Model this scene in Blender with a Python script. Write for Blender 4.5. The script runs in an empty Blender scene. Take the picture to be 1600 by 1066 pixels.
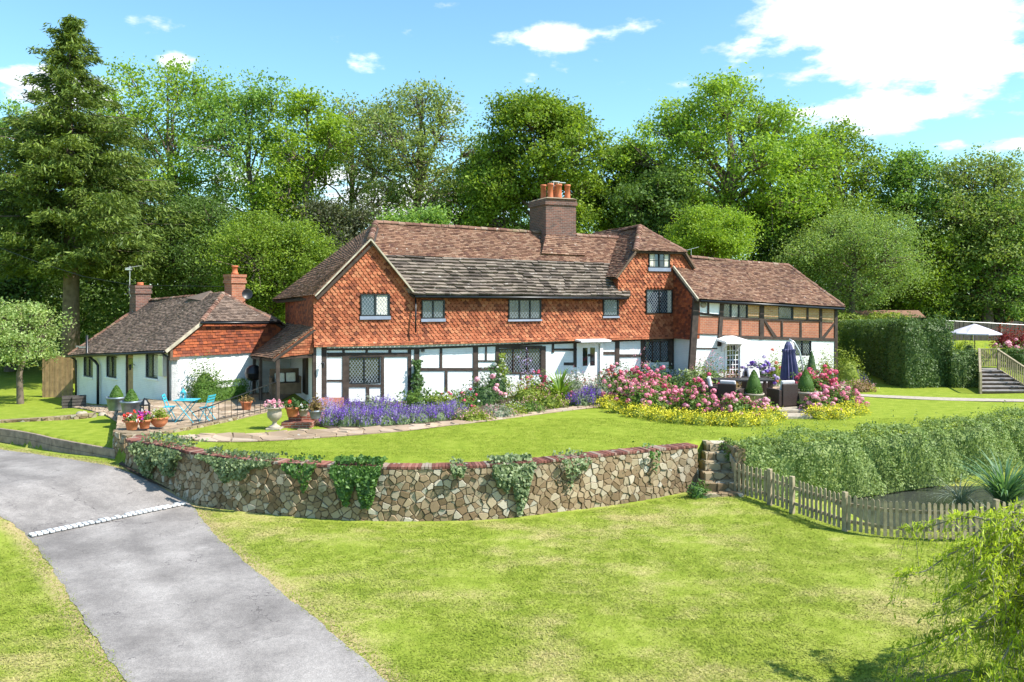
import bpy, math, random
import numpy as np
from mathutils import Vector, Matrix
R = math.radians
scn = bpy.context.scene
col = scn.collection
random.seed(7); RNG = np.random.default_rng(11)

# ------------------------------------------------------------ camera
CAM_Z = 4.1; F = 1300.0; VH = 463.0      # eye height over the terrace, focal length and horizon row on the 1600 px photograph
cam_data = bpy.data.cameras.new('camera'); cam = bpy.data.objects.new('camera', cam_data); col.objects.link(cam)
cam.location = (0, 0, CAM_Z); cam.rotation_euler = (R(90), 0, 0)
cam_data.sensor_width = 36; cam_data.lens = 36 * F / 1600
cam_data.shift_y = -(533 - VH) / 1600; cam_data.clip_end = 3000; cam_data.clip_start = .2
scn.camera = cam

# ------------------------------------------------------------ light
SUN_AZ, SUN_EL = -21, 50                 # degrees from +X towards -Y
def dirv(az, el): return Vector((math.cos(R(az))*math.cos(R(el)), math.sin(R(az))*math.cos(R(el)), math.sin(R(el))))
sd = dirv(SUN_AZ, SUN_EL)
sl = bpy.data.lights.new('sun', 'SUN'); sl.energy = 4.6; sl.angle = R(.5); sl.color = (1, .955, .88)
so = bpy.data.objects.new('sun', sl); col.objects.link(so); so.rotation_euler = sd.to_track_quat('Z', 'Y').to_euler()
scn.view_settings.view_transform = 'Standard'; scn.view_settings.look = 'None'
scn.view_settings.exposure = 0.95; scn.view_settings.gamma = 1

w = bpy.data.worlds.new('World'); scn.world = w; w.use_nodes = True
nt = w.node_tree; nt.nodes.clear()
def N(t, **k):
    n = nt.nodes.new(t)
    for a, b in k.items(): setattr(n, a, b)
    return n
def L(a, b): nt.links.new(a, b)
def wm(op, a, b=None, c=None, clamp=False):
    n = N('ShaderNodeMath', operation=op, use_clamp=clamp)
    for i, x in enumerate((a, b, c)):
        if x is None: continue
        if isinstance(x, (int, float)): n.inputs[i].default_value = x
        else: L(x, n.inputs[i])
    return n.outputs[0]
sky = N('ShaderNodeTexSky', sky_type='NISHITA'); sky.sun_disc = False
sky.sun_elevation = R(SUN_EL); sky.sun_rotation = R(90 - SUN_AZ); sky.air_density = 1.0; sky.dust_density = .5; sky.ozone_density = 2.2
tc = N('ShaderNodeTexCoord'); sep = N('ShaderNodeSeparateXYZ'); L(tc.outputs['Generated'], sep.inputs[0])
dx, dy, dz = sep.outputs
# clouds: noise on a flat layer high above (direction / height), thickened in a few parts of the sky
hz = wm('MAXIMUM', dz, .0); den = wm('ADD', hz, .22)
cx = wm('DIVIDE', dx, den); cy = wm('DIVIDE', dy, den)
cmb = N('ShaderNodeCombineXYZ'); L(cx, cmb.inputs[0]); L(cy, cmb.inputs[1])
ns = N('ShaderNodeTexNoise'); ns.inputs['Scale'].default_value = 4.2; ns.inputs['Detail'].default_value = 9; ns.inputs['Roughness'].default_value = .58
L(cmb.outputs[0], ns.inputs['Vector'])
tot = wm('MULTIPLY_ADD', ns.outputs['Fac'], 1.7, -.40)
def pdir(u, v):
    d = Vector(((u-800)/F, 1, -(v-VH)/F)); d.normalize(); return d
for (u, v, ru, rv, amp) in ((1580, 20, 170, 85, .36), (1400, 45, 110, 55, .30), (1230, 22, 110, 40, .30), (1360, 175, 88, 30, .42), (1475, 120, 50, 40, .26), (1250, 118, 60, 16, .24), (1600, 225, 60, 16, .22),
                            (905, 58, 80, 18, .27), (1010, 42, 70, 16, .22), (1085, 80, 50, 12, .22), (275, 98, 30, 12, .42), (55, 150, 60, 34, .36),
                            (830, 120, 22, 10, .26), (775, 138, 18, 10, .28), (640, 46, 34, 10, .2), (596, 14, 24, 10, .2), (700, 330, 150, 40, .3), (330, 260, 200, 60, .2), (560, 330, 80, 40, .3)):
    d = pdir(u, v); rx, rz = ru/F*d.y, rv/F*d.y
    e = wm('ADD', wm('POWER', wm('DIVIDE', wm('SUBTRACT', dx, d.x), rx), 2.0), wm('POWER', wm('DIVIDE', wm('SUBTRACT', dz, d.z), rz), 2.0))
    e = wm('MULTIPLY', wm('EXPONENT', wm('MULTIPLY', e, -.7)), amp)
    e = wm('MULTIPLY', e, wm('GREATER_THAN', dy, 0))
    tot = wm('ADD', tot, e)
# broken cloud over the rest of the sky (behind the viewer)
tot = wm('ADD', tot, wm('MULTIPLY', wm('LESS_THAN', dy, -.1), .06))
mr = N('ShaderNodeMapRange', interpolation_type='SMOOTHSTEP'); L(tot, mr.inputs[0]); mr.inputs[1].default_value = .60; mr.inputs[2].default_value = .84
ns2 = N('ShaderNodeTexNoise'); ns2.inputs['Scale'].default_value = 5; ns2.inputs['Detail'].default_value = 5; L(cmb.outputs[0], ns2.inputs['Vector'])
cr = N('ShaderNodeMapRange'); L(ns2.outputs['Fac'], cr.inputs[0]); cr.inputs[1].default_value = .3; cr.inputs[2].default_value = .62; cr.inputs[3].default_value = 5.6; cr.inputs[4].default_value = 8.5
cc = N('ShaderNodeVectorMath', operation='SCALE'); cc.inputs[0].default_value = (.93, .97, 1.0); L(cr.outputs[0], cc.inputs['Scale'])
tint = N('ShaderNodeVectorMath', operation='MULTIPLY'); L(sky.outputs[0], tint.inputs[0]); tint.inputs[1].default_value = (1.06, 1.40, 1.38)
mx = N('ShaderNodeMix', data_type='VECTOR'); L(mr.outputs[0], mx.inputs[0]); L(tint.outputs[0], mx.inputs[4]); L(cc.outputs[0], mx.inputs[5])
bg = N('ShaderNodeBackground'); bg.inputs[1].default_value = .10; L(mx.outputs[1], bg.inputs[0])
wo = N('ShaderNodeOutputWorld'); L(bg.outputs[0], wo.inputs[0])
scn.cycles.max_bounces = 6; scn.cycles.transparent_max_bounces = 6
scn.cycles.diffuse_bounces = 3

# ------------------------------------------------------------ helpers
def G(u, v, z=0.0):
    """the point at height z that the photograph shows at (u, v)"""
    Y = (CAM_Z - z) * F / (v - VH); return Vector(((u-800)/F*Y, Y, z))
def GD(u, v, Y): return Vector(((u-800)/F*Y, Y, CAM_Z - (v-VH)/F*Y))
class Frame:
    """a building's own axes: x along the front, y into the building"""
    def __init__(s, ox, oy, ang):
        s.o = Vector((ox, oy, 0)); s.a = R(ang); s.ex = Vector((math.cos(s.a), math.sin(s.a), 0)); s.ey = Vector((-math.sin(s.a), math.cos(s.a), 0))
    def py(s, u, v, y=0.0):          # on the plane local y = const
        k = (u-800)/F; p = s.o + s.ey*y
        t = (k*p.y - p.x) / (s.ex.x - k*s.ex.y); q = p + s.ex*t
        return Vector((t, y, CAM_Z - (v-VH)/F*q.y))
    def px(s, u, v, x=0.0):
        k = (u-800)/F; p = s.o + s.ex*x
        t = (k*p.y - p.x) / (s.ey.x - k*s.ey.y); q = p + s.ey*t
        return Vector((x, t, CAM_Z - (v-VH)/F*q.y))
    def world(s, p): return s.o + s.ex*p[0] + s.ey*p[1] + Vector((0, 0, p[2]))
    def local(s, p):
        d = Vector(p) - s.o; return Vector((d.dot(s.ex), d.dot(s.ey), p[2]))

def tag(o, label=None, cat=None, group=None, kind=None):
    for k, v in (('label', label), ('category', cat), ('group', group), ('kind', kind)):
        if v: o[k] = v
    return o
def empty(name, label, cat, loc=(0, 0, 0), rz=0.0, group=None):
    o = bpy.data.objects.new(name, None); col.objects.link(o); o.location = loc; o.rotation_euler = (0, 0, rz)
    o.empty_display_size = .2; return tag(o, label, cat, group)
def np_mesh(name, V, Fq, mat, parent=None, smooth=False, attr=None):
    """V (n,3) array, Fq (m,k) array of equal-sided faces"""
    me = bpy.data.meshes.new(name); V = np.asarray(V, np.float32); Fq = np.asarray(Fq, np.int32); m, k = Fq.shape
    me.vertices.add(len(V)); me.vertices.foreach_set('co', V.ravel())
    me.loops.add(m*k); me.loops.foreach_set('vertex_index', Fq.ravel())
    me.polygons.add(m); me.polygons.foreach_set('loop_start', np.arange(0, m*k, k, dtype=np.int32))
    if attr is not None:
        a = me.attributes.new('shade', 'FLOAT', 'POINT'); a.data.foreach_set('value', np.asarray(attr, np.float32))
    me.update(calc_edges=True)
    if smooth: me.polygons.foreach_set('use_smooth', [True]*m)
    if mat: me.materials.append(mat)
    o = bpy.data.objects.new(name, me); col.objects.link(o)
    if parent: o.parent = parent
    return o
class MB:
    def __init__(s): s.v = []; s.f = []
    def add(s, vs, fs):
        n = len(s.v); s.v += [tuple(p) for p in vs]; s.f += [tuple(i+n for i in q) for q in fs]; return s
    def box(s, x0, x1, y0, y1, z0, z1, M=None):
        vs = [(x, y, z) for z in (z0, z1) for x, y in ((x0, y0), (x1, y0), (x1, y1), (x0, y1))]
        if M is not None: vs = [M @ Vector(p) for p in vs]
        return s.add(vs, [(3, 2, 1, 0), (4, 5, 6, 7), (0, 1, 5, 4), (1, 2, 6, 5), (2, 3, 7, 6), (3, 0, 4, 7)])
    def cbox(s, c, sx, sy, sz, rz=0, rx=0, ry=0):
        M = Matrix.Translation(c) @ Matrix.Rotation(rz, 4, 'Z') @ Matrix.Rotation(ry, 4, 'Y') @ Matrix.Rotation(rx, 4, 'X')
        return s.box(-sx/2, sx/2, -sy/2, sy/2, -sz/2, sz/2, M)
    def prism(s, pts, off):
        """polygon pts (3D) swept by off"""
        off = Vector(off); n = len(pts); a = [Vector(p) for p in pts]; b = [p+off for p in a]
        nrm = Vector((0, 0, 0))
        for i in range(n): nrm += a[i].cross(a[(i+1) % n])
        fl = nrm.dot(off) > 0
        f = [tuple(range(n))[::-1], tuple(range(n, 2*n))] + [(i, (i+1) % n, n+(i+1) % n, n+i) for i in range(n)]
        if not fl: f = [q[::-1] for q in f]
        return s.add(a+b, f)
    def bar(s, a, b, w, h, up=(0, 0, 1)):
        a, b = Vector(a), Vector(b); d = (b-a).normalized(); up = Vector(up)
        if abs(d.dot(up)) > .98: up = Vector((0, 1, 0))
        r = d.cross(up).normalized(); u = r.cross(d)
        vs = [p + r*x*w/2 + u*y*h/2 for p in (a, b) for x, y in ((-1, -1), (1, -1), (1, 1), (-1, 1))]
        return s.add(vs, [(0, 1, 2, 3), (7, 6, 5, 4), (0, 4, 5, 1), (1, 5, 6, 2), (2, 6, 7, 3), (3, 7, 4, 0)])
    def tube(s, pts, rs, n=8, cap=True):
        pts = [Vector(p) for p in pts]
        if isinstance(rs, (int, float)): rs = [rs]*len(pts)
        base = len(s.v); ref = None
        for i, p in enumerate(pts):
            d = (pts[min(i+1, len(pts)-1)] - pts[max(i-1, 0)]).normalized()
            if ref is None: ref = Vector((1, 0, 0)) if abs(d.x) < .8 else Vector((0, 1, 0))
            r = (ref - d*ref.dot(d)).normalized(); ref = r; u = d.cross(r)
            for k in range(n):
                t = 2*math.pi*k/n; s.v.append(tuple(p + (r*math.cos(t) + u*math.sin(t))*rs[i]))
        for i in range(len(pts)-1):
            for k in range(n):
                a = base+i*n+k; b = base+i*n+(k+1) % n; s.f.append((a, b, b+n, a+n))
        if cap:
            s.f.append(tuple(base+k for k in range(n))[::-1]); s.f.append(tuple(base+(len(pts)-1)*n+k for k in range(n)))
        return s
    def lathe(s, prof, c=(0, 0, 0), n=20):
        """prof: list of (radius, z)"""
        base = len(s.v); c = Vector(c)
        for r, z in prof:
            for k in range(n):
                t = 2*math.pi*k/n; s.v.append((c.x+r*math.cos(t), c.y+r*math.sin(t), c.z+z))
        for i in range(len(prof)-1):
            for k in range(n):
                a = base+i*n+k; b = base+i*n+(k+1) % n; s.f.append((a, b, b+n, a+n))
        s.f.append(tuple(base+k for k in range(n))[::-1]); s.f.append(tuple(base+(len(prof)-1)*n+k for k in range(n)))
        return s
    def build(s, name, mat, parent=None, smooth=False, bevel=0):
        me = bpy.data.meshes.new(name); me.from_pydata(s.v, [], s.f); me.validate(); me.update()
        if smooth: me.polygons.foreach_set('use_smooth', [True]*len(me.polygons))
        if mat: me.materials.append(mat)
        o = bpy.data.objects.new(name, me); col.objects.link(o)
        if parent: o.parent = parent
        if bevel:
            b = o.modifiers.new('bevel', 'BEVEL'); b.width = bevel; b.segments = 2; b.limit_method = 'ANGLE'
        return o
def copy_tree(o, parent=None):
    c = o.copy(); col.objects.link(c); c.parent = parent
    for ch in list(o.children): copy_tree(ch, c)
    return c
def ss(a, b, x):
    t = np.clip((np.asarray(x, float)-a)/(b-a), 0, 1); return t*t*(3-2*t)

# ------------------------------------------------------------ materials
def new_mat(name):
    m = bpy.data.materials.new(name); m.use_nodes = True; t = m.node_tree; b = t.nodes['Principled BSDF']
    return m, t, b
def nd(t, typ, **k):
    n = t.nodes.new(typ)
    for a, b in k.items():
        if a.startswith('i_'): n.inputs[a[2:].replace('_', ' ')].default_value = b
        else: setattr(n, a, b)
    return n
def ramp(t, fac, stops, interp='LINEAR'):
    r = t.nodes.new('ShaderNodeValToRGB'); e = r.color_ramp.elements; r.color_ramp.interpolation = interp
    while len(e) > 1: e.remove(e[0])
    e[0].position = stops[0][0]; e[0].color = (*stops[0][1], 1)
    for p, c in stops[1:]:
        x = e.new(p); x.color = (*c, 1)
    t.links.new(fac, r.inputs[0]); return r.outputs[0]
def mixc(t, fac, a, b, mode='MIX'):
    m = t.nodes.new('ShaderNodeMix'); m.data_type = 'RGBA'; m.blend_type = mode
    for i, x in ((0, fac), (6, a), (7, b)):
        if isinstance(x, (int, float)): m.inputs[i].default_value = x
        elif isinstance(x, tuple): m.inputs[i].default_value = (*x, 1)
        else: t.links.new(x, m.inputs[i])
    return m.outputs[2]
def noise(t, scale, detail=4, rough=.55, coord='Object', vec=None, stretch=None):
    if vec is None:
        tcn = t.nodes.new('ShaderNodeTexCoord'); vec = tcn.outputs[coord]
    if stretch:
        mp = t.nodes.new('ShaderNodeMapping'); mp.inputs['Scale'].default_value = stretch; t.links.new(vec, mp.inputs[0]); vec = mp.outputs[0]
    n = nd(t, 'ShaderNodeTexNoise', i_Scale=scale, i_Detail=detail, i_Roughness=rough); t.links.new(vec, n.inputs['Vector']); return n.outputs['Fac']
def bump(t, b, fac, strength=.4, dist=.02):
    n = nd(t, 'ShaderNodeBump', i_Strength=strength, i_Distance=dist); t.links.new(fac, n.inputs['Height']); t.links.new(n.outputs[0], b.inputs['Normal'])
def thr(t, fac, a, b_):
    m = nd(t, 'ShaderNodeMapRange', interpolation_type='SMOOTHSTEP'); t.links.new(fac, m.inputs[0]); m.inputs[1].default_value = a; m.inputs[2].default_value = b_; return m.outputs[0]
def island(t): return t.nodes.new('ShaderNodeNewGeometry').outputs['Random Per Island']

def plain(name, c, rough=.7, var=.25, scale=6, bmp=.15, metal=0, spec=.4):
    m, t, b = new_mat(name); f = noise(t, scale)
    d = tuple(x*(1-var) for x in c); e = tuple(min(1, x*(1+var)) for x in c)
    t.links.new(ramp(t, f, [(.3, d), (.7, e)]), b.inputs['Base Color']); b.inputs['Roughness'].default_value = rough; b.inputs['Metallic'].default_value = metal
    b.inputs['Specular IOR Level'].default_value = spec
    if bmp: bump(t, b, noise(t, scale*6), bmp, .01)
    return m
def tile_mat(name, stops, spots=(.42, .40, .36), amount=.5, moss=None, spotscale=9, rough=.85):
    m, t, b = new_mat(name); i = island(t); c = ramp(t, i, stops)
    c = mixc(t, .5, c, ramp(t, noise(t, 1.2, 5), [(.3, (.55, .55, .55)), (.7, (1.35, 1.3, 1.25))]), 'MULTIPLY')
    if moss: c = mixc(t, thr(t, noise(t, .9, 6, .65), moss[1], moss[1]+.12), c, moss[0])
    c = mixc(t, thr(t, noise(t, spotscale, 3, .6), 1-amount*.8, 1-amount*.8+.06), c, spots)
    t.links.new(c, b.inputs['Base Color']); b.inputs['Roughness'].default_value = rough; b.inputs['Specular IOR Level'].default_value = .3
    bump(t, b, noise(t, 30, 4), .5, .012); return m
def leaf_mat(name, dark, light, trans=.35, scale=.5, spec=.3, sat=None):
    m, t, b = new_mat(name); i = island(t)
    c = ramp(t, i, [(0, dark), (1, light)])
    c = mixc(t, .7, c, ramp(t, noise(t, scale, 3), [(.3, (.72, .76, .7)), (.7, (1.25, 1.2, 1.1))]), 'MULTIPLY')
    t.links.new(c, b.inputs['Base Color']); b.inputs['Roughness'].default_value = .55; b.inputs['Specular IOR Level'].default_value = spec
    tr = t.nodes.new('ShaderNodeBsdfTranslucent'); c2 = mixc(t, 1.0, c, (1.25, 1.25, .6), 'MULTIPLY'); t.links.new(c2, tr.inputs[0])
    ms = t.nodes.new('ShaderNodeMixShader'); ms.inputs[0].default_value = trans
    t.links.new(b.outputs[0], ms.inputs[1]); t.links.new(tr.outputs[0], ms.inputs[2]); t.links.new(ms.outputs[0], t.nodes['Material Output'].inputs[0])
    return m
def flower_mat(name, a, b_, trans=.3):
    m, t, b = new_mat(name); c = ramp(t, island(t), [(0, a), (1, b_)]); t.links.new(c, b.inputs['Base Color']); b.inputs['Roughness'].default_value = .6
    tr = t.nodes.new('ShaderNodeBsdfTranslucent'); t.links.new(c, tr.inputs[0]); ms = t.nodes.new('ShaderNodeMixShader'); ms.inputs[0].default_value = trans
    t.links.new(b.outputs[0], ms.inputs[1]); t.links.new(tr.outputs[0], ms.inputs[2]); t.links.new(ms.outputs[0], t.nodes['Material Output'].inputs[0]); return m
def brick_mat(name, c1, c2, mortar, painted=False, bw=.225, bh=.075, strength=.5):
    m, t, b = new_mat(name)
    tcn = t.nodes.new('ShaderNodeTexCoord'); mp = t.nodes.new('ShaderNodeMapping'); t.links.new(tcn.outputs['Object'], mp.inputs[0])
    # object x,z -> brick x,y ; on faces seen end-on use y instead of x
    sp = t.nodes.new('ShaderNodeSeparateXYZ'); t.links.new(mp.outputs[0], sp.inputs[0])
    ad = t.nodes.new('ShaderNodeMath'); ad.operation = 'ADD'; t.links.new(sp.outputs[0], ad.inputs[0]); t.links.new(sp.outputs[1], ad.inputs[1])
    cb = t.nodes.new('ShaderNodeCombineXYZ'); t.links.new(ad.outputs[0], cb.inputs[0]); t.links.new(sp.outputs[2], cb.inputs[1])
    br = nd(t, 'ShaderNodeTexBrick', i_Scale=1.0, i_Mortar_Size=.008, i_Mortar_Smooth=.3, i_Bias=0.0, i_Brick_Width=bw, i_Row_Height=bh)
    br.inputs['Color1'].default_value = (*c1, 1); br.inputs['Color2'].default_value = (*c2, 1); br.inputs['Mortar'].default_value = (*mortar, 1)
    t.links.new(cb.outputs[0], br.inputs['Vector']); c = br.outputs['Color']
    c = mixc(t, .55, c, ramp(t, noise(t, 2.2, 6, .65), [(.3, (.62, .6, .58)), (.7, (1.3, 1.28, 1.25))]), 'MULTIPLY') if not painted else \
        mixc(t, .5, c, ramp(t, noise(t, 1.3, 6, .65), [(.22, (.62, .61, .58)), (.45, (.94, .94, .93)), (.6, (1.04, 1.04, 1.04))]), 'MULTIPLY')
    t.links.new(c, b.inputs['Base Color']); b.inputs['Roughness'].default_value = .8
    mm = t.nodes.new('ShaderNodeMath'); mm.operation = 'SUBTRACT'; mm.inputs[0].default_value = 1; t.links.new(br.outputs['Fac'], mm.inputs[1])
    m2 = t.nodes.new('ShaderNodeMath'); m2.operation = 'MULTIPLY_ADD'; t.links.new(noise(t, 18, 4), m2.inputs[0]); m2.inputs[1].default_value = .5; t.links.new(mm.outputs[0], m2.inputs[2])
    bump(t, b, m2.outputs[0], strength, .014); return m

MT = {}
MT['hung_tile'] = tile_mat('red hanging tile', [(0, (.14, .042, .022)), (.3, (.29, .082, .036)), (.7, (.38, .125, .058)), (1, (.42, .165, .08))], (.46, .34, .27), .36, spotscale=5)
MT['hung_dark'] = tile_mat('dull red hanging tile with eave shade', [(0, (.10, .032, .02)), (.35, (.22, .055, .024)), (.7, (.35, .095, .036)), (1, (.15, .045, .03))], (.45, .36, .30), .25, spotscale=5)  # mid reds lowered: eave shade on the cottage gable is put into the colour
MT['roof_red'] = tile_mat('red brown roof tile', [(0, (.10, .048, .036)), (.3, (.168, .086, .056)), (.7, (.24, .135, .088)), (1, (.275, .175, .122))], (.47, .40, .34), .42, spotscale=7)
MT['roof_brown'] = tile_mat('mossy brown roof tile', [(0, (.10, .055, .036)), (.5, (.18, .105, .068)), (1, (.25, .14, .09))], (.40, .35, .28), .44, moss=((.10, .085, .022), .58), spotscale=7)
MT['roof_purple'] = tile_mat('grey plum roof tile', [(0, (.10, .070, .056)), (.5, (.17, .122, .096)), (1, (.24, .175, .138))], (.44, .41, .38), .42, moss=((.10, .09, .03), .64), spotscale=7)
MT['slate'] = tile_mat('stone roofing slab', [(0, (.07, .055, .046)), (.5, (.15, .12, .098)), (1, (.23, .19, .155))], (.42, .39, .35), .46, moss=((.11, .085, .05), .62), spotscale=6)
MT['ridge'] = tile_mat('ridge tile', [(0, (.13, .06, .042)), (.5, (.22, .12, .085)), (1, (.28, .2, .15))], (.42, .40, .34), .45, moss=((.13, .11, .05), .56), spotscale=6)
MT['white_wall'] = brick_mat('white painted brick', (.80, .80, .79), (.76, .77, .77), (.70, .71, .71), True, strength=.35)
MT['brick_red'] = brick_mat('old red brick', (.40, .135, .065), (.30, .095, .05), (.36, .27, .19))
MT['brick_ochre'] = brick_mat('ochre brick', (.52, .31, .12), (.40, .20, .09), (.52, .45, .33))
MT['brick_dark'] = brick_mat('sooty dark brick', (.085, .04, .032), (.19, .075, .05), (.22, .185, .16))
MT['brick_step'] = brick_mat('red step brick', (.30, .09, .05), (.22, .07, .045), (.36, .30, .25))
MT['timber'] = plain('dark weathered oak', (.050, .035, .027), .8, .45, 5, .4)
MT['timber_mid'] = plain('brown oak', (.13, .085, .055), .8, .35, 5, .4)
MT['verge'] = plain('pale verge mortar', (.42, .37, .28), .85, .3, 4, .3)
MT['black'] = plain('black painted iron', (.012, .012, .014), .35, .2, 5, .0, spec=.5)
MT['frame'] = plain('black window frame', (.014, .015, .017), .4, .2, 5, 0)
MT['white'] = plain('white paint', (.80, .80, .80), .45, .06, 3, 0)
MT['lead_sheet'] = plain('lead apron', (.17, .20, .26), .55, .15, 3, .1)
MT['leading'] = plain('lead cames', (.22, .25, .28), .4, .2, 5, 0)
MT['curtain'] = plain('cream curtain', (.62, .58, .50), .9, .15, 8, .2)
MT['terracotta'] = plain('terracotta', (.50, .17, .075), .75, .22, 9, .2)
MT['pot_orange'] = plain('orange clay chimney pot', (.52, .155, .065), .75, .25, 5, .3)
MT['stone_pot'] = plain('aged stone', (.36, .31, .24), .85, .2, 8, .4)
MT['zinc'] = plain('zinc', (.22, .26, .30), .45, .25, 6, .1, metal=.5)
MT['turquoise'] = plain('turquoise paint', (.045, .40, .52), .4, .12, 5, 0)
MT['oak_light'] = plain('light oak', (.40, .25, .13), .6, .25, 5, .2)
MT['wicker'] = plain('dark brown wicker', (.035, .022, .018), .6, .4, 60, .6)
MT['cushion'] = plain('pale grey cushion', (.55, .53, .55), .9, .1, 8, .2)
MT['canvas_blue'] = plain('slate blue canvas', (.085, .085, .175), .85, .18, 4, .2)
MT['canvas_pale'] = plain('pale lilac canvas', (.52, .50, .60), .85, .08, 3, .1)
MT['alu'] = plain('pale grey metal', (.62, .62, .60), .35, .1, 5, 0, metal=.6)
MT['picket'] = plain('weathered pine', (.30, .245, .155), .85, .35, 7, .4)
MT['deck'] = plain('grey weathered boards', (.23, .21, .20), .85, .3, 6, .4)
MT['sleeper'] = plain('old grey timber board', (.25, .19, .15), .9, .35, 4, .5)
MT['flag'] = tile_mat('flagstone', [(0, (.26, .19, .125)), (.5, (.36, .27, .19)), (1, (.42, .34, .26))], (.33, .31, .27), .45, spotscale=3)
MT['stone'] = tile_mat('tan rubble stone', [(0, (.17, .115, .062)), (.35, (.25, .18, .105)), (.65, (.33, .26, .165)), (.85, (.37, .31, .215)), (1, (.45, .41, .33))], (.12, .095, .055), .46, moss=((.08, .08, .028), .60), spotscale=7)
MT['mortar'] = plain('lime mortar', (.24, .18, .115), .95, .35, 5, .5)
MT['coping'] = tile_mat('brick coping', [(0, (.10, .04, .032)), (.5, (.20, .075, .055)), (.8, (.26, .12, .09)), (1, (.30, .25, .20))], (.30, .28, .22), .48, spotscale=4)
MT['bark'] = plain('grey brown bark', (.15, .115, .085), .95, .35, 3, .8)
MT['bark_pale'] = plain('pale green grey bark', (.22, .20, .15), .95, .3, 3, .8)
MT['soil'] = plain('garden soil', (.075, .05, .033), .95, .35, 3, .8)
MT['panel_fence'] = plain('dark fence board', (.085, .072, .065), .9, .3, 4, .3)
MT['gate_wood'] = plain('golden fence board', (.34, .22, .11), .8, .3, 4, .3)
MT['water'] = None
m, t, b = new_mat('pond water'); b.inputs['Base Color'].default_value = (.045, .047, .042, 1); b.inputs['Roughness'].default_value = .18; bump(t, b, noise(t, 6), .15, .02); MT['water'] = m
def glass_mat(name, c, rough=.06, spec=.9):
    m, t, b = new_mat(name); b.inputs['Base Color'].default_value = (*c, 1); b.inputs['Roughness'].default_value = rough
    b.inputs['Specular IOR Level'].default_value = spec; b.inputs['IOR'].default_value = 1.9
    bump(t, b, noise(t, 1.2, 2), .25, .02); return m
MT['glass'] = glass_mat('old window glass', (.02, .03, .045), spec=.42)
MT['glass_dark'] = glass_mat('dark window glass', (.012, .015, .018), spec=.5)
# ------------------------------------------------------------ ground heights
WALL = [(201, 687), (250, 695), (300, 706), (350, 713), (400, 718), (450, 721.5), (500, 724), (550, 726), (600, 727.3), (650, 727.6), (700, 727), (750, 725.5), (800, 723), (850, 719), (900, 714), (950, 709), (1000, 704), (1045, 699.5), (1089, 695)]
WP = [G(u, v, .06) for u, v in WALL]
BND = [(-60, 41), (-30, 34), (-17.4, 28.6), (-14.5, 26.6), (-11.7, 24.8)] + [(p.x, p.y+.25) for p in WP] + [(5.2, 23.3), (6.1, 23.3), (6.5, 22.7), (9.5, 24.0), (14, 26.2), (18, 28.2), (24, 31), (40, 38), (60, 46)]
bx = np.array([p[0] for p in BND]); by = np.array([p[1] for p in BND])
def low(x, y):
    q = -.8*x + .6*(y-20)
    z = -1.25 + .58*ss(7.0, 11, q) - .2*ss(11, 18, q) - .12*ss(18, 9, y)
    z = z + .2*np.exp(-((x-5.7)**2+(y-21.6)**2)/2.2)
    z = z - .42*np.exp(-(((x-13.2)/4.9)**6+((y-22.0)/2.6)**6))
    return z
def high(x, y):
    z = 0*x
    z = z - .42*ss(-11.9, -12.3, x) - .40*ss(30, 38, y)*ss(-14, -20, x)
    z = z + .42*ss(-11.9, -12.3, x)*ss(29.3, 33, y)*ss(-16.5, -13.5, x)*.8
    z = z + .82*ss(37.6, 38.6, y)*ss(18.7, 19.6, x)
    z = z + 2.0*ss(52, 75, y) + .08*np.sin(x*.35)*ss(24, 30, y)*0
    return z
def height(x, y):
    x = np.asarray(x, float); y = np.asarray(y, float); yb = np.interp(x, bx, by)
    return np.where(y > yb, high(x, y), low(x, y))
def hz_(x, y): return float(height(x, y))

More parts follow.
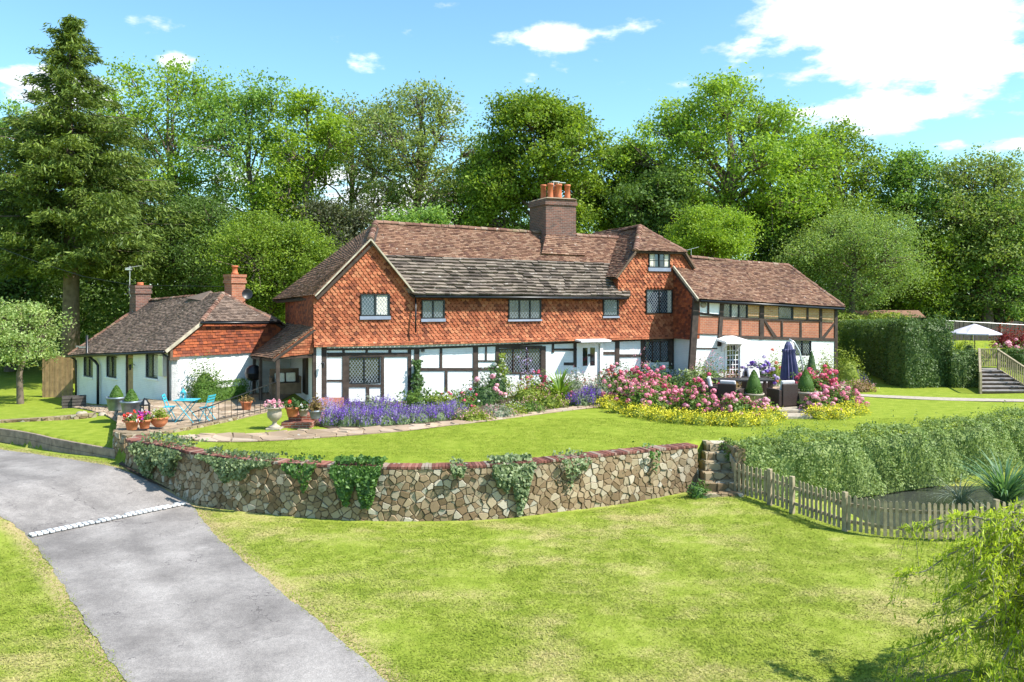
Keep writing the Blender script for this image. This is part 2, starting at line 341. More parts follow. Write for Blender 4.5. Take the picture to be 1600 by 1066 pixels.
# lawn: dried straw patches over green, finer and lusher above the wall
def lawn_mat(name, blade):
    m, t, b = new_mat(name)
    at = t.nodes.new('ShaderNodeAttribute'); at.attribute_name = 'shade'
    gp = t.nodes.new('ShaderNodeNewGeometry'); P = gp.outputs['Position']
    big = noise(t, .55, 5, .62, vec=P); mid = noise(t, 2.6, 5, .6, vec=P); fine = noise(t, 26, 4, .7, vec=P); mow = noise(t, 1.4, 3, .5, vec=P, stretch=(.7, 1.5, 1))
    lush = ramp(t, mid, [(.3, (.165, .225, .018)), (.5, (.215, .275, .026)), (.72, (.28, .325, .045))])
    dryc = ramp(t, fine, [(.3, (.32, .29, .085)), (.7, (.50, .43, .19))])
    lowc = ramp(t, mid, [(.28, (.16, .22, .02)), (.5, (.235, .29, .036)), (.74, (.34, .37, .08))])
    f1 = t.nodes.new('ShaderNodeMath'); f1.operation = 'MULTIPLY_ADD'; t.links.new(mow, f1.inputs[0]); f1.inputs[1].default_value = .5; t.links.new(big, f1.inputs[2])
    f2 = t.nodes.new('ShaderNodeMath'); f2.operation = 'MULTIPLY_ADD'; t.links.new(fine, f2.inputs[0]); f2.inputs[1].default_value = .35; t.links.new(f1.outputs[0], f2.inputs[2])
    lowc = mixc(t, thr(t, f2.outputs[0], .89, 1.20), lowc, dryc)
    c = mixc(t, at.outputs['Fac'], lush, lowc)
    edge = t.nodes.new('ShaderNodeMath'); edge.operation = 'MULTIPLY_ADD'; t.links.new(at.outputs['Fac'], edge.inputs[0]); edge.inputs[1].default_value = 1; edge.inputs[2].default_value = -1
    e2 = t.nodes.new('ShaderNodeMath'); e2.operation = 'MULTIPLY_ADD'; t.links.new(fine, e2.inputs[0]); e2.inputs[1].default_value = .5; t.links.new(edge.outputs[0], e2.inputs[2])
    c = mixc(t, thr(t, e2.outputs[0], .38, 1.15), c, (.42, .32, .17))
    c = mixc(t, .6, c, ramp(t, fine, [(.3, (.72, .74, .7)), (.7, (1.25, 1.22, 1.2))]), 'MULTIPLY')
    t.links.new(c, b.inputs['Base Color']); b.inputs['Roughness'].default_value = .9; b.inputs['Specular IOR Level'].default_value = .15
    if blade:
        cb = t.nodes.new('ShaderNodeCombineXYZ'); cb.inputs[2].default_value = 1; mv = t.nodes.new('ShaderNodeMix'); mv.data_type = 'VECTOR'; mv.inputs[0].default_value = .8
        t.links.new(gp.outputs['Normal'], mv.inputs[4]); t.links.new(cb.outputs[0], mv.inputs[5]); nn = t.nodes.new('ShaderNodeVectorMath'); nn.operation = 'NORMALIZE'; t.links.new(mv.outputs[1], nn.inputs[0]); t.links.new(nn.outputs[0], b.inputs['Normal'])
    else: bump(t, b, noise(t, 45, 5, .75, vec=P), .7, .03)
    return m
MT['blade'] = lawn_mat('grass blades', True)
m = lawn_mat('lawn grass', False)
MT['lawn'] = m

# drive edges (left, right) as seen from the road end to the bend
DL = [(-300, 745), (-130, 770), (0, 810), (25, 825), (46, 842), (75, 880), (110, 935), (150, 1000), (185, 1050), (215, 1110), (240, 1200)]
DR = [(-160, 686), (0, 703), (95, 716), (180, 731), (262, 768), (300, 792), (330, 830), (385, 880), (445, 930), (520, 990), (600, 1062), (670, 1130), (760, 1210)]
def onlow(u, v):
    z = -1.1
    for _ in range(12):
        p = G(u, v, z); z = float(low(p.x, p.y))
    return G(u, v, z)
def dense(pts, step=.15):
    P_ = [np.array([p.x, p.y]) for p in pts]; out = []
    for i in range(len(P_)-1):       # catmull-rom
        p0, p1, p2, p3 = P_[max(i-1, 0)], P_[i], P_[i+1], P_[min(i+2, len(P_)-1)]; n = max(1, int(np.linalg.norm(p2-p1)/step))
        for k in range(n):
            s = k/n; out.append(.5*((2*p1)+(-p0+p2)*s+(2*p0-5*p1+4*p2-p3)*s*s+(-p0+3*p1-3*p2+p3)*s**3))
    out.append(P_[-1]); return np.array(out)
DLc = dense([onlow(*p) for p in DL]); DRc = dense([onlow(*p) for p in DR])
def dist_to(curve, X, Y):
    d = np.full(X.shape, 1e9)
    for i in range(0, len(curve), 2):
        d = np.minimum(d, (X-curve[i, 0])**2+(Y-curve[i, 1])**2)
    return np.sqrt(d)
def ground_mesh():
    xs = np.concatenate([[-900, -400, -200, -110, -70, -55], np.arange(-45, 34.1, .22), [38, 46, 60, 80, 120, 220, 450, 900]])
    ys = np.concatenate([[-300, -120, -40, -10, 0, 4], np.arange(7, 48, .22), np.arange(48, 80, 1.0), [85, 95, 120, 180, 300, 600, 1200, 1600]])
    X, Y = np.meshgrid(xs, ys); Z = height(X, Y); Z = Z + .012*np.sin(X*1.7+Y*.6)*np.sin(Y*1.3)
    V = np.stack([X, Y, Z], -1).reshape(-1, 3); nx, ny = len(xs), len(ys)
    i = np.arange((ny-1)*(nx-1)); r = i // (nx-1); c_ = i % (nx-1); a = r*nx+c_
    q = np.stack([a, a+1, a+nx+1, a+nx], -1)
    sh = np.where(Y > np.interp(X, bx, by), 0.0, 1.0)
    near = (Y < 30) & (Y > 7) & (X < 6)
    dd = np.full(X.shape, 9.0); dd[near] = np.minimum(dist_to(DRc, X[near], Y[near]), dist_to(DLc, X[near], Y[near]))
    sh = np.where(sh > .5, 1.0 + 1.0*np.clip(1-dd/.55, 0, 1), sh)
    o = np_mesh('ground', V, q, MT['lawn'], smooth=True, attr=sh.ravel()); tag(o, kind='structure'); return o
ground_mesh()

def resample(c_, n):
    d = np.r_[0, np.cumsum(np.hypot(*np.diff(c_, axis=0).T))]; s = np.linspace(0, d[-1], n)
    return np.stack([np.interp(s, d, c_[:, 0]), np.interp(s, d, c_[:, 1])], -1)
def strip(name, A, B, mat, off, n=120, m_=14, kind='structure', wob=0.0, zf=None, thick=0):
    A = resample(A, n); B = resample(B, n); t_ = np.linspace(0, 1, m_)
    X = A[:, None, 0]*(1-t_)+B[:, None, 0]*t_; Y = A[:, None, 1]*(1-t_)+B[:, None, 1]*t_
    if wob:
        for sgn, k in ((1, 0), (-1, -1)):
            s_ = np.linspace(0, n*.1, n); wv = wob*(np.sin(s_*2.1+k)+np.sin(s_*5.3)*.6+np.sin(s_*11.7+1)*.35)+RNG.normal(0, wob*.18, n); X[:, k] += wv; Y[:, k] += wv*.5
    Z = (height(X, Y) if zf is None else zf(X, Y)) + off
    V = np.stack([X, Y, Z], -1).reshape(-1, 3)
    i = np.arange((n-1)*(m_-1)); r = i//(m_-1); c_ = i % (m_-1); a = r*m_+c_
    o = np_mesh(name, V, np.stack([a, a+m_, a+m_+1, a+1], -1), mat, smooth=True, attr=np.tile(t_, n))
    if o.data.polygons[0].normal.z < 0: o.data.flip_normals()
    if thick:
        md = o.modifiers.new('thickness', 'SOLIDIFY'); md.thickness = thick; md.offset = -1
    tag(o, kind=kind) if kind else None; return o

# drive
m, t, b = new_mat('worn asphalt'); gp = t.nodes.new('ShaderNodeNewGeometry'); P = gp.outputs['Position']
n1_ = noise(t, .55, 6, .65, vec=P); at = t.nodes.new('ShaderNodeAttribute'); at.attribute_name = 'shade'; bnd = t.nodes.new('ShaderNodeMath'); bnd.operation = 'MULTIPLY_ADD'; t.links.new(noise(t, .5, 3, .5, vec=P), bnd.inputs[0]); bnd.inputs[1].default_value = .35; t.links.new(at.outputs['Fac'], bnd.inputs[2]); br_ = ramp(t, bnd.outputs[0], [(.2, (.55,)*3), (.32, (.42,)*3), (.45, (.5,)*3), (.58, (.68,)*3), (.72, (.42,)*3), (.85, (.6,)*3), (1, (.58,)*3)]); ns_ = t.nodes.new('ShaderNodeMath'); ns_.operation = 'MULTIPLY_ADD'; t.links.new(br_, ns_.inputs[0]); ns_.inputs[1].default_value = .6; t.links.new(n1_, ns_.inputs[2]); n1__ = t.nodes.new('ShaderNodeMath'); n1__.operation = 'SUBTRACT'; t.links.new(ns_.outputs[0], n1__.inputs[0]); n1__.inputs[1].default_value = .32; n1 = n1__.outputs[0]; n2 = noise(t, 9, 5, .7, vec=P); n3 = noise(t, 60, 3, .6, vec=P)
c = ramp(t, n1, [(.36, (.165, .150, .140)), (.52, (.235, .215, .200)), (.70, (.315, .29, .27))])
c = mixc(t, .6, c, ramp(t, n2, [(.3, (.75, .74, .76)), (.7, (1.22, 1.2, 1.2))]), 'MULTIPLY')
c = mixc(t, .5, c, ramp(t, n3, [(.3, (.7, .7, .7)), (.7, (1.3, 1.3, 1.3))]), 'MULTIPLY')
w1 = noise(t, .35, 5, .6, vec=P, stretch=(1.6, .55, 1)); c = mixc(t, thr(t, w1, .56, .86), c, (.16, .142, .132))
ag = nd(t, 'ShaderNodeTexVoronoi', i_Scale=70.0); t.links.new(P, ag.inputs['Vector']); c = mixc(t, .45, c, ramp(t, ag.outputs['Color'], [(.1, (.55, .55, .55)), (.8, (1.4, 1.4, 1.38))]), 'MULTIPLY')
vd = t.nodes.new('ShaderNodeTexNoise'); vd.inputs['Scale'].default_value = 2.2; vd.inputs['Detail'].default_value = 5; t.links.new(P, vd.inputs['Vector']); va = t.nodes.new('ShaderNodeVectorMath'); va.operation = 'MULTIPLY_ADD'; t.links.new(vd.outputs['Color'], va.inputs[0]); va.inputs[1].default_value = (1.3, 1.3, 0); t.links.new(P, va.inputs[2])
vc = nd(t, 'ShaderNodeTexVoronoi', feature='DISTANCE_TO_EDGE', i_Scale=.75); t.links.new(va.outputs[0], vc.inputs['Vector']); ck_ = thr(t, vc.outputs['Distance'], .007, .002); cm_ = t.nodes.new('ShaderNodeMath'); cm_.operation = 'MULTIPLY'; t.links.new(ck_, cm_.inputs[0]); t.links.new(thr(t, noise(t, .8, 2, .5, vec=P), .5, .6), cm_.inputs[1]); c = mixc(t, cm_.outputs[0], c, (.07, .06, .06))
c = mixc(t, thr(t, noise(t, 1.1, 7, .75, vec=P), .60, .72), c, (.33, .30, .28))
t.links.new(c, b.inputs['Base Color']); b.inputs['Roughness'].default_value = .85; b.inputs['Specular IOR Level'].default_value = .35; bump(t, b, n3, .6, .012)
MT['asphalt'] = m
strip('drive', DLc, DRc, MT['asphalt'], .012, 420, 30, wob=.016)
# the loose verge and fallen soil between the drive and the garden wall
A_ = dense([onlow(*p) for p in ((184, 727), (215, 748), (262, 766), (310, 788), (345, 797))]); B_ = dense([onlow(*p) for p in ((192, 722), (206, 735), (255, 762), (300, 780), (345, 789))])
strip('soil_verge', A_, B_, MT['soil'], .03, 50, 5, wob=.02)

# cobble line across the drive: setts, one by one, in one surface
def cobbles():
    mb = MB(); a, b2 = onlow(46, 840), onlow(288, 789); d = b2-a; L_ = d.length; d.normalize(); nrm = Vector((-d.y, d.x, 0)).normalized(); n = int(L_/.125)
    rnd = random.Random(3)
    for i in range(n):
        for r in (-1, 1):
            if rnd.random() < .05: continue
            c_ = a + d*((i+.5)*L_/n) + nrm*(.055*r) + nrm*rnd.uniform(-.012, .012); z = hz_(c_.x, c_.y)+.052
            mb.cbox(Vector((c_.x, c_.y, z)), .108, .095, .045, math.atan2(d.y, d.x)+rnd.uniform(-.08, .08), rnd.uniform(-.03, .03))
    o = mb.build('cobble_line', tile_mat('pale sett', [(0, (.42, .43, .44)), (1, (.62, .62, .62))], (.3, .3, .3), .3), bevel=.012)
    tag(o, 'pale line of granite setts crossing the asphalt drive', 'cobble line')
cobbles()

# ------------------------------------------------------------ polygons of stone: Voronoi cells clipped in the plane
def clip_half(poly, px_, py_, nx, ny):
    out = []
    for i in range(len(poly)):
        a = poly[i]; b2 = poly[(i+1) % len(poly)]; da = (a[0]-px_)*nx+(a[1]-py_)*ny; db = (b2[0]-px_)*nx+(b2[1]-py_)*ny
        if da <= 0: out.append(a)
        if (da < 0 < db) or (db < 0 < da):
            s = da/(da-db); out.append((a[0]+(b2[0]-a[0])*s, a[1]+(b2[1]-a[1])*s))
    return out
def voronoi(w_, h_, sx, sy, jit, rnd, wv=1.0, jy=1.0):
    nx, ny = max(1, int(w_/sx)), max(1, int(h_/sy)); pts = {}
    for i in range(-1, nx+1):
        for j in range(-1, ny+1):
            pts[(i, j)] = ((i+.5+(.5 if j % 2 else 0)+rnd.uniform(-jit, jit))*w_/nx, (j+.5+jy*rnd.uniform(-jit, jit))*h_/ny)
    cells = []; wt = {k: rnd.uniform(-1, 1)*.16*wv*(sx*sy) for k in pts}
    for (i, j), p in pts.items():
        poly = [(max(0, p[0]-sx*2), max(0, p[1]-sy*2)), (min(w_, p[0]+sx*2), max(0, p[1]-sy*2)), (min(w_, p[0]+sx*2), min(h_, p[1]+sy*2)), (max(0, p[0]-sx*2), min(h_, p[1]+sy*2))]
        if poly[0][0] >= poly[1][0] or poly[0][1] >= poly[2][1]: continue
        for di in (-2, -1, 0, 1, 2):
            for dj in (-2, -1, 0, 1, 2):
                q = pts.get((i+di, j+dj))
                if q is None or (di, dj) == (0, 0): continue
                dx_, dy_ = q[0]-p[0], q[1]-p[1]; k_ = .5+(wt[(i, j)]-wt[(i+di, j+dj)])/max(1e-6, dx_*dx_+dy_*dy_); poly = clip_half(poly, p[0]+dx_*k_, p[1]+dy_*k_, dx_, dy_)
                if len(poly) < 3: break
            if len(poly) < 3: break
        if len(poly) >= 3: cells.append((p, poly))
    return cells
def stones(mb, cells, mapf, gap, depth, rnd, dome=.5, rough=False):
    """mapf(a, b, h) -> 3D; each cell becomes one domed stone"""
    for p, poly in cells:
        cx_ = sum(q[0] for q in poly)/len(poly); cy_ = sum(q[1] for q in poly)/len(poly)
        r = max(math.hypot(q[0]-cx_, q[1]-cy_) for q in poly)
        if r < gap*2.2: continue
        if rough:
            q2 = []
            for i in range(len(poly)):
                a_, b_ = poly[i], poly[(i+1) % len(poly)]; l_ = math.hypot(b_[0]-a_[0], b_[1]-a_[1]); k1_ = 1-rnd.uniform(.0, .10); q2.append((cx_+(a_[0]-cx_)*k1_, cy_+(a_[1]-cy_)*k1_))
                if l_ > .05: k2_ = 1-rnd.uniform(-.02, .12); mx_, my_ = (a_[0]+b_[0])/2, (a_[1]+b_[1])/2; q2.append((cx_+(mx_-cx_)*k2_, cy_+(my_-cy_)*k2_))
            poly = q2
        s1 = max(.3, 1-gap/r*1.1); s2 = s1*rnd.uniform(.84, .95); d = depth*rnd.uniform(.35, 1.5); tx, ty = rnd.uniform(-.12, .12), rnd.uniform(-.12, .12)
        A2 = [(cx_+(q[0]-cx_)*s1, cy_+(q[1]-cy_)*s1) for q in poly]; B2 = [(cx_+(q[0]-cx_)*s2, cy_+(q[1]-cy_)*s2) for q in poly]
        n = len(poly); vs = [mapf(a, b2, -depth*.6) for a, b2 in A2] + [mapf(a, b2, d*dome) for a, b2 in A2] + [mapf(a, b2, d+tx*(a-cx_)+ty*(b2-cy_)) for a, b2 in B2]
        fs = [(i, (i+1) % n, n+(i+1) % n, n+i) for i in range(n)] + [(n+i, n+(i+1) % n, 2*n+(i+1) % n, 2*n+i) for i in range(n)] + [tuple(range(2*n, 3*n))]
        mb.add(vs, fs)

# ------------------------------------------------------------ curved garden wall
def arc(points):
    c_ = dense([Vector((p[0], p[1], 0)) for p in points], .1); d = np.r_[0, np.cumsum(np.hypot(*np.diff(c_, axis=0).T))]
    def at(s, off=0.0):
        s = min(max(s, 0), d[-1]); x = np.interp(s, d, c_[:, 0]); y = np.interp(s, d, c_[:, 1])
        x2 = np.interp(s+.08, d, c_[:, 0]) if s+.08 < d[-1] else 2*x-np.interp(s-.08, d, c_[:, 0]); y2 = np.interp(s+.08, d, c_[:, 1]) if s+.08 < d[-1] else 2*y-np.interp(s-.08, d, c_[:, 1])
        tx, ty = x2-x, y2-y; l = math.hypot(tx, ty) or 1; tx /= l; ty /= l
        return x+ty*off, y-tx*off, tx, ty      # off > 0 : towards the viewer (right of travel)
    return at, d[-1]
def wall(name, label, points, top, base_fn, thick=.42, cop=True, seed=1, batter=.06):
    at, Ln = arc(points); e = empty(name, label, 'wall', (points[0][0], points[0][1], base_fn(points[0][0], points[0][1])))
    O = Vector(e.location); rnd = random.Random(seed); H = 1.9
    def P3(s, z, off): x, y, _, _ = at(s, off); return Vector((x, y, z))-O
    core = MB(); n = int(Ln/.3)+1
    ring = []
    for i in range(n+1):
        s = Ln*i/n; x, y, _, _ = at(s, 0); zb = base_fn(x, y)-.3; tp = top(s/Ln)-(.06 if cop else 0)
        ring.append([P3(s, zb, batter), P3(s, tp, 0), P3(s, tp, -thick), P3(s, zb, -thick)])
    for i in range(n):
        a, b2 = ring[i], ring[i+1]
        core.add(a+b2, [(0, 4, 5, 1), (1, 5, 6, 2), (2, 6, 7, 3)])
    core.add(ring[0], [(0, 1, 2, 3)]); core.add(ring[-1], [(3, 2, 1, 0)])
    core.build('mortar_core', MT['mortar'], e)
    st = MB()
    def mf(a, b2, h):
        x, y, tx, ty = at(a, 0); tp = top(a/Ln)-(.07 if cop else .0); z = tp-H+b2; k = (tp-z)/1.2
        x, y, _, _ = at(a, batter*k+h); return (x-O.x, y-O.y, z-O.z)
    cells = voronoi(Ln, H, .215, .092, .55, rnd, 1.2, .72)
    keep = []
    for p, poly in cells:
        x, y, _, _ = at(p[0], 0); tp = top(p[0]/Ln)-.07
        if tp-H+p[1] > base_fn(x, y-.2)-.12: keep.append((p, poly))
    stones(st, keep, mf, .005, .036, rnd, .4, True)
    # ends
    for s_, sg in ((0, -1), (Ln, 1)):
        x, y, tx, ty = at(s_, 0)
        def me(a, b2, h):
            tp = top(s_/Ln)-.07; z = tp-H+b2; return (x-ty*a+tx*(h*sg) - O.x, y+tx*a+ty*(h*sg)-O.y, z-O.z)
        kk = [c_ for c_ in voronoi(thick, H, .2, .13, .4, rnd) if top(s_/Ln)-.07-H+c_[0][1] > base_fn(x, y)-.12]
        if sg < 0: kk = [(p, poly[::-1]) for p, poly in kk]
        stones(st, kk, me, .006, .03, rnd, .4, True)
    st.build('stonework', MT['stone'], e)
    if cop:
        cp = MB(); k = int(Ln/.082)
        for i in range(k):
            s = (i+.5)*Ln/k; x, y, tx, ty = at(s, -thick/2+.02+rnd.uniform(-.008, .008)); z = top(s/Ln)
            cp.cbox(Vector((x, y, z-.035+rnd.uniform(-.006, .006)))-O, Ln/k-.008, thick+.05, .065, math.atan2(ty, tx)+rnd.uniform(-.02, .02))
        cp.build('coping', MT['coping'], e, bevel=.006)
    return e
wall('garden_wall', 'long curved rubble stone retaining wall with a red brick coping', [(WP[0].x-.15, WP[0].y+1.2), (WP[0].x-.05, WP[0].y+.35)]+[(p.x, p.y) for p in WP], lambda k: .055+.03*math.sin(k*9)*.5, lambda x, y: float(low(x, y)), seed=2)
# ------------------------------------------------------------ tile courses laid tile by tile
def clip_convex(poly, clip):
    for i in range(len(clip)):
        a = clip[i]; b2 = clip[(i+1) % len(clip)]; nx, ny = (b2[1]-a[1]), -(b2[0]-a[0])
        poly = clip_half(poly, a[0], a[1], nx, ny)
        if len(poly) < 3: return []
    return poly
def area2(p): return sum(p[i][0]*p[(i+1) % len(p)][1]-p[(i+1) % len(p)][0]*p[i][1] for i in range(len(p)))
def lay(mb, poly, mapf, tw, g, thick, rnd, shape='rect', jit=.05, holes=(), wvar=0.0, tilt=1.0):
    if area2(poly) < 0: poly = poly[::-1]
    b0 = min(p[1] for p in poly); b1 = max(p[1] for p in poly); a0 = min(p[0] for p in poly); a1 = max(p[0] for p in poly)
    rows = int((b1-b0)/g)+1
    for r in range(rows):
        bb = b0+r*g; a = a0-(tw/2 if r % 2 else 0)-rnd.uniform(0, .02)
        while a < a1:
            ww = tw*(1+rnd.uniform(-wvar, wvar)); dz = rnd.uniform(-jit, jit)*g; gp_ = .004; x0, x1 = a+gp_, a+ww-gp_; y0 = bb+dz; y1 = bb+g*1.25
            a += ww
            if holes:
                cx_, cy_ = (x0+x1)/2, bb+g/2
                if any(h[0]-.02 < cx_ < h[1]+.02 and h[2]-.02 < cy_ < h[3]+.02 for h in holes): continue
            if shape == 'rect': o = [(x0, y0), (x1, y0), (x1, y1), (x0, y1)]
            else:
                wd = x1-x0; o = [(x0, y0+g*.66), (x0+wd*.2, y0+g*.2), (x0+wd*.5, y0), (x0+wd*.8, y0+g*.2), (x1, y0+g*.66), (x1, y1), (x0, y1)]
            o = clip_convex(o, poly)
            if len(o) < 3: continue
            h0 = thick*(1+rnd.uniform(-.25, .35)); n = len(o); tl = rnd.uniform(-.3, .3)*thick
            def hh(q): f = min(1.25, max(0, (q[1]-bb)/g)); return h0*(1-f/1.25*.92*tilt) + tl*((q[0]-x0)/ww-.5)
            top = [mapf(q[0], q[1], hh(q)) for q in o]; bot = [mapf(q[0], q[1], hh(q)-thick*.95) for q in o]
            fs = [tuple(range(n))]
            for i in range(n):
                j = (i+1) % n
                if (o[i][1]+o[j][1])/2 < bb+g*.9: fs.append((n+i, n+j, j, i))
            mb.add(top+bot, fs)
def planar(pts):
    """axes of a plane whose first edge is the eave; returns polygon in (a, b) and the map"""
    P_ = [Vector(p) for p in pts]; U = (P_[1]-P_[0]).normalized(); c_ = sum(P_[2:], Vector())/len(P_[2:])-P_[0]
    Vv = (c_-U*c_.dot(U)).normalized(); Nn = U.cross(Vv)
    if Nn.z < -.01: Nn = -Nn
    o = P_[0]; poly = [((p-o).dot(U), (p-o).dot(Vv)) for p in P_]
    return poly, (lambda a, b2, h: o+U*a+Vv*b2+Nn*h), Nn
def bilinear(pts):
    p0, p1, p2, p3 = [Vector(p) for p in pts]     # eave left, eave right, top right, top left
    w_ = ((p1-p0).length+(p2-p3).length)/2; h_ = ((p3-p0).length+(p2-p1).length)/2
    Nn = ((p1-p0).cross(p3-p0)).normalized()
    if Nn.z < 0: Nn = -Nn
    def mp(a, b2, h):
        s, q = a/w_, b2/h_; return p0*(1-s)*(1-q)+p1*s*(1-q)+p2*s*q+p3*(1-s)*q+Nn*h
    return [(0, 0), (w_, 0), (w_, h_), (0, h_)], mp, Nn
def roof_face(name, parent, pts, mat, seed=1, tw=.175, g=.108, thick=.034, mode='bi', slab=.10, sag=0.0, wvar=.06, jit=.035, slabmat=None):
    rnd = random.Random(seed); poly, mp, Nn = bilinear(pts) if (mode == 'bi' and len(pts) == 4) else planar(pts)
    amax = max(p[0] for p in poly); bmax = max(p[1] for p in poly)
    ph = rnd.uniform(0, 6)
    def mp2(a, b2, h):
        p = mp(a, b2, h); k = max(0, min(1, a/amax)); q = max(0, min(1, b2/bmax))
        wv = (math.sin(k*6.3*amax/5+ph)*.5+math.sin(k*amax*2.1+q*3+ph)*.35)*.022
        edge = min(1, 4*min(k, 1-k))
        return p + Nn*(-sag*math.sin(math.pi*q)*edge + wv*edge)
    mb = MB(); lay(mb, poly, mp2, tw, g, thick, rnd, wvar=wvar, jit=jit)
    o = mb.build(name, mat, parent)
    sb = MB(); P_ = [Vector(p)-Nn*(.035+sag) for p in pts]; sb.prism(P_, -Nn*slab); sb.build('roof_underside', slabmat or MT['timber'], o)
    return o
def ridge_line(name, parent, pts, r=.11, ln=.30, mat=None, seed=5, overlap=1.08, up=None):
    """half-round tiles along a polyline, in one piece"""
    mb = MB(); rnd = random.Random(seed); pts = [Vector(p) for p in pts]
    for a, b2 in zip(pts[:-1], pts[1:]):
        d = b2-a; n = max(1, int(d.length/ln)); d_ = d.normalized(); side = d_.cross(Vector((0, 0, 1))).normalized(); u = side.cross(d_)
        for i in range(n):
            p = a+d*(i/n); q = a+d*((i+overlap)/n); r0 = r*rnd.uniform(1.0, 1.12); r1 = r*rnd.uniform(.86, .96); dz = rnd.uniform(-.012, .012); vs = []; m_ = 8
            for (c_, rr) in ((p, r0), (q, r1)):
                for k in range(m_+1):
                    t_ = math.pi*k/m_; vs.append(c_+side*(math.cos(t_)*rr)+u*(math.sin(t_)*rr-r*.35+dz))
            base = [tuple(range(m_+1))[::-1]]
            mb.add(vs, [(k, k+1, m_+2+k, m_+1+k) for k in range(m_)]+base+[tuple(range(m_+1, 2*m_+2))])
    return mb.build(name, mat or MT['ridge'], parent)

# ------------------------------------------------------------ walls with openings, in local (x, z) on plane y
def holed_wall(mb, x0, x1, z0, z1, y, thick, holes, lz=None):
    """front face at y (facing -y); lz(x, z) warps z for sunken floors"""
    W = lz or (lambda x, z: z)
    xs = sorted({x0, x1, *[h[0] for h in holes], *[h[1] for h in holes]}); zs = sorted({z0, z1, *[h[2] for h in holes], *[h[3] for h in holes]})
    xs = [x for x in xs if x0 <= x <= x1]; zs = [z for z in zs if z0 <= z <= z1]
    for i in range(len(xs)-1):
        for j in range(len(zs)-1):
            cx_, cz_ = (xs[i]+xs[i+1])/2, (zs[j]+zs[j+1])/2
            if any(h[0] < cx_ < h[1] and h[2] < cz_ < h[3] for h in holes): continue
            a, b2, c_, d = xs[i], xs[i+1], zs[j], zs[j+1]
            mb.add([(a, y, W(a, c_)), (b2, y, W(b2, c_)), (b2, y, W(b2, d)), (a, y, W(a, d))], [(0, 1, 2, 3)])
            mb.add([(a, y+thick, W(a, c_)), (b2, y+thick, W(b2, c_)), (b2, y+thick, W(b2, d)), (a, y+thick, W(a, d))], [(3, 2, 1, 0)])
    for h in holes:
        a, b2, c_, d = h[:4]; q = [(a, c_), (b2, c_), (b2, d), (a, d)]
        for i in range(4):
            p, r = q[i], q[(i+1) % 4]
            mb.add([(p[0], y, W(*p)), (r[0], y, W(*r)), (r[0], y+thick, W(*r)), (p[0], y+thick, W(*p))], [(3, 2, 1, 0)])
    for (a, c_), (b2, d) in (((x0, z0), (x0, z1)), ((x1, z1), (x1, z0)), ((x0, z1), (x1, z1))):
        mb.add([(a, y, W(a, c_)), (b2, y, W(b2, d)), (b2, y+thick, W(b2, d)), (a, y+thick, W(a, c_))], [(0, 1, 2, 3)])
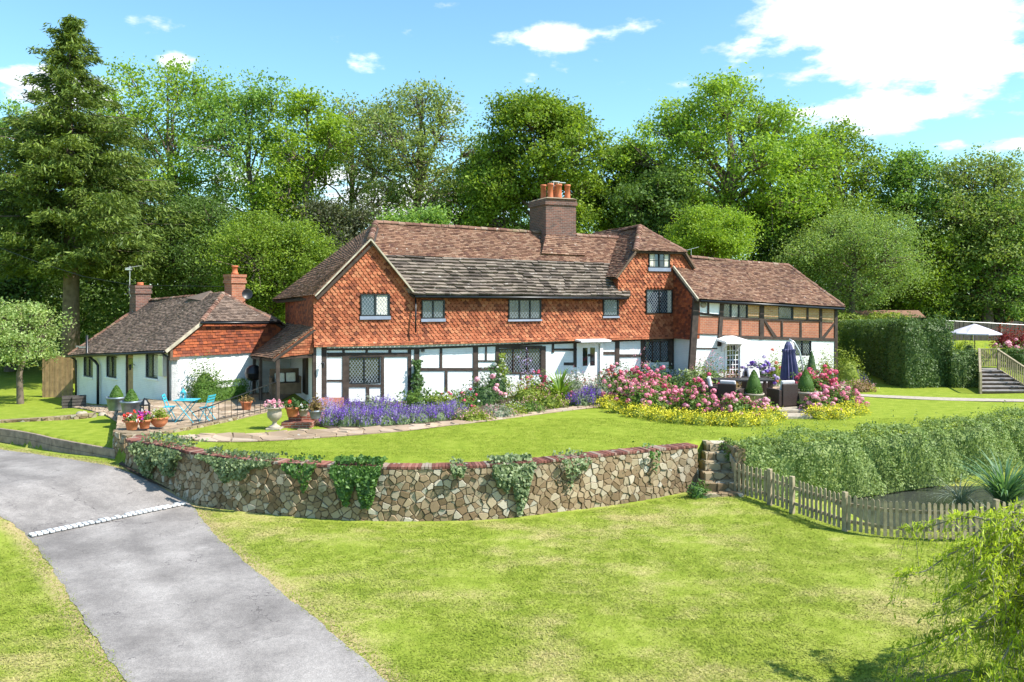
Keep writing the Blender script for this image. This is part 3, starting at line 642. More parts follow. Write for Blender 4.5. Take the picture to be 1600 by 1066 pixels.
def window(parent, M, w_, h_, lights=2, lattice='diamond', fw=.045, mat='frame', lead='leading', glass='glass', label=None, curtain=None, depth=.07, rnd=None, pitch=.13, apron=0, tilt=.012, name='window', slope=0.0):
    """M: matrix putting the window's lower left corner (x along, z up, -y outward) in its parent's axes"""
    rnd = rnd or random.Random(int(w_*1000)); sh = Matrix(((1, 0, 0, 0), (0, 1, 0, 0), (slope, 0, 1, 0), (0, 0, 0, 1))); M = M @ sh
    mb = MB()
    for bx_ in ((0, fw, 0, h_), (w_-fw, w_, 0, h_), (fw, w_-fw, 0, fw), (fw, w_-fw, h_-fw, h_)): mb.box(bx_[0], bx_[1], -.03, depth, bx_[2], bx_[3], M)
    cell = (w_-fw)/lights
    for i in range(1, lights): mb.box(i*cell-.002, i*cell+fw+.002, -.024, depth-.01, fw, h_-fw, M)
    f = mb.build(name, MT[mat], parent); tag(f, label)
    pn = MB(); ld = MB()
    for i in range(lights):
        a0, a1, z0, z1 = i*cell+fw, (i+1)*cell, fw, h_-fw; k = rnd.uniform(-.012, .012); k2 = rnd.uniform(-.012, .012)
        pn.add([M @ Vector(p) for p in ((a0, .016+k*.4, z0), (a1, .016-k*.4, z0), (a1, .016-k*.4+tilt*(z1-z0), z1), (a0, .016+k*.4+tilt*(z1-z0), z1))], [(0, 1, 2, 3)])
        bw = .008 if lattice == 'diamond' else .011
        if lattice == 'diamond':
            px_ = min(pitch, (a1-a0)/3.0); pz = px_*1.3; rect = [(a0, z0), (a1, z0), (a1, z1), (a0, z1)]
            n = int((a1-a0)/px_+(z1-z0)/pz)+3
            for sgn in (1, -1):
                for j in range(-n, n+1):
                    xx = (a0 if sgn > 0 else a1)+j*px_*sgn
                    d = (px_*sgn, pz); l = math.hypot(*d); nn = (d[1]/l*bw, -d[0]/l*bw); L2 = 60
                    qd = [(xx-d[0]*L2+nn[0], z0-d[1]*L2+nn[1]), (xx+d[0]*L2+nn[0], z0+d[1]*L2+nn[1]), (xx+d[0]*L2-nn[0], z0+d[1]*L2-nn[1]), (xx-d[0]*L2-nn[0], z0-d[1]*L2-nn[1])]
                    if area2(qd) < 0: qd = qd[::-1]
                    q = clip_convex(qd, rect)
                    if len(q) >= 3 and abs(area2(q)) > 1e-5: ld.add([M @ Vector((p[0], .012 if sgn > 0 else .014, p[1])) for p in q], [tuple(range(len(q)))])
        elif lattice == 'grid':
            nx, nz = max(1, round((a1-a0)/pitch)), max(1, round((z1-z0)/(pitch*1.25)))
            for j in range(1, nx): x = a0+(a1-a0)*j/nx; ld.box(x-bw, x+bw, .0, .018, z0, z1, M)
            for j in range(1, nz): z = z0+(z1-z0)*j/nz; ld.box(a0, a1, .001, .017, z-bw, z+bw, M)
    pn.build('pane', MT[glass], f)
    if ld.v: ld.build('glazing_bars' if lattice == 'grid' else 'leading', MT[lead], f)
    if curtain:
        for (a, b2) in curtain:
            cb = MB(); n = 8
            for i in range(n):
                xa, xb = a+(b2-a)*i/n, a+(b2-a)*(i+1)/n; ya, yb2 = .014+.004*(i % 2), .014+.004*((i+1) % 2)
                cb.add([M @ Vector(p) for p in ((xa, ya, fw), (xb, yb2, fw), (xb, yb2, h_-fw), (xa, ya, h_-fw))], [(0, 1, 2, 3)])
            cb.build('curtain', MT['curtain'], f)
    if apron:
        ab = MB(); ab.prism([M @ Vector(p) for p in ((-.03, -.03, -.002), (w_+.03, -.03, -.002), (w_+.03, -.055, -apron), (-.03, -.055, -apron))], M.to_3x3() @ Vector((0, .02, 0))); ab.build('lead_apron', MT['lead_sheet'], f)
    return f
def beams(mb, fr, lst, y, proud=.035, depth=.12, sets=None):
    """beam outlines from pixel rectangles / quads on the plane y, laid proud of the wall"""
    rnd = random.Random(len(lst))
    for q in lst:
        pts = [(q[0], q[2]), (q[1], q[2]), (q[1], q[3]), (q[0], q[3])] if not isinstance(q[0], tuple) else q
        pp = proud+rnd.uniform(0, .008); P_ = [fr.py(u, v, y) for u, v in pts]
        for p in P_: p.x += rnd.uniform(-.006, .006); p.z += rnd.uniform(-.006, .006); p.y = y-pp
        mb.prism(P_, (0, depth, 0))
def at(p, rz=0): return Matrix.Translation(p) @ Matrix.Rotation(rz, 4, 'Z')

# ============================================================ FARMHOUSE
A = Frame(-7.4, 31.0, 23.4)
house = empty('farmhouse', 'long tile hung and timber framed farmhouse with a sooty brick chimney and red roofs', 'house', A.o, A.a)
f = A.py
xL = 0.0; xG = f(649, 470).x; xT0 = f(965, 470).x; xT1 = f(1052, 470).x; zJ = 2.27; yW = -1.58
xE = A.py(1305, 500, yW).x
x650 = xG
# ---- ground floor wall (set back under the overhang)
yg = .09
gw = MB(); holes = []
def hole(u0, u1, v0, v1, y): a = A.py(u0, v1, y); b2 = A.py(u1, v0, y); c_ = A.py((u0+u1)/2, v0, y); d = A.py((u0+u1)/2, v1, y); return [a.x, b2.x, d.z, c_.z]
H_w1 = hole(544, 594, 558, 600, yg); H_w2 = hole(779, 846, 544, 583, yg); H_w3 = hole(1006, 1045, 532, 566, yg); H_d = hole(905, 937, 537, 600, yg); H_d[2] = .12
holed_wall(gw, xL+.1, xT1+.05, -.2, zJ+.1, yg, .3, [H_w1, H_w2, H_w3, H_d]); 
gw.build('ground_floor_wall', MT['white_wall'], house)
bm_ = MB()
beams(bm_, A, [
    (499, 510, 543, 640), (511, 640, 551, 557.5), (535, 545, 557, 631), (511, 536, 593, 596.5),
    (572, 577, 604, 628), (595, 600, 555, 629), (540, 598, 600.5, 605), (541, 598, 554.5, 558), (637, 642.5, 543, 620), (647, 655, 543, 634),
    (535, 538.5, 544, 552), (571, 574.5, 544, 552), (607, 611, 544, 552), (655, 741, 575, 579.5), (687, 691, 543, 576), (695, 699, 579, 612), (739, 747, 541, 604),
    (758, 760.5, 541, 563), (747, 774, 563, 565), (747, 774, 574, 579), (774, 779.5, 541, 590), (779, 847, 540, 544), (846, 852.5, 541, 596), (779, 847, 582, 584.5), (812, 815, 584, 592),
    (862, 865.5, 537, 551), (865, 897, 544.5, 548), (896, 901.5, 535, 574), (881, 896, 566.5, 571), (941, 961, 549.5, 554), (961, 967.5, 531, 572),
    (967, 1001, 553.5, 558), (1001, 1006, 528, 577), (1045, 1052, 528, 577), (1006, 1045, 528, 531.5)], yg)
beams(bm_, A, [[(512, 630), (600, 626), (600, 629.5), (512, 634)], [(492, 544.5), (655, 543), (655, 546), (492, 548)], [(655, 543), (1052, 527.5), (1052, 530.5), (655, 546)]], yg, .05, .14)
# sill along the jetty
bm_.build('timber_frame', MT['timber'], house, bevel=.008)
# corner post and brackets of the porch side
# ---- tile-hung upper storey: backing + tiles, flared at the foot
def flare(z, zb=zJ): k = max(0, 1-(z-zb)/.55); return .13*k*k
apex = f(579, 375, -.02); zt = apex.z
Lf = f(496, 459, 0); Rt = f(646, 459, 0)
gable_poly = [(0, zJ), (xG+.1, zJ), (xG+.1, f(646, 461).z), (apex.x, zt-.02), (0, Lf.z-.02)]
back = MB(); back.prism([(x, .02, z) for x, z in gable_poly], (0, .3, 0))
back.prism([(x, .021, z) for x, z in ((xG+.05, zJ), (xT0, zJ), (xT0, 4.2), (xG+.05, 4.2))], (0, .3, 0))
tA = f(995, 390, 0); tB = f(1068, 392, 0); tC = f(965, 431, 0); tD = f(1057, 418, 0); xTr = f(1082, 420, 0).x
tower_poly = [(xT0, zJ), (xT1+.02, zJ), (xT1+.02, 5.6), (xT1+.02, tB.z), (tA.x, tA.z), (tC.x, tC.z)]
tp_ext = [(xT1, zJ), (xTr+.1, zJ), (xTr+.1, f(1082, 418, 0).z), (tB.x, tB.z), (xT1, tB.z)]
back.prism([(x, .02, z) for x, z in tower_poly], (0, .3, 0)); back.prism([(x, .021, z) for x, z in tp_ext], (0, .3, 0))
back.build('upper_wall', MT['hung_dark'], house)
holesU = [hole(563, 609, 459.5, 494, 0), hole(658.5, 694.5, 469, 498, 0), hole(794, 845, 468, 499, 0), hole(942, 966, 466, 494, 0), hole(1009, 1050, 452.5, 490, 0), hole(1013, 1046, 396, 418.5, 0)]
rnd = random.Random(21); th_ = MB()
mapw = lambda a, b2, h: (a, -flare(b2)-h-.004, b2)
for poly in (gable_poly, [(xG+.1, zJ), (xT0, zJ), (xT0, 4.12), (xG+.1, 4.12)]):
    lay(th_, poly, mapw, .18, .115, .034, rnd, 'fish', jit=.04, holes=holesU)
lay(th_, tower_poly, mapw, .18, .115, .034, rnd, 'fish', jit=.04, holes=holesU)
lay(th_, tp_ext, mapw, .18, .115, .034, rnd, 'fish', jit=.04)
# bottom plain courses
lay(th_, [(0, zJ-.06), (xT1, zJ-.06), (xT1, zJ+.1), (0, zJ+.1)], lambda a, b2, h: (a, -flare(max(b2, zJ))-h-.02, b2), .165, .085, .022, rnd)
th_.build('tile_hanging', MT['hung_tile'], house)
# ---- side wall facing the cottage
dS = 7.0; sw = MB(); sw.prism([(.02, .03, -.2), (.02, dS, -.2), (.02, dS, 2.3), (.02, .03, 2.3)], (.28, 0, 0)); sw.build('side_wall', MT['white_wall'], house)
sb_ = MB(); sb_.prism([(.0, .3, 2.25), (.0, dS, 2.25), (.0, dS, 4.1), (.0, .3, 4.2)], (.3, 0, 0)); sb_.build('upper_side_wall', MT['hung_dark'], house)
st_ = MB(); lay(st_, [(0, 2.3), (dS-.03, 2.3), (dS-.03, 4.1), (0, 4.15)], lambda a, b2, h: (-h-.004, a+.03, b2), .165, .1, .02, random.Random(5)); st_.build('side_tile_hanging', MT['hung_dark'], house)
bk = MB(); bk.box(.3, xT0+1, dS-.3, dS-.02, -.2, 4.0); bk.build('rear_wall', MT['brick_red'], house)
# ---- main roof
yR = 2.7
Rl = f(587, 348, yR); Rr = f(985, 373, yR); E0 = f(560, 463, -.32); E0.x = .6; E0.z = 4.17; E1 = f(975, 464, -.32)
def lerp(a, b2, t_): return a+(b2-a)*t_
k1 = .53
# stone slabs below, red tiles above; the ridge sags a little
Ks = lambda p, q: lerp(p, q, k1)
hipx = Vector((f(579, 378, 1.6).x-.35, 1.5, 0))
S0, S1 = Vector((xG-.12, -.24, 4.14)), Vector((E1.x+.35, -.24, E1.z))
T0, T1 = Vector((Rl.x, yR, Rl.z)), Vector((Rr.x, yR, Rr.z))
m0 = Vector((1.95, lerp(S0, T0, k1).y, lerp(S0, T0, k1).z)); m1 = lerp(S1, T1, k1)
roof_face('stone_slab_roof', house, [S0, S1, m1, m0], MT['slate'], 3, tw=.36, g=.225, thick=.10, wvar=.35, jit=.03, sag=.03)
Tm = f(800, 361, yR); sg = [T0, f(700, 354.5, yR), Tm, f(890, 367, yR), T1]
mm = [lerp(m0, m1, (p.x-T0.x)/(T1.x-T0.x)) for p in sg]; up_ = Vector((0, -.03, .03))
for i in range(4): roof_face('tile_roof', house, [mm[i]+up_, mm[i+1]+up_, sg[i+1], sg[i]], MT['roof_red'], 10+i, sag=0, slab=.08)
ridge_line('ridge_tiles', house, [p+Vector((0, 0, .02)) for p in sg], .12)
# back slope, plain
roof_face('rear_roof', house, [Vector((T1.x, 5.9, 3.9)), Vector((T0.x-.5, 5.9, 3.9)), T0, T1], MT['roof_red'], 31, tw=.33, g=.2)
# left (hip) slope running down over the side wall
Fl = f(495, 461.5, -.14); Gp = f(579, 374, -.14); Bl = Vector((-.5, dS+.5, f(436, 468, dS+.5).z)); Fl.x -= .12
Kp = Vector((Gp.x+.03, 1.5, Gp.z+.02))
roof_face('hip_roof', house, [Bl, Fl, Gp, Rl], MT['roof_brown'], 41, mode='bi', tw=.165, g=.1, sag=.10)
roof_face('rear_hip_roof', house, [Vector((T0.x+.1, 5.9, 3.9)), Bl, Rl], MT['roof_brown'], 43, mode='pl', tw=.3, g=.2)
ridge_line('hip_tiles', house, [Gp+Vector((.0, .05, .02)), Rl+Vector((0, 0, .04))], .13, .2)
# hidden right slope of the front gable
g2 = MB(); g2.prism([Gp+Vector((0, .0, -.03)), Vector((xG+.05, -.12, 4.15)), Vector((xG+.05, .6, 4.5)), Vector((Gp.x, 1.6, Gp.z+.0))], (0, 0, -.08)); g2.build('gable_return', MT['slate'], house)
vg = MB(); vg.bar(Gp+Vector((0, -.04, .0)), Fl+Vector((.05, -.04, -.03)), .09, .05); vg.bar(Gp+Vector((0, -.04, .0)), Vector((f(648, 459, -.18).x, -.18, f(648, 459, -.18).z)), .09, .055); vg.build('verge', MT['verge'], house)
# gutter
gt = MB(); gt.tube([Vector((xG-.1, -.30, 4.08)), Vector((S1.x-.2, -.31, S1.z-.07))], .055, 8); gt.build('gutter', MT['black'], house, True)
dp = MB(); dp.tube([f(649.5, 466, -.14), f(649.5, 520, -.3)], .035, 8); dp.build('downpipe', MT['black'], house, True)
ev = MB(); ev.box(xG+.1, xT0, -.28, .02, 4.06, 4.10); ev.build('eaves_board', MT['timber'], house)
# ---- crosswing (tower) roof
Th = f(1000, 353, 1.35); hl = f(993, 391.5, -.16); hr = f(1071, 393.5, -.16); tl = f(963, 433, -.16)
back_r = f(930, 370, 5.6)
tlb = Vector((tl.x-.35, 3.0, tl.z-.02)); 
roof_face('crosswing_roof', house, [Vector((tl.x-.2, 5.9, tl.z+.1)), tl+Vector((-.05, 0, 0)), hl, Th, back_r] , MT['roof_red'], 51, mode='pl')
roof_face('half_hip_roof', house, [hl+Vector((-.1, -.05, -.02)), hr+Vector((.1, -.05, -.02)), Th], MT['roof_red'], 52, mode='pl')
tr = f(1086, 418, -.1)
roof_face('crosswing_far_roof', house, [tr, Vector((tr.x+.4, 5.9, tr.z-.6)), Vector((Th.x, 5.6, Th.z)), Th, hr], MT['roof_red'], 53, mode='pl', tw=.3, g=.2)
ridge_line('ridge_tiles', house, [back_r, Th], .12); ridge_line('hip_tiles', house, [hl, Th], .14, .16); ridge_line('hip_tiles', house, [hr, Th], .12, .2)
vt = MB(); vt.bar(hl+Vector((0, .0, -.05)), tl+Vector((0, .0, -.05)), .09, .07); vt.build('verge', MT['timber_mid'], house); vt = MB(); vt.bar(hr+Vector((0, 0, -.05)), tr+Vector((0, .0, -.05)), .09, .07); vt.build('verge', MT['timber_mid'], house)
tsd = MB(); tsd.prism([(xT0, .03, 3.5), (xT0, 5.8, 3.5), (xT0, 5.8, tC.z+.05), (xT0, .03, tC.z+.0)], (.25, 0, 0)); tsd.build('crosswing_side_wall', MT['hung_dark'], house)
# ---- cheek of the projecting wing
xC = xT1; zc = f(1056, 416, 0).z
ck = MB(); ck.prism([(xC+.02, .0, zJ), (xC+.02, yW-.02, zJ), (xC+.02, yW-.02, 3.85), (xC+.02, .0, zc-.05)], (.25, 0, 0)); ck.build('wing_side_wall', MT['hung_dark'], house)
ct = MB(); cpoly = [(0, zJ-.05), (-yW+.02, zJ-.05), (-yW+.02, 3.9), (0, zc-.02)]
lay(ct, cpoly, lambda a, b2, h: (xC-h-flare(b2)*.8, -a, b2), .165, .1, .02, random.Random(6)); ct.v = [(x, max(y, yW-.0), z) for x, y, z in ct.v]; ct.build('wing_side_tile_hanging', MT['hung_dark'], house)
cg = MB(); cg.box(xC+.1, xC+.35, yW+.05, .2, -.2, zJ); cg.build('wing_lower_wall', MT['white_wall'], house)
# ---- right wing
eL = A.py(1090, 465.5, yW); eR = A.py(1305, 480, yW); fl0 = A.py(1085, 522, yW); fl1 = A.py(1305, 531, yW)
sl_ = (fl1.z-fl0.z)/(fl1.x-fl0.x)
X0 = xC+.0; Wz = lambda x, z: z+sl_*(x-X0)*min(1, max(0, z/2.4))
def wh(u0, u1, v0, v1):
    p = A.py((u0+u1)/2, v0, yW); q = A.py((u0+u1)/2, v1, yW); dzz = sl_*(p.x-X0); return [A.py(u0, v0, yW).x, A.py(u1, v0, yW).x, q.z-dzz, p.z-dzz]
zf_ = fl0.z
wg = MB(); Hd2 = wh(1135, 1156, 539, 600); Hd2[2] = .1; Hg = wh(1241, 1268, 533, 560)
Wz2 = lambda x, z: z+sl_*(x-X0)*min(1, max(0, z/zf_))
def unz(h): return h
holed_wall(wg, X0, xE, -.2, zf_, yW, .3, [Hd2, Hg], Wz2); wg.build('wing_ground_wall', MT['white_wall'], house)
Hu1 = wh(1129, 1169, 474, 497.5); Hu2 = wh(1216, 1240, 478.5, 499.5)
zr = A.py(1125, 495, yW).z - sl_*(A.py(1125, 495, yW).x-X0); zt_ = eL.z+.12
Wl = lambda x, z: z+sl_*(x-X0)
wu = MB(); holed_wall(wu, X0, xE, zf_+.001, zr, yW, .3, [], Wl); wu.build('brick_infill', MT['brick_red'], house)
xo = A.py(1165, 480, yW).x; xp = A.py(1127, 480, yW).x
wo_ = MB(); holed_wall(wo_, xp, xE, zr+.001, zt_, yW, .3, [Hu1, Hu2], Wl); wo_.build('brick_infill', MT['brick_ochre'], house)
wp_ = MB(); holed_wall(wp_, X0, xp-.001, zr+.001, zt_, yW, .3, [], Wl); wp_.build('plaster_panel', MT['white'], house)
wb = MB()
beams(wb, A, [[(1083.5, 466), (1093, 466), (1085, 585), (1075.5, 585)], [(1090, 487.5), (1126, 492), (1126, 496), (1089, 491)], (1105, 1107.5, 470, 490),
    [(1125, 473), (1131, 473), (1126, 541), (1120.5, 541)], [(1121, 523.5), (1305, 529), (1305, 533.5), (1121, 528.5)], [(1127, 495), (1190, 497.5), (1190, 500.5), (1127, 498)], [(1190, 498), (1284, 500), (1284, 503), (1190, 501)],
    (1186.5, 1193, 477, 531), (1155, 1158, 498, 525), (1220, 1222.8, 501, 530), (1249.5, 1252.2, 501, 531), (1260, 1262.6, 479, 501), (1280, 1284, 480, 532), [(1193, 502.5), (1195, 500), (1214, 527), (1208, 528)], [(1303, 504), (1303, 508.5), (1287, 530), (1282, 529)],
    (1303.5, 1308, 482, 592), [(1086, 521), (1121, 522.5), (1121, 524), (1086, 522.5)], (1084, 1120, 543.5, 545.5)], yW, .04, .12)
wb.prism([A.py(1090, 466, yW)+Vector((0, -.05, 0)), A.py(1306, 479, yW)+Vector((0, -.05, 0)), A.py(1306, 482.5, yW)+Vector((0, -.05, 0)), A.py(1090, 469.5, yW)+Vector((0, -.05, 0))], (0, .12, 0))
wb.build('timber_frame', MT['timber'], house, bevel=.008)
es = MB(); es.prism([(xE-.02, yW+.02, -.2), (xE-.02, yW+4.6, -.2), (xE-.02, yW+4.6, 3.5), (xE-.02, yW+.02, 3.55)], (.02, 0, 0)); es.build('wing_end_wall', MT['brick_red'], house)
# wing roof
yr2 = .72; wr0 = A.py(1079, 401.5, yr2); wr1 = A.py(1231, 414, yr2); we0 = A.py(1089, 467, yW-.32); we1 = A.py(1321, 480, yW-.32)
we0.x = xC-.03
vA = Vector((xC-.03, -.05, zc)) 
# verge of the projecting part, then the slope up to the ridge
wr0b = Vector((xC-.03, yr2, wr0.z+.02))
wrm = lerp(wr0, wr1, .5)+Vector((0, 0, -.03)); wem = lerp(we0, we1, .42)
roof_face('wing_roof', house, [we0, wem, wrm, wr0b], MT['roof_red'], 61, sag=.05)
roof_face('wing_roof', house, [wem, we1, wr1, wrm], MT['roof_red'], 62, mode='pl', sag=0)
roof_face('wing_hip_roof', house, [we1, Vector((we1.x, yW+4.9, we1.z)), wr1], MT['roof_red'], 63, mode='pl', tw=.3, g=.2)
roof_face('wing_rear_roof', house, [Vector((we1.x, yW+4.9, we1.z)), Vector((xTr, yW+4.9, we0.z)), wr0, wr1], MT['roof_red'], 64, tw=.3, g=.2)
ridge_line('ridge_tiles', house, [wr0, wrm, wr1], .11); ridge_line('hip_tiles', house, [we1+Vector((-.05, .05, .05)), wr1], .11, .25)
vw = MB(); vw.bar(we0+Vector((-.02, -.02, -.04)), Vector((xC-.05, -.06, zc-.03)), .06, .11); vw.build('verge', MT['verge'], house)
gw2 = MB(); gw2.tube([we0+Vector((.1, -.03, -.09)), we1+Vector((-.1, -.03, -.09))], .05, 8); gw2.build('gutter', MT['black'], house, True)
# ---- chimney stack
cA = A.py(853, 340, 2.1); cB = A.py(900, 340, 2.1); zb_ = 6.0; ztp = A.py(876, 311, 2.1).z; dC = 1.75
ch = MB(); ch.box(cA.x, cB.x, 2.1, 2.1+dC, zb_, ztp-.28); ch.box(cA.x-.05, cB.x+.05, 2.05, 2.15+dC, ztp-.281, ztp-.12); ch.box(cA.x-.02, cB.x+.02, 2.08, 2.12+dC, ztp-.12, ztp)
ch.box(cA.x-.12, cB.x+.2, 1.98, 2.1+dC, zb_, 6.75)
chim = ch.build('chimney', MT['brick_dark'], house)
fb = MB(); fb.prism([(cA.x-.02, 2.0, ztp+.001), (cB.x+.02, 2.0, ztp), (cB.x-.1, 2.2, ztp+.07), (cA.x+.1, 2.2, ztp+.07)], (0, dC, 0)); fb.build('flaunching', MT['mortar'], chim)
for (u, vt_, r_, yy) in ((849, 290, .125, 3.4), (860, 288, .13, 2.75), (873, 289, .14, 2.6), (886.5, 290, .13, 2.55), (868, 291, .12, 3.5)):
    p = A.py(u, vt_, yy); pm = MB(); h_ = p.z-ztp
    pm.lathe([(r_*1.12, 0), (r_*1.05, .1), (r_, .2), (r_*.96, h_-.09), (r_*1.12, h_-.08), (r_*1.12, h_), (r_*.85, h_), (r_*.8, h_-.2)], (p.x, yy, ztp+.03)); pm.build('chimney_pot', MT['pot_orange'], chim, True)
cw = MB(); p = A.py(867, 284, 2.9)
for dx_ in (-.12, .12):
    for dy_ in (-.12, .12): cw.box(p.x+dx_-.012, p.x+dx_+.012, 2.9+dy_-.012, 2.9+dy_+.012, ztp+.5, p.z)
cw.box(p.x-.18, p.x+.18, 2.75, 3.1, p.z-.03, p.z); cw.box(p.x+.2, p.x+.5, 2.8, 3.05, p.z-.05, p.z-.02); cw.build('cowl', MT['alu'], chim)
sd_ = roof_face('chimney_apron', house, [Vector((A.py(846, 372, 1.5).x, 1.5, 5.96)), Vector((A.py(915, 372, 1.5).x, 1.5, 5.93)), Vector((cB.x+.12, 2.08, 6.78)), Vector((cA.x, 2.08, 6.85))], MT['roof_red'], 71, mode='bi', slab=.3, slabmat=MT['roof_red'])
# ---- windows
def place_win(H, y, **k):
    k.setdefault('tilt', .032 if H[2] > 2.3 else .012)
    return window(house, at(Vector((H[0], y, H[2]))), H[1]-H[0], H[3]-H[2], **k)
wd = holesU[0][1]-holesU[0][0]; place_win(holesU[0], -.03, lights=2, apron=.13, tilt=.04, curtain=[(wd*.55, wd*.9)], label='two light leaded window in the big tiled gable')
place_win(holesU[1], -.03, lights=2, apron=.12, tilt=.02, label='small leaded window beside the tiled gable')
place_win(holesU[2], -.03, lights=3, apron=.08, tilt=.014, label='three light leaded window under the stone slab eaves')
place_win(holesU[3], -.03, lights=1, apron=.08, label='narrow leaded window beside the crosswing')
wd = holesU[4][1]-holesU[4][0]; place_win(holesU[4], -.03, lights=2, curtain=[(wd*.82, wd-.05)], label='large leaded window in the crosswing')
wd = holesU[5][1]-holesU[5][0]; place_win(holesU[5], -.03, lights=2, lattice='grid', pitch=.2, lead='frame', curtain=[(.05, wd*.3), (wd*.72, wd-.05)], apron=.16, glass='glass_dark', label='attic window with cream curtains')
place_win(H_w1, yg+.0, lights=2, mat='frame', glass='glass_dark', pitch=.12)
place_win(H_w2, yg+.0, lights=3, mat='timber', glass='glass_dark', pitch=.13)
place_win(H_w3, yg+.0, lights=3, mat='timber', glass='glass_dark', pitch=.13)
window(house, at(Vector((Hu1[0], yW+.04, Wl(Hu1[0], Hu1[2])))), Hu1[1]-Hu1[0], Hu1[3]-Hu1[2], lights=3, glass='glass_dark', slope=sl_, fw=.06, curtain=[(.55, .85)])
window(house, at(Vector((Hu2[0], yW+.04, Wl(Hu2[0], Hu2[2])))), Hu2[1]-Hu2[0], Hu2[3]-Hu2[2], lights=1, glass='glass_dark', slope=sl_, fw=.06)
window(house, at(Vector((Hg[0], yW+.04, Wz2(Hg[0], Hg[2])))), Hg[1]-Hg[0], Hg[3]-Hg[2], lights=2, glass='glass_dark', fw=.05)
# ---- front door with canopy
dw = H_d[1]-H_d[0]; dh = H_d[3]-H_d[2]
fd = MB(); fd.box(H_d[0], H_d[1], yg+.05, yg+.11, H_d[2], H_d[3]); door = fd.build('front_door', MT['white'], house)
dgl = MB(); c_ = (H_d[0]+H_d[1])/2
for s0, s1 in ((-.30, -.07), (.06, .29)): dgl.box(c_+s0, c_+s1, yg+.04, yg+.06, H_d[3]-.95, H_d[3]-.18)
dgl.build('pane', MT['glass_dark'], door)
kn = MB(); kn.lathe([(.005, 0), (.06, .0), (.06, .02), (.005, .02)], (0, 0, 0), 12); ko = kn.build('door_knocker', MT['black'], door); ko.location = (c_, yg+.045, H_d[3]-.5); ko.rotation_euler = (R(90), 0, 0)
cs = MB(); cs.box(H_d[0]-.14, H_d[0], yg-.05, yg+.1, -.05, H_d[3]+.12); cs.box(H_d[1], H_d[1]+.14, yg-.05, yg+.1, -.05, H_d[3]+.12); cs.box(H_d[0], H_d[1], yg-.05, yg+.1, H_d[3]+.001, H_d[3]+.12)
cs.build('door_surround', MT['white'], house)
zc1 = A.py(930, 533, -.3).z; cn = MB(); cx0, cx1 = A.py(906, 533, -.6).x, A.py(953, 533, -.6).x
cn.prism([(cx0, -.72, zc1-.02), (cx1, -.72, zc1-.02), (cx1, -.72, zc1+.05), (cx0, -.72, zc1+.05)], (0, .85, .05)); cn.build('door_canopy', MT['white'], house)
# ---- garden door of the wing, hipped canopy
g0, g1, gz0, gz1 = Hd2; zz = Wz2(g0, gz1)-gz1
gd = MB(); gd.box(g0, g1, yW+.05, yW+.1, .1, gz1+zz); gdo = gd.build('garden_door', MT['white'], house)
gg = MB(); gbar = MB(); ww_ = g1-g0; hh_ = gz1+zz-.22
gg.box(g0+.07, g1-.07, yW+.035, yW+.051, .45, gz1+zz-.07); gg.build('pane', MT['glass_dark'], gdo)
for i in range(1, 4): x = g0+.07+(ww_-.14)*i/4; gbar.box(x-.014, x+.014, yW+.02, yW+.036, .45, gz1+zz-.07)
for i in range(1, 7): z = .45+(gz1+zz-.52)*i/7; gbar.box(g0+.07, g1-.07, yW+.021, yW+.0355, z-.014, z+.014)
gbar.build('glazing_bars', MT['white'], gdo)
gs = MB(); gs.box(g0-.1, g0, yW-.04, yW+.08, .0, gz1+zz+.1); gs.box(g1, g1+.1, yW-.04, yW+.08, .0, gz1+zz+.1); gs.build('door_surround', MT['white'], house)
q0, q1 = A.py(1134, 533, yW-.7), A.py(1177, 533, yW-.7); zq = q0.z-.08; ht = A.py(1157, 525, yW).z
cn = MB(); a_, b_, c2, d_ = Vector((q0.x, yW-.75, zq+.05)), Vector((q1.x, yW-.75, zq+.0)), Vector((q1.x-.05, yW-.0, zq+.12)), Vector((q0.x+.05, yW, zq+.15))
r0, r1 = Vector((q0.x+.5, yW-.3, ht+.02)), Vector((q1.x-.5, yW, ht+.02)); r0b = Vector((q0.x+.45, yW, ht+.02))
dn = Vector((0, 0, -.09)); vs = [a_, b_, c2, d_, r0, r1, r0b]; cn.add(vs+[v+dn for v in vs[:4]], [(0, 1, 4), (1, 5, 4), (1, 2, 5), (3, 0, 4, 6), (4, 5, 6), (7, 8, 1, 0), (8, 9, 2, 1), (10, 7, 0, 3), (10, 9, 8, 7)])
cn.prism([(q0.x+.3, yW-.02, zq-.45), (q0.x+.3, yW-.5, zq), (q0.x+.3, yW-.02, zq)], (.05, 0, 0)); cn.prism([(q1.x-.4, yW-.02, zq-.45), (q1.x-.4, yW-.5, zq), (q1.x-.4, yW-.02, zq)], (.05, 0, 0))
cn.build('door_canopy', MT['white'], house)
# plaque on the white panel
pq = MB(); p = A.py(1098.5, 476.5, yW); pq.lathe([(.15, 0), (.16, .012), (.02, .015)], (0, 0, 0), 20); po = pq.build('wall_plaque', MT['stone_pot'], house, True); po.location = (p.x, yW-.02, p.z); po.rotation_euler = (R(90), 0, 0); po.scale = (1, .8, 1)
# alarm box, wall lamp, vent
def wall_lamp(p, par, out=(0, -1, 0)):
    o = Vector(out); mb = MB(); mb.tube([p, p+o*.1+Vector((0, 0, .08)), p+o*.2+Vector((0, 0, .03))], .012, 6); q = p+o*.2; mb.lathe([(.02, .05), (.075, -.0), (.065, -.01), (.045, -.17), (.02, -.19)], q, 6); return mb.build('wall_lantern', MT['black'], par)
wall_lamp(A.py(503, 567, yg-.06), house); wall_lamp(A.py(896, 545, yg-.06), house)
ab = MB(); p = A.py(656, 547, yg); ab.cbox(p+Vector((.1, -.08, -.02)), .12, .08, .1); ab.build('security_light', MT['black'], house)
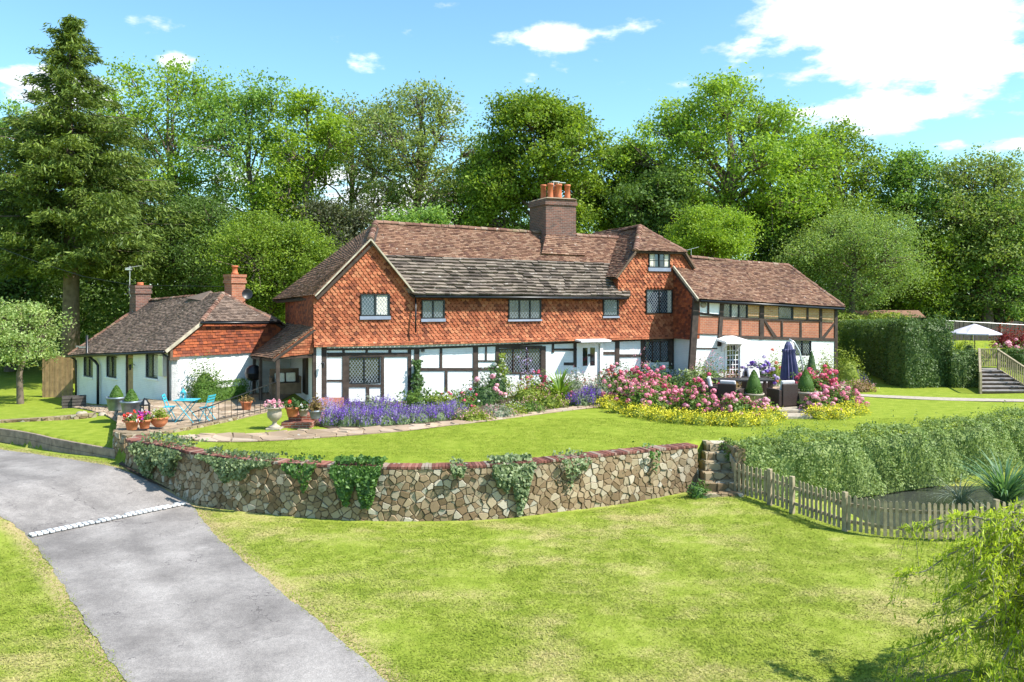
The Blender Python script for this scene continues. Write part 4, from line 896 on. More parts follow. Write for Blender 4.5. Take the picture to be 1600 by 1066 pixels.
# telephone wire along the house is left to the wires below
# ---- porch: lean-to over the side door
P0 = f(487, 513, .02); px0 = f(426, 561, .02).x
po_ = empty_p = house
pr = [Vector((px0-.35, 6.3, 1.55)), Vector((px0-.06, -.02, f(426, 560, .0).z)), Vector((-.0, -.02, f(488, 511.5, 0).z)), Vector((-.0, 6.6, 2.9))]
roof_face('porch_roof', house, pr, MT['roof_brown'], 81, mode='bi', sag=.03)
pf = MB(); lay(pf, [(px0+.02, 1.82), (0.0, 1.98), (0, 2.95), ], lambda a, b2, h: (a, .02-h, b2), .165, .09, .02, random.Random(8)); 
pf.prism([(px0+.05, .05, 1.80), (.0, .05, 1.95), (0, .05, 2.9)], (0, .08, 0)); pf.build('porch_gable_tiles', MT['hung_tile'], house)
for u in (434, 491): p = f(u, 600, .08); pp = MB(); pp.box(p.x-.07, p.x+.07, .02, .16, -.05, 1.79 if u < 470 else 2.3); pp.build('porch_post', MT['timber'], house, bevel=.01)
for yy in (2.4, 4.6, 6.0): pp = MB(); pp.box(px0-.2, px0-.08, yy, yy+.12, .0, 1.72); pp.build('porch_post', MT['timber'], house, bevel=.01)
pp = MB(); pp.box(px0, 0, .04, .14, 1.80, 1.92); pp.build('porch_beam', MT['timber'], house)
sdo = MB(); sdo.box(-.06, .02, 1.2, 2.1, .3, 2.1); so_ = sdo.build('side_door', MT['timber'], house)
sh_ = MB(); sh_.tube([(-.08, 1.3, 1.1), (-.11, 1.3, 1.2), (-.08, 1.3, 1.3)], .012, 6); sh_.build('door_handle', MT['black'], so_)
bw_ = MB(); bw_.box(px0-.1, 0, 6.4, 6.6, -.1, 2.2); bw_.build('porch_back_wall', MT['white_wall'], house)
# ============================================================ COTTAGE
B = Frame(-13.3, 32.5, 47.0)
cot = empty('cottage', 'low white painted brick cottage with a mossy plum tiled roof and two small chimneys', 'cottage', B.o, B.a)
cw_, cl = 5.9, 10.0; xr = 2.95
z_n = 2.02; drop = -.066                       # the eave sinks towards the far end
zE = lambda y: z_n + drop*y
# side wall x = 0 : build in a helper frame (x' = -y reversed) by a matrix
def side_rect(u0, u1, v0, v1):
    a = B.px(u0, (v0+v1)/2, 0); b2 = B.px(u1, (v0+v1)/2, 0); c_ = B.px((u0+u1)/2, v0, 0); d = B.px((u0+u1)/2, v1, 0); return [b2.y, a.y, d.z, c_.z]
SM = Matrix(((0, 1, 0, 0), (-1, 0, 0, 0), (0, 0, 1, 0), (0, 0, 0, 1)))      # (s, out, z) -> x = out, y = -s ; s = -y
wins = [side_rect(130, 145, 557, 589), side_rect(165.5, 182, 556, 590), side_rect(227, 246.5, 553, 591)]; dr = side_rect(196, 208, 553.5, 618)
hs = [[-q[1], -q[0], q[2], q[3]] for q in wins]; hd = [-dr[1], -dr[0], dr[2], dr[3]]
mb = MB(); holed_wall(mb, -cl, 0, -1.3, 2.0, 0, .28, hs+[hd], lambda s, z: z if z < 1.9 else zE(-s)+.03)
mb.v = [tuple(SM @ Vector(p)) for p in mb.v]; mb.build('side_wall', MT['white_wall'], cot)
for h in hs: window(cot, SM @ Matrix.Translation((h[0], .06, h[2])), h[1]-h[0], h[3]-h[2], lights=2, glass='glass_dark', pitch=.11, curtain=[((h[1]-h[0])*.55, (h[1]-h[0])*.9)] if h is hs[2] else None)
for h in hs:
    sb2 = MB(); sb2.box(h[0]-.05, h[1]+.05, -.06, .05, h[2]-.07, h[2]-.001, SM); sb2.build('window_sill', MT['white'], cot)
dm = MB(); dm.box(hd[0]+.05, hd[1]-.05, .08, .13, hd[2], hd[3]-.05, SM); cdo = dm.build('cottage_door', MT['oak_light'], cot)
dm = MB(); dm.box(hd[0]+.14, hd[1]-.14, .065, .081, hd[2]+1.15, hd[3]-.18, SM); dm.build('pane', MT['glass_dark'], cdo)
dm = MB(); dm.box(hd[0], hd[0]+.05, .02, .14, hd[2], hd[3], SM); dm.box(hd[1]-.05, hd[1], .02, .14, hd[2], hd[3], SM); dm.box(hd[0], hd[1], .02, .14, hd[3]-.05, hd[3]+.001, SM); dm.build('door_frame', MT['timber'], cot)
# gable wall y = 0
zb2 = B.py(268, 558, 0).z; zh = 3.06
hipL = B.py(315, 502, -.08); hipR = B.py(432, 502.5, -.08)
gwm = MB(); gwm.prism([(0, 0, -.4), (cw_, 0, -.4), (cw_, 0, zb2+.1), (0, 0, zb2+.1)], (0, .28, 0)); gwm.build('gable_wall', MT['white_wall'], cot)
gtp = [(-.02, zb2), (cw_-.0, zb2), (cw_, 2.1), (hipR.x, zh-.02), (hipL.x, zh-.02), (-.02, 2.08)]
bb_ = MB(); bb_.prism([(x, .01, z) for x, z in gtp], (0, .25, 0)); bb_.build('gable_backing', MT['timber'], cot)
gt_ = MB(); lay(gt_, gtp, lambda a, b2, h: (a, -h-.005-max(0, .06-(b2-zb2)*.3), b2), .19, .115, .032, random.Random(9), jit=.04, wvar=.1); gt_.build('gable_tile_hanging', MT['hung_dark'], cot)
gb = MB(); gb.box(-.12, .25, -.14, .1, zb2-.12, zb2-.0); gb.prism([(-.1, -.12, zb2), (.0, -.12, zb2), (.0, -.12, 2.05), (-.1, -.12, 1.95)], (0, .12, 0)); gb.build('bracket', MT['timber_mid'], cot)
# roof
ap = B.py(347, 458.5, 1.5); far_e = B.px(107, 555, -.38); far_e = Vector((-.38, far_e.y, far_e.z)); near_e = Vector((-.33, -.16, B.py(266, 547, -.16).z)); rb = B.py(236, 469, 8.8)
rb = Vector((xr, 8.9, rb.z)); ap.x = xr
roof_face('roof', cot, [far_e, near_e, hipL+Vector((0, -.04, 0)), ap, rb], MT['roof_purple'], 101, mode='pl', sag=0)
roof_face('half_hip_roof', cot, [hipL+Vector((-.08, -.05, 0)), hipR+Vector((.08, -.05, 0)), ap], MT['roof_purple'], 102, mode='pl')
fr_e = Vector((cw_+.35, -.16, 2.0)); fb_e = Vector((cw_+.35, 10.2, 1.45))
roof_face('far_roof', cot, [fr_e, fb_e, rb, ap, hipR], MT['roof_purple'], 103, mode='pl', tw=.3, g=.2)
roof_face('end_hip_roof', cot, [fb_e, far_e, rb], MT['roof_purple'], 104, mode='pl', tw=.3, g=.2)
ridge_line('ridge_tiles', cot, [ap, rb], .10); ridge_line('hip_tiles', cot, [hipL, ap], .12, .16); ridge_line('hip_tiles', cot, [hipR, ap], .11, .18); ridge_line('hip_tiles', cot, [far_e, rb], .10, .22)
bg_ = MB(); bg_.bar(near_e+Vector((.02, -.02, -.06)), hipL+Vector((0, -.04, -.06)), .05, .12); bg_.build('bargeboard', MT['verge'], cot)
gg_ = MB(); gg_.tube([near_e+Vector((-.07, -.05, -.07)), far_e+Vector((-.07, .1, -.07))], .055, 8); gg_.tube([hipL+Vector((-.1, -.12, -.06)), hipR+Vector((.1, -.12, -.06))], .05, 8); gg_.build('gutter', MT['black'], cot, True)
fa = MB(); fa.prism([near_e+Vector((.05, .05, -.12)), far_e+Vector((.05, 0, -.12)), far_e+Vector((.05, 0, -.02)), near_e+Vector((.05, .05, -.02))], (.03, 0, 0)); fa.build('fascia', MT['timber'], cot)
def chimney(par, x, y, w_, z0, z1, mat, pot, cap_n=2):
    m_ = MB(); m_.box(x-w_/2, x+w_/2, y-w_/2, y+w_/2, z0, z1-.4); 
    for i in range(cap_n): e_ = .05*(1-(i % 2)*.6); m_.box(x-w_/2-e_, x+w_/2+e_, y-w_/2-e_, y+w_/2+e_, z1-.4+i*.4/cap_n, z1-.4+(i+1)*.4/cap_n-.002)
    c_ = m_.build('chimney', mat, par); p = MB(); p.lathe([(.16, 0), (.15, .08), (.12, .1), (.11, pot-.08), (.15, pot-.07), (.15, pot), (.1, pot)], (x, y, z1)); p.build('chimney_pot', MT['pot_orange'], c_, True); return c_
q = B.py(367, 440, 3.1); ztop = B.py(367, 429, 3.1).z; chimney(cot, q.x+.0, 3.1, .66, 3.0, ztop, MT['brick_red'], .40, 3)
q = B.py(219, 446, 9.0); ztop = B.py(219, 446, 9.0).z; chimney(cot, q.x, 9.0, .72, 2.6, ztop, MT['brick_dark'], .14, 3)
# rear gablet seen over the ridge
gl = MB(); a_ = Vector((xr, 2.6, ap.z+.12)); gl.add([(xr-.5, 2.5, ap.z-.3), (xr+.5, 2.5, ap.z-.3), tuple(a_), (xr-.4, 4.2, ap.z-.2), (xr+.4, 4.2, ap.z-.2)], [(0, 1, 2), (0, 2, 3), (2, 1, 4), (2, 4, 3)]); gl.build('gablet', MT['roof_purple'], cot)
# pipes
def pipe(par, pts, r=.045, mat='black', name='downpipe'): m_ = MB(); m_.tube(pts, r, 8); return m_.build(name, MT[mat], par, True)
e = B.px(263, 548, -.1); pipe(cot, [Vector((-.36, e.y+.1, 1.92)), Vector((-.12, e.y, 1.72)), Vector((-.1, e.y, -.1))])
p1 = B.px(136, 524, -.35); p2 = B.px(136, 556, -.35); p3 = B.px(153, 571, -.12); p4 = B.px(153, 632, -.12)
pipe(cot, [p1, p2, Vector((-.14, p3.y+.25, p3.z+.16)), Vector((-.12, p3.y, p3.z)), Vector((-.12, p4.y, p4.z-.1))], .06, name='soil_pipe')
p5 = B.px(115, 558, -.1); pipe(cot, [Vector((-.3, p5.y+.2, p5.z+.1)), Vector((-.1, p5.y-.3, p5.z-.15)), Vector((-.1, p5.y-.3, -1.1))])
mbx = MB(); q = B.px(258, 571, -.0); mbx.box(-.20, 0, q.y-.2, q.y+.2, q.z-.42, q.z+.40); mbx.build('meter_box', MT['alu'], cot, bevel=.015)
wall_lamp(B.px(183, 559, -.0), cot, (-1, 0, 0)); wall_lamp(B.px(211, 571, -.0), cot, (-1, 0, 0))
# aerial on the far chimney
ae = empty('television_aerial', 'thin metal television aerial on a cranked pole on the far chimney', 'aerial', B.world(Vector((xr-.5, 9.0, 3.9))))
am = MB(); O_ = Vector(ae.location); t0 = GD(203, 416, O_.y)-O_; b0 = GD(207, 470, O_.y)-O_; k0 = GD(202, 455, O_.y)-O_
am.tube([b0, GD(202.5, 458, O_.y)-O_, t0], .022, 6); am.build('pole', MT['alu'], ae)
am = MB(); h0 = GD(198, 419, O_.y)-O_; h1 = GD(219, 415.5, O_.y)-O_; am.tube([h0, h1], .016, 6)
for i in range(8):
    p = h0.lerp(h1, i/7); am.tube([p+Vector((0, -.16, 0)), p+Vector((0, .16, 0))], .008, 4)
am.box(h0.x-.03, h0.x+.22, -.1, .1, h0.z-.10, h0.z-.02); am.build('antenna', MT['alu'], ae)
ds = empty('satellite_dish', 'small dark satellite dish beside the brick cottage chimney', 'dish', GD(386, 460, 37.3))
dm_ = MB(); n_ = 16
prof = [(.02, .0), (.12, .02), (.20, .05), (.235, .08), (.225, .08), (.16, .04), (.02, .015)]; dm_.lathe(prof, (0, 0, 0), 18); dd_ = dm_.build('dish', MT['frame'], ds, True); dd_.rotation_euler = (R(80), 0, R(25))
pipe(ds, [Vector((0, .05, 0)), Vector((0, .1, -.2)), Vector((-.35, .3, -.45))], .02, name='bracket')
# ------------------------------------------------------------ leaves
def rand_dirs(n, up=0.0, rng=RNG):
    d = rng.normal(size=(n, 3)); d[:, 2] += up; return d/np.linalg.norm(d, axis=1)[:, None]
def leaf_quads(P_, size, nrm, aspect=.55, rng=RNG, axis=None, droop=0.0):
    """diamond leaves centred on P_, facing nrm"""
    n = len(P_); a = rng.normal(size=(n, 3)) if axis is None else axis+rng.normal(size=(n, 3))*.25
    a -= nrm*(a*nrm).sum(1)[:, None]; a /= np.linalg.norm(a, axis=1)[:, None]+1e-9; b_ = np.cross(nrm, a)
    s = (np.asarray(size)*np.ones(n))[:, None]; h = s*.5; w_ = s*.5*aspect; fold = nrm*s*.10
    if droop: a = a.copy(); a[:, 2] -= droop
    V = np.stack([P_-a*h, P_+b_*w_-fold-a*h*.1, P_+a*h, P_-b_*w_-fold-a*h*.1], 1).reshape(-1, 3)
    return V, np.arange(n*4).reshape(n, 4)
def join_np(parts):
    vs, fs, n = [], [], 0
    for v, f_ in parts: vs.append(v); fs.append(f_+n); n += len(v)
    return np.concatenate(vs), np.concatenate(fs)

LM = {
 'ash': leaf_mat('ash leaves', (.16, .27, .035), (.33, .47, .07), .45, .25),
 'ash_cool': leaf_mat('cool green leaves', (.13, .24, .05), (.27, .42, .10), .42, .25),
 'lime': leaf_mat('yellow green leaves', (.18, .29, .025), (.34, .47, .06), .45, .3),
 'oak': leaf_mat('oak leaves', (.11, .185, .022), (.28, .39, .05), .4, .3),
 'sparse': leaf_mat('thin grey green leaves', (.15, .21, .06), (.31, .39, .12), .4, .3),
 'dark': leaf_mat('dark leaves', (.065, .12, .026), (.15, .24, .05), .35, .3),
 'plum': leaf_mat('dark plum leaves', (.055, .065, .035), (.13, .15, .07), .3, .3),
 'willowy': leaf_mat('pale grey green leaves', (.16, .25, .065), (.31, .42, .13), .42, .4),
 'spruce': leaf_mat('spruce needles', (.06, .11, .02), (.21, .28, .055), .28, .25),
 'young': leaf_mat('pale variegated leaves', (.22, .34, .09), (.46, .54, .24), .4, .6),
 'willow': leaf_mat('fresh willow leaves', (.26, .36, .025), (.52, .60, .08), .5, .8),
}
def limbs_to(mb, trunk_pts, r0, targets, rng, wobble=.35, n=5, frac=(.35, .95), rs=.34, tip=.02):
    T = [Vector(p) for p in trunk_pts]; L_ = len(T)-1
    for tg in targets:
        tg = Vector(tg); base_k = min(.97, max(frac[0], frac[0]+(frac[1]-frac[0])*max(0, min(1, (tg.z-T[0].z)/(T[-1].z-T[0].z)-.25)))) * L_
        i = min(L_-1, int(base_k)); s = T[i].lerp(T[i+1], base_k-i); d = tg-s; k_ = d.length; pts = [s]; rr = r0*rs*(1-.5*base_k/L_)
        for j in range(1, 4):
            q = s+d*(j/4)+Vector((rng.normal(), rng.normal(), rng.normal()))*wobble*k_*.07; q.z += k_*.07*math.sin(math.pi*j/4); pts.append(q)
        pts.append(tg); mb.tube(pts, [rr, rr*.8, rr*.6, rr*.38, tip], n, False)
def tree(name, label, x, y, top, w_, bottom, mat, bark='bark', nlobe=9, ncl=150, nleaf=60, leaf=.26, seed=1, trunk=.3, z0=None, density=1.0, clr=.95, flat=.6, group=None, shape=1.0, dp=.8, cat='tree', lean=0.0, twigs=True, ztop_bias=.0, lr=.42, aspect=.6):
    rng = np.random.default_rng(seed); z0 = hz_(x, y)-.2 if z0 is None else z0
    e = empty(name, label, cat, (x, y, z0), 0, group)
    H = top-z0; zb = bottom-z0; rz = (H-zb)/2; cz = (H+zb)/2; rx = w_/2
    # lobes inside an egg-shaped crown
    lob = []
    for i in range(nlobe):
        best = None
        for c__ in range(14):
            d = rand_dirs(1, .12, rng)[0]; k = rng.uniform(.42, .80); p = d*k; egg = 1.12-.20*shape*max(0, p[2])-.12*max(0, -p[2])
            c_ = np.array([p[0]*rx*egg+lean*p[2], p[1]*rx*egg*dp, cz+p[2]*rz]); m_ = min([np.linalg.norm((c_-q[0])/np.array([rx, rx, rz])) for q in lob] or [1])
            if best is None or m_ > best[0]: best = (m_, c_)
        lob.append((best[1], rng.uniform(.7, 1.3)*lr*min(rx, rz*1.1)))
    for tx, tz_ in ((rng.uniform(-.1, .1), .86), (rng.uniform(.3, .5), rng.uniform(.62, .8)), (-rng.uniform(.3, .5), rng.uniform(.55, .8))): lob.append((np.array([tx*rx+lean, rng.uniform(-.2, .2)*rx, cz+tz_*rz*.93-.2]), lr*min(rx, rz)*rng.uniform(.7, .9)))
    cl = []; wts = np.array([q[1]**2 for q in lob]); wts /= wts.sum()
    for li, q in enumerate(lob):
        n = max(3, int(1.35*ncl*wts[li])); d = rand_dirs(n, .25, rng); k = np.where(rng.random(n) < .75, rng.uniform(.3, 1.0, n)**.5, rng.uniform(1.0, 1.45, n))
        cl.append(q[0]+d*(k*q[1])[:, None]*np.array([1, 1, .82]))
    C_ = np.concatenate(cl); C_[:, 2] = np.minimum(C_[:, 2], H-.2); C_ = C_[C_[:, 2] > zb*.9]
    nl = rng.integers(int(nleaf*.7), int(nleaf*2.0), len(C_)); leaf = leaf*.82; idx = np.repeat(np.arange(len(C_)), nl)
    off = rng.normal(size=(len(idx), 3))*np.array([1, 1, flat])*(clr*rng.uniform(.6, 1.25, len(C_)))[idx][:, None]*.5
    P_ = C_[idx]+off; nr = rand_dirs(len(idx), .9, rng)
    V, Fq = leaf_quads(P_, leaf*rng.uniform(.6, 1.35, len(idx)), nr, aspect, rng)
    np_mesh('crown', V, Fq, LM[mat], e)
    mb = MB(); tp = [Vector((0, 0, -.3)), Vector((rng.normal()*.05*H*.2, 0, H*.25)), Vector((lean*.4+rng.normal()*.3, rng.normal()*.3, H*.5)), Vector((lean*.7+rng.normal()*.4, rng.normal()*.3, H*.72)), Vector((lean, 0, H*.93))]
    mb.tube(tp, [trunk*1.25, trunk, trunk*.75, trunk*.45, .04], 8, False)
    limbs_to(mb, tp[:-1], trunk, [q[0] for q in lob], rng, rs=.5, frac=(.35, .9), tip=.06, n=6)
    if twigs:
        sub = C_[rng.permutation(len(C_))[:min(len(C_), int(ncl*.7))]]
        for c_ in sub:
            q = min(lob, key=lambda l: np.linalg.norm(l[0]-c_)); a = Vector(q[0])*.75+Vector((0, 0, q[0][2]*.25-q[1]*.3)); b_ = Vector(c_); m_ = a.lerp(b_, .5)+Vector(rng.normal(size=3)*.12*q[1])
            mb.tube([a, m_, b_], [.055, .035, .012], 4, False)
    mb.build('trunk', MT[bark], e, True)
    return e
def px(u, Y): return (u-800)/F*Y
def zz_(v, Y): return CAM_Z-(v-VH)/F*Y
GT = 'trees standing behind the house'
# u, Y, top v, bottom v, width px, material ...
TR = [
 ('ash_tree', 'tall light green ash behind the spruce, its crown under the small white cloud', 262, 62, 92, 400, 240, 'ash', dict(ncl=300, nleaf=42, leaf=.30, nlobe=12, trunk=.32, lr=.34, clr=1.2)),
 ('ash_tree', 'slender ash with visible upright limbs, second from the spruce', 398, 60, 116, 420, 200, 'ash_cool', dict(ncl=240, nleaf=40, leaf=.28, nlobe=10, trunk=.3, lr=.36, clr=1.1)),
 ('ash_tree', 'bright yellow green tree crown above the left end of the main roof', 480, 58, 138, 400, 150, 'lime', dict(ncl=190, nleaf=48, leaf=.28, nlobe=9, trunk=.25, lr=.40)),
 ('thin_tree', 'thinly leaved grey green tree beside the bright yellow green one', 552, 64, 138, 420, 150, 'sparse', dict(ncl=260, nleaf=28, leaf=.26, nlobe=9, trunk=.3, lr=.4, clr=.9)),
 ('thin_tree', 'open crowned tree with bare spreading limbs against white cloud', 655, 60, 134, 385, 215, 'sparse', dict(ncl=420, nleaf=26, leaf=.25, nlobe=13, trunk=.42, lr=.34, clr=.9, shape=.6)),
 ('oak_tree', 'big dense oak with a rounded crown directly left of the main chimney', 845, 56, 146, 420, 200, 'oak', dict(ncl=560, nleaf=60, leaf=.27, nlobe=16, trunk=.5, lr=.34, shape=.5)),
 ('oak_tree', 'lower dark oak filling the dip right of the main chimney', 975, 60, 216, 430, 130, 'oak', dict(ncl=260, nleaf=60, leaf=.28, nlobe=11, trunk=.4)),
 ('ash_tree', 'very broad tall ash with many fanning limbs over the crosswing', 1135, 58, 122, 420, 275, 'ash', dict(ncl=620, nleaf=46, leaf=.28, nlobe=19, trunk=.55, lr=.31, shape=.5)),
 ('beech_tree', 'tall round topped beech right of the broad ash', 1310, 62, 194, 440, 165, 'oak', dict(ncl=300, nleaf=56, leaf=.28, nlobe=12, trunk=.45)),
 ('thin_tree', 'wispy tree with a feathery top against the low cloud', 1425, 62, 232, 430, 110, 'ash_cool', dict(ncl=300, nleaf=34, leaf=.26, nlobe=9, trunk=.3)),
 ('thin_tree', 'twisted open tree with dark curling branches near the picture edge', 1545, 61, 240, 480, 200, 'sparse', dict(ncl=520, nleaf=30, leaf=.26, nlobe=13, trunk=.35, shape=.4, lr=.34)),
 ('lime_tree', 'small fresh yellow green tree just right of the crosswing roof', 1112, 47, 324, 430, 118, 'lime', dict(ncl=230, nleaf=80, leaf=.15, lr=.33, nlobe=9, trunk=.2, clr=.7)),
 ('willow_tree', 'pale fine leaved bushy tree rising behind the right wing', 1330, 55, 322, 500, 190, 'willowy', dict(ncl=420, nleaf=66, leaf=.15, nlobe=15, lr=.30, trunk=.25, clr=.9, flat=.9, shape=.5)),
 ('lime_tree', 'mid green tree standing over the terrace hedge', 1425, 61, 360, 490, 130, 'oak', dict(ncl=230, nleaf=56, leaf=.24, nlobe=11, trunk=.25, clr=.9)),
 ('chestnut_tree', 'large dark leaved tree above the panel fence at the picture edge', 1560, 62, 300, 488, 220, 'ash_cool', dict(ncl=480, nleaf=60, leaf=.22, nlobe=15, trunk=.4)),
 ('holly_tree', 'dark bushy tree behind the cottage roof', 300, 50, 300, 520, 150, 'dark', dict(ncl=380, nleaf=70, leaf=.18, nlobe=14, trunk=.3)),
 ('hazel_tree', 'mid green bush like tree between the two roofs', 425, 46, 335, 520, 170, 'oak', dict(ncl=430, nleaf=85, leaf=.16, nlobe=16, trunk=.22, clr=.8, lr=.38)),
 ('plum_tree', 'dark purple leaved tree peeping over the end of the main roof', 530, 54, 318, 450, 150, 'plum', dict(ncl=200, nleaf=50, leaf=.22, nlobe=9, trunk=.3, lr=.36)),
 ('elder_tree', 'low light green tree behind the middle of the main roof', 650, 52, 330, 420, 120, 'ash_cool', dict(ncl=150, nleaf=40, leaf=.24, nlobe=8, trunk=.2)),
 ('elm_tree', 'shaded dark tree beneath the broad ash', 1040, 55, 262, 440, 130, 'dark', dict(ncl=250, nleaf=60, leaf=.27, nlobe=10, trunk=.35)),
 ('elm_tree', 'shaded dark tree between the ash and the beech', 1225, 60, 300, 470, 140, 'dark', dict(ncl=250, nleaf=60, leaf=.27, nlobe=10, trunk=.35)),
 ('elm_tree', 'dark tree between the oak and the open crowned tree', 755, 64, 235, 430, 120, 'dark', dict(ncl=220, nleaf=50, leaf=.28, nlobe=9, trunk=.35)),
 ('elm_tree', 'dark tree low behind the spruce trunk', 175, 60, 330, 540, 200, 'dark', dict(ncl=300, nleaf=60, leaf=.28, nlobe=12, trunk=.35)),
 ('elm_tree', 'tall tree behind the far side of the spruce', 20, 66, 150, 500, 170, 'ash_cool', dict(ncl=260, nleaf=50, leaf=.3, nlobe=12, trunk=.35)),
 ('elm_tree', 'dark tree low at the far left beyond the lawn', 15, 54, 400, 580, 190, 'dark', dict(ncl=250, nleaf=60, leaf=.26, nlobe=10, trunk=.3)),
]
for i, (nm, lb, u, Y, vt_, vb_, wp_x, mt_, kw) in enumerate(TR):
    tree(nm, lb, px(u, Y), Y, zz_(vt_, Y), wp_x/F*Y*1.1, zz_(vb_, Y), mt_, seed=100+i, group=GT, **kw)
# the wood behind: one far mass of undergrowth and more distant crowns
def woodland():
    rng = np.random.default_rng(5); C_ = []
    for k in range(1500):
        u = rng.uniform(-250, 1900); Y = rng.uniform(64, 84); lim = np.interp(u, [-250, 0, 200, 450, 560, 640, 740, 860, 960, 1240, 1400, 1500, 1900], [300, 330, 330, 330, 360, 385, 370, 330, 300, 330, 330, 330, 330])
        v = lim+rng.uniform(0, 1)**1.3*250; C_.append((px(u, Y), Y, max(zz_(v, Y), 1.0)))
    for k in range(500):                       # shrubs along the wood's edge
        u = rng.uniform(-200, 1800); Y = rng.uniform(50, 60); v = rng.uniform(430, 520)
        if u > 440: continue
        C_.append((px(u, Y), Y, max(zz_(v, Y), .5)))
    for k in range(330):
        Y = rng.uniform(60.5, 64); u = rng.uniform(1290, 1850); C_.append((px(u, Y), Y, zz_(rng.uniform(400, 500), Y)))
    C_ = np.array(C_); n = 80; idx = np.repeat(np.arange(len(C_)), n); P_ = C_[idx]+rng.normal(size=(len(idx), 3))*np.array([1.1, 1.0, .9])
    V, Fq = leaf_quads(P_, rng.uniform(.18, .36, len(idx)), rand_dirs(len(idx), .7, rng), .65, rng)
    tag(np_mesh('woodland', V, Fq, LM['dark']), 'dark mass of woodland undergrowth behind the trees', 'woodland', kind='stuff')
woodland()

# ------------------------------------------------------------ spruce
def spruce():
    Y = 47; x = px(110, Y); z0 = -1.1; top = zz_(22, Y); e = empty('spruce_tree', 'very tall dark spruce with drooping boughs and a bare lower trunk by the cottage', 'tree', (x, Y, z0))
    rng = np.random.default_rng(77); H = top-z0; Vs = []; mb = MB(); mb.tube([(0, 0, -.3), (.05, 0, H*.3), (-.05, 0, H*.65), (-.1, 0, H*.97)], [.52, .40, .2, .03], 12)
    z = H*.325; parts = []; np_ = 0
    while z < H*.985:
        k = (z/H-.325)/.675; Lb = (6.8*(1-k)**1.0+.45)*(1.0 if k > .08 else .82)
        nb = 7 if k < .6 else 4; a0 = rng.uniform(0, 6.28)
        for j in range(nb):
            a = a0+j*6.283/nb+rng.normal()*.22; Lj = Lb*rng.uniform(.5, 1.28); d = np.array([math.cos(a), math.sin(a), 0]); sd_ = np.array([-d[1], d[0], 0])
            def bp(s): return d*Lj*s+np.array([0, 0, z+Lj*(.24*s-.42*s*s+.20*s**5*1.0)*(1.15-k*.9)])+sd_*math.sin(s*3+a)*.05*Lj
            mb.tube([tuple(bp(s)) for s in (0, .3, .6, .95)], [.06*(1-k)+.02, .045*(1-k)+.015, .025, .01], 4, False)
            ns_ = int(24+Lj*(34 if k < .6 else 24))
            s = rng.uniform(.18, 1.0, ns_)**.8; P0 = np.array([bp(t_) for t_ in s]); wid = (.12+.42*np.sin(np.clip(s, 0, 1)*2.6))*Lj*.36; sg = rng.uniform(-1, 1, ns_)
            P1 = P0+sd_*(wid*sg)[:, None]; P1[:, 2] -= np.abs(sg)*wid*.28+rng.uniform(0, .45, ns_)*(1-k*.7)
            for rep_ in range(3):
                Q = P1+rng.normal(size=P1.shape)*np.array([.16, .16, .10]); ax = d*.8+sd_*np.sign(sg)[:, None]*.9*np.abs(sg)[:, None]; ax[:, 2] -= .35+rng.uniform(0, .5, ns_)
                V, Fq = leaf_quads(Q, rng.uniform(.20, .44, ns_), rand_dirs(ns_, 1.2, rng), .24, rng, axis=ax); parts.append((V, Fq))
        z += (.42-.02*k)*rng.uniform(.8, 1.2)
    V, Fq = join_np(parts); np_mesh('crown', V, Fq, LM['spruce'], e); mb.build('trunk', MT['bark'], e, True)
spruce()
# young tree on the left lawn
tree('young_tree', 'small pale variegated tree standing on the left lawn', G(32, 622, -.55).x, G(32, 622, -.55).y, zz_(466, 38), 132/F*38, zz_(592, 38), 'young', bark='bark', nlobe=14, ncl=170, nleaf=40, leaf=.14, seed=61, trunk=.13, clr=.62, z0=-.6, flat=.45, shape=3.0, lr=.27, dp=1)
# ------------------------------------------------------------ hedges
HL = {
 'hedge_near': leaf_mat('glossy mixed hedge leaves', (.10, .17, .035), (.31, .40, .13), .32, 1.2, .35),
 'hedge_dark': leaf_mat('clipped hedge leaves', (.05, .095, .025), (.12, .19, .05), .3, .8),
 'ivy': leaf_mat('ivy leaves', (.035, .09, .014), (.12, .24, .04), .25, 1.5, .5),
 'ivy_pale': leaf_mat('variegated ivy leaves', (.07, .12, .04), (.28, .34, .17), .25, 1.5, .5),
 'box': leaf_mat('clipped box leaves', (.06, .13, .02), (.13, .24, .04), .3, 2),
 'green': leaf_mat('garden foliage', (.07, .14, .025), (.19, .29, .06), .38, 2),
 'deep': leaf_mat('deep green foliage', (.035, .085, .02), (.11, .20, .05), .3, 2, .5),
 'grey': leaf_mat('silvery foliage', (.17, .21, .15), (.34, .38, .30), .3, 2),
 'lav_green': leaf_mat('lavender foliage', (.10, .16, .07), (.20, .27, .13), .3, 2),
 'lime': leaf_mat('lime foliage', (.17, .24, .03), (.34, .40, .07), .4, 2),
 'bronze': leaf_mat('bronze foliage', (.16, .10, .04), (.30, .22, .09), .35, 2),
 'strap': leaf_mat('bright strap leaves', (.12, .24, .02), (.26, .40, .06), .4, 2, .5),
 'iris': leaf_mat('blue green strap leaves', (.07, .16, .07), (.17, .30, .14), .35, 2, .5),
 'acer': leaf_mat('dark red leaves', (.15, .015, .02), (.34, .05, .045), .4, 1),
 'banana': leaf_mat('banana leaves', (.26, .34, .03), (.40, .46, .06), .5, 1, .5),
}
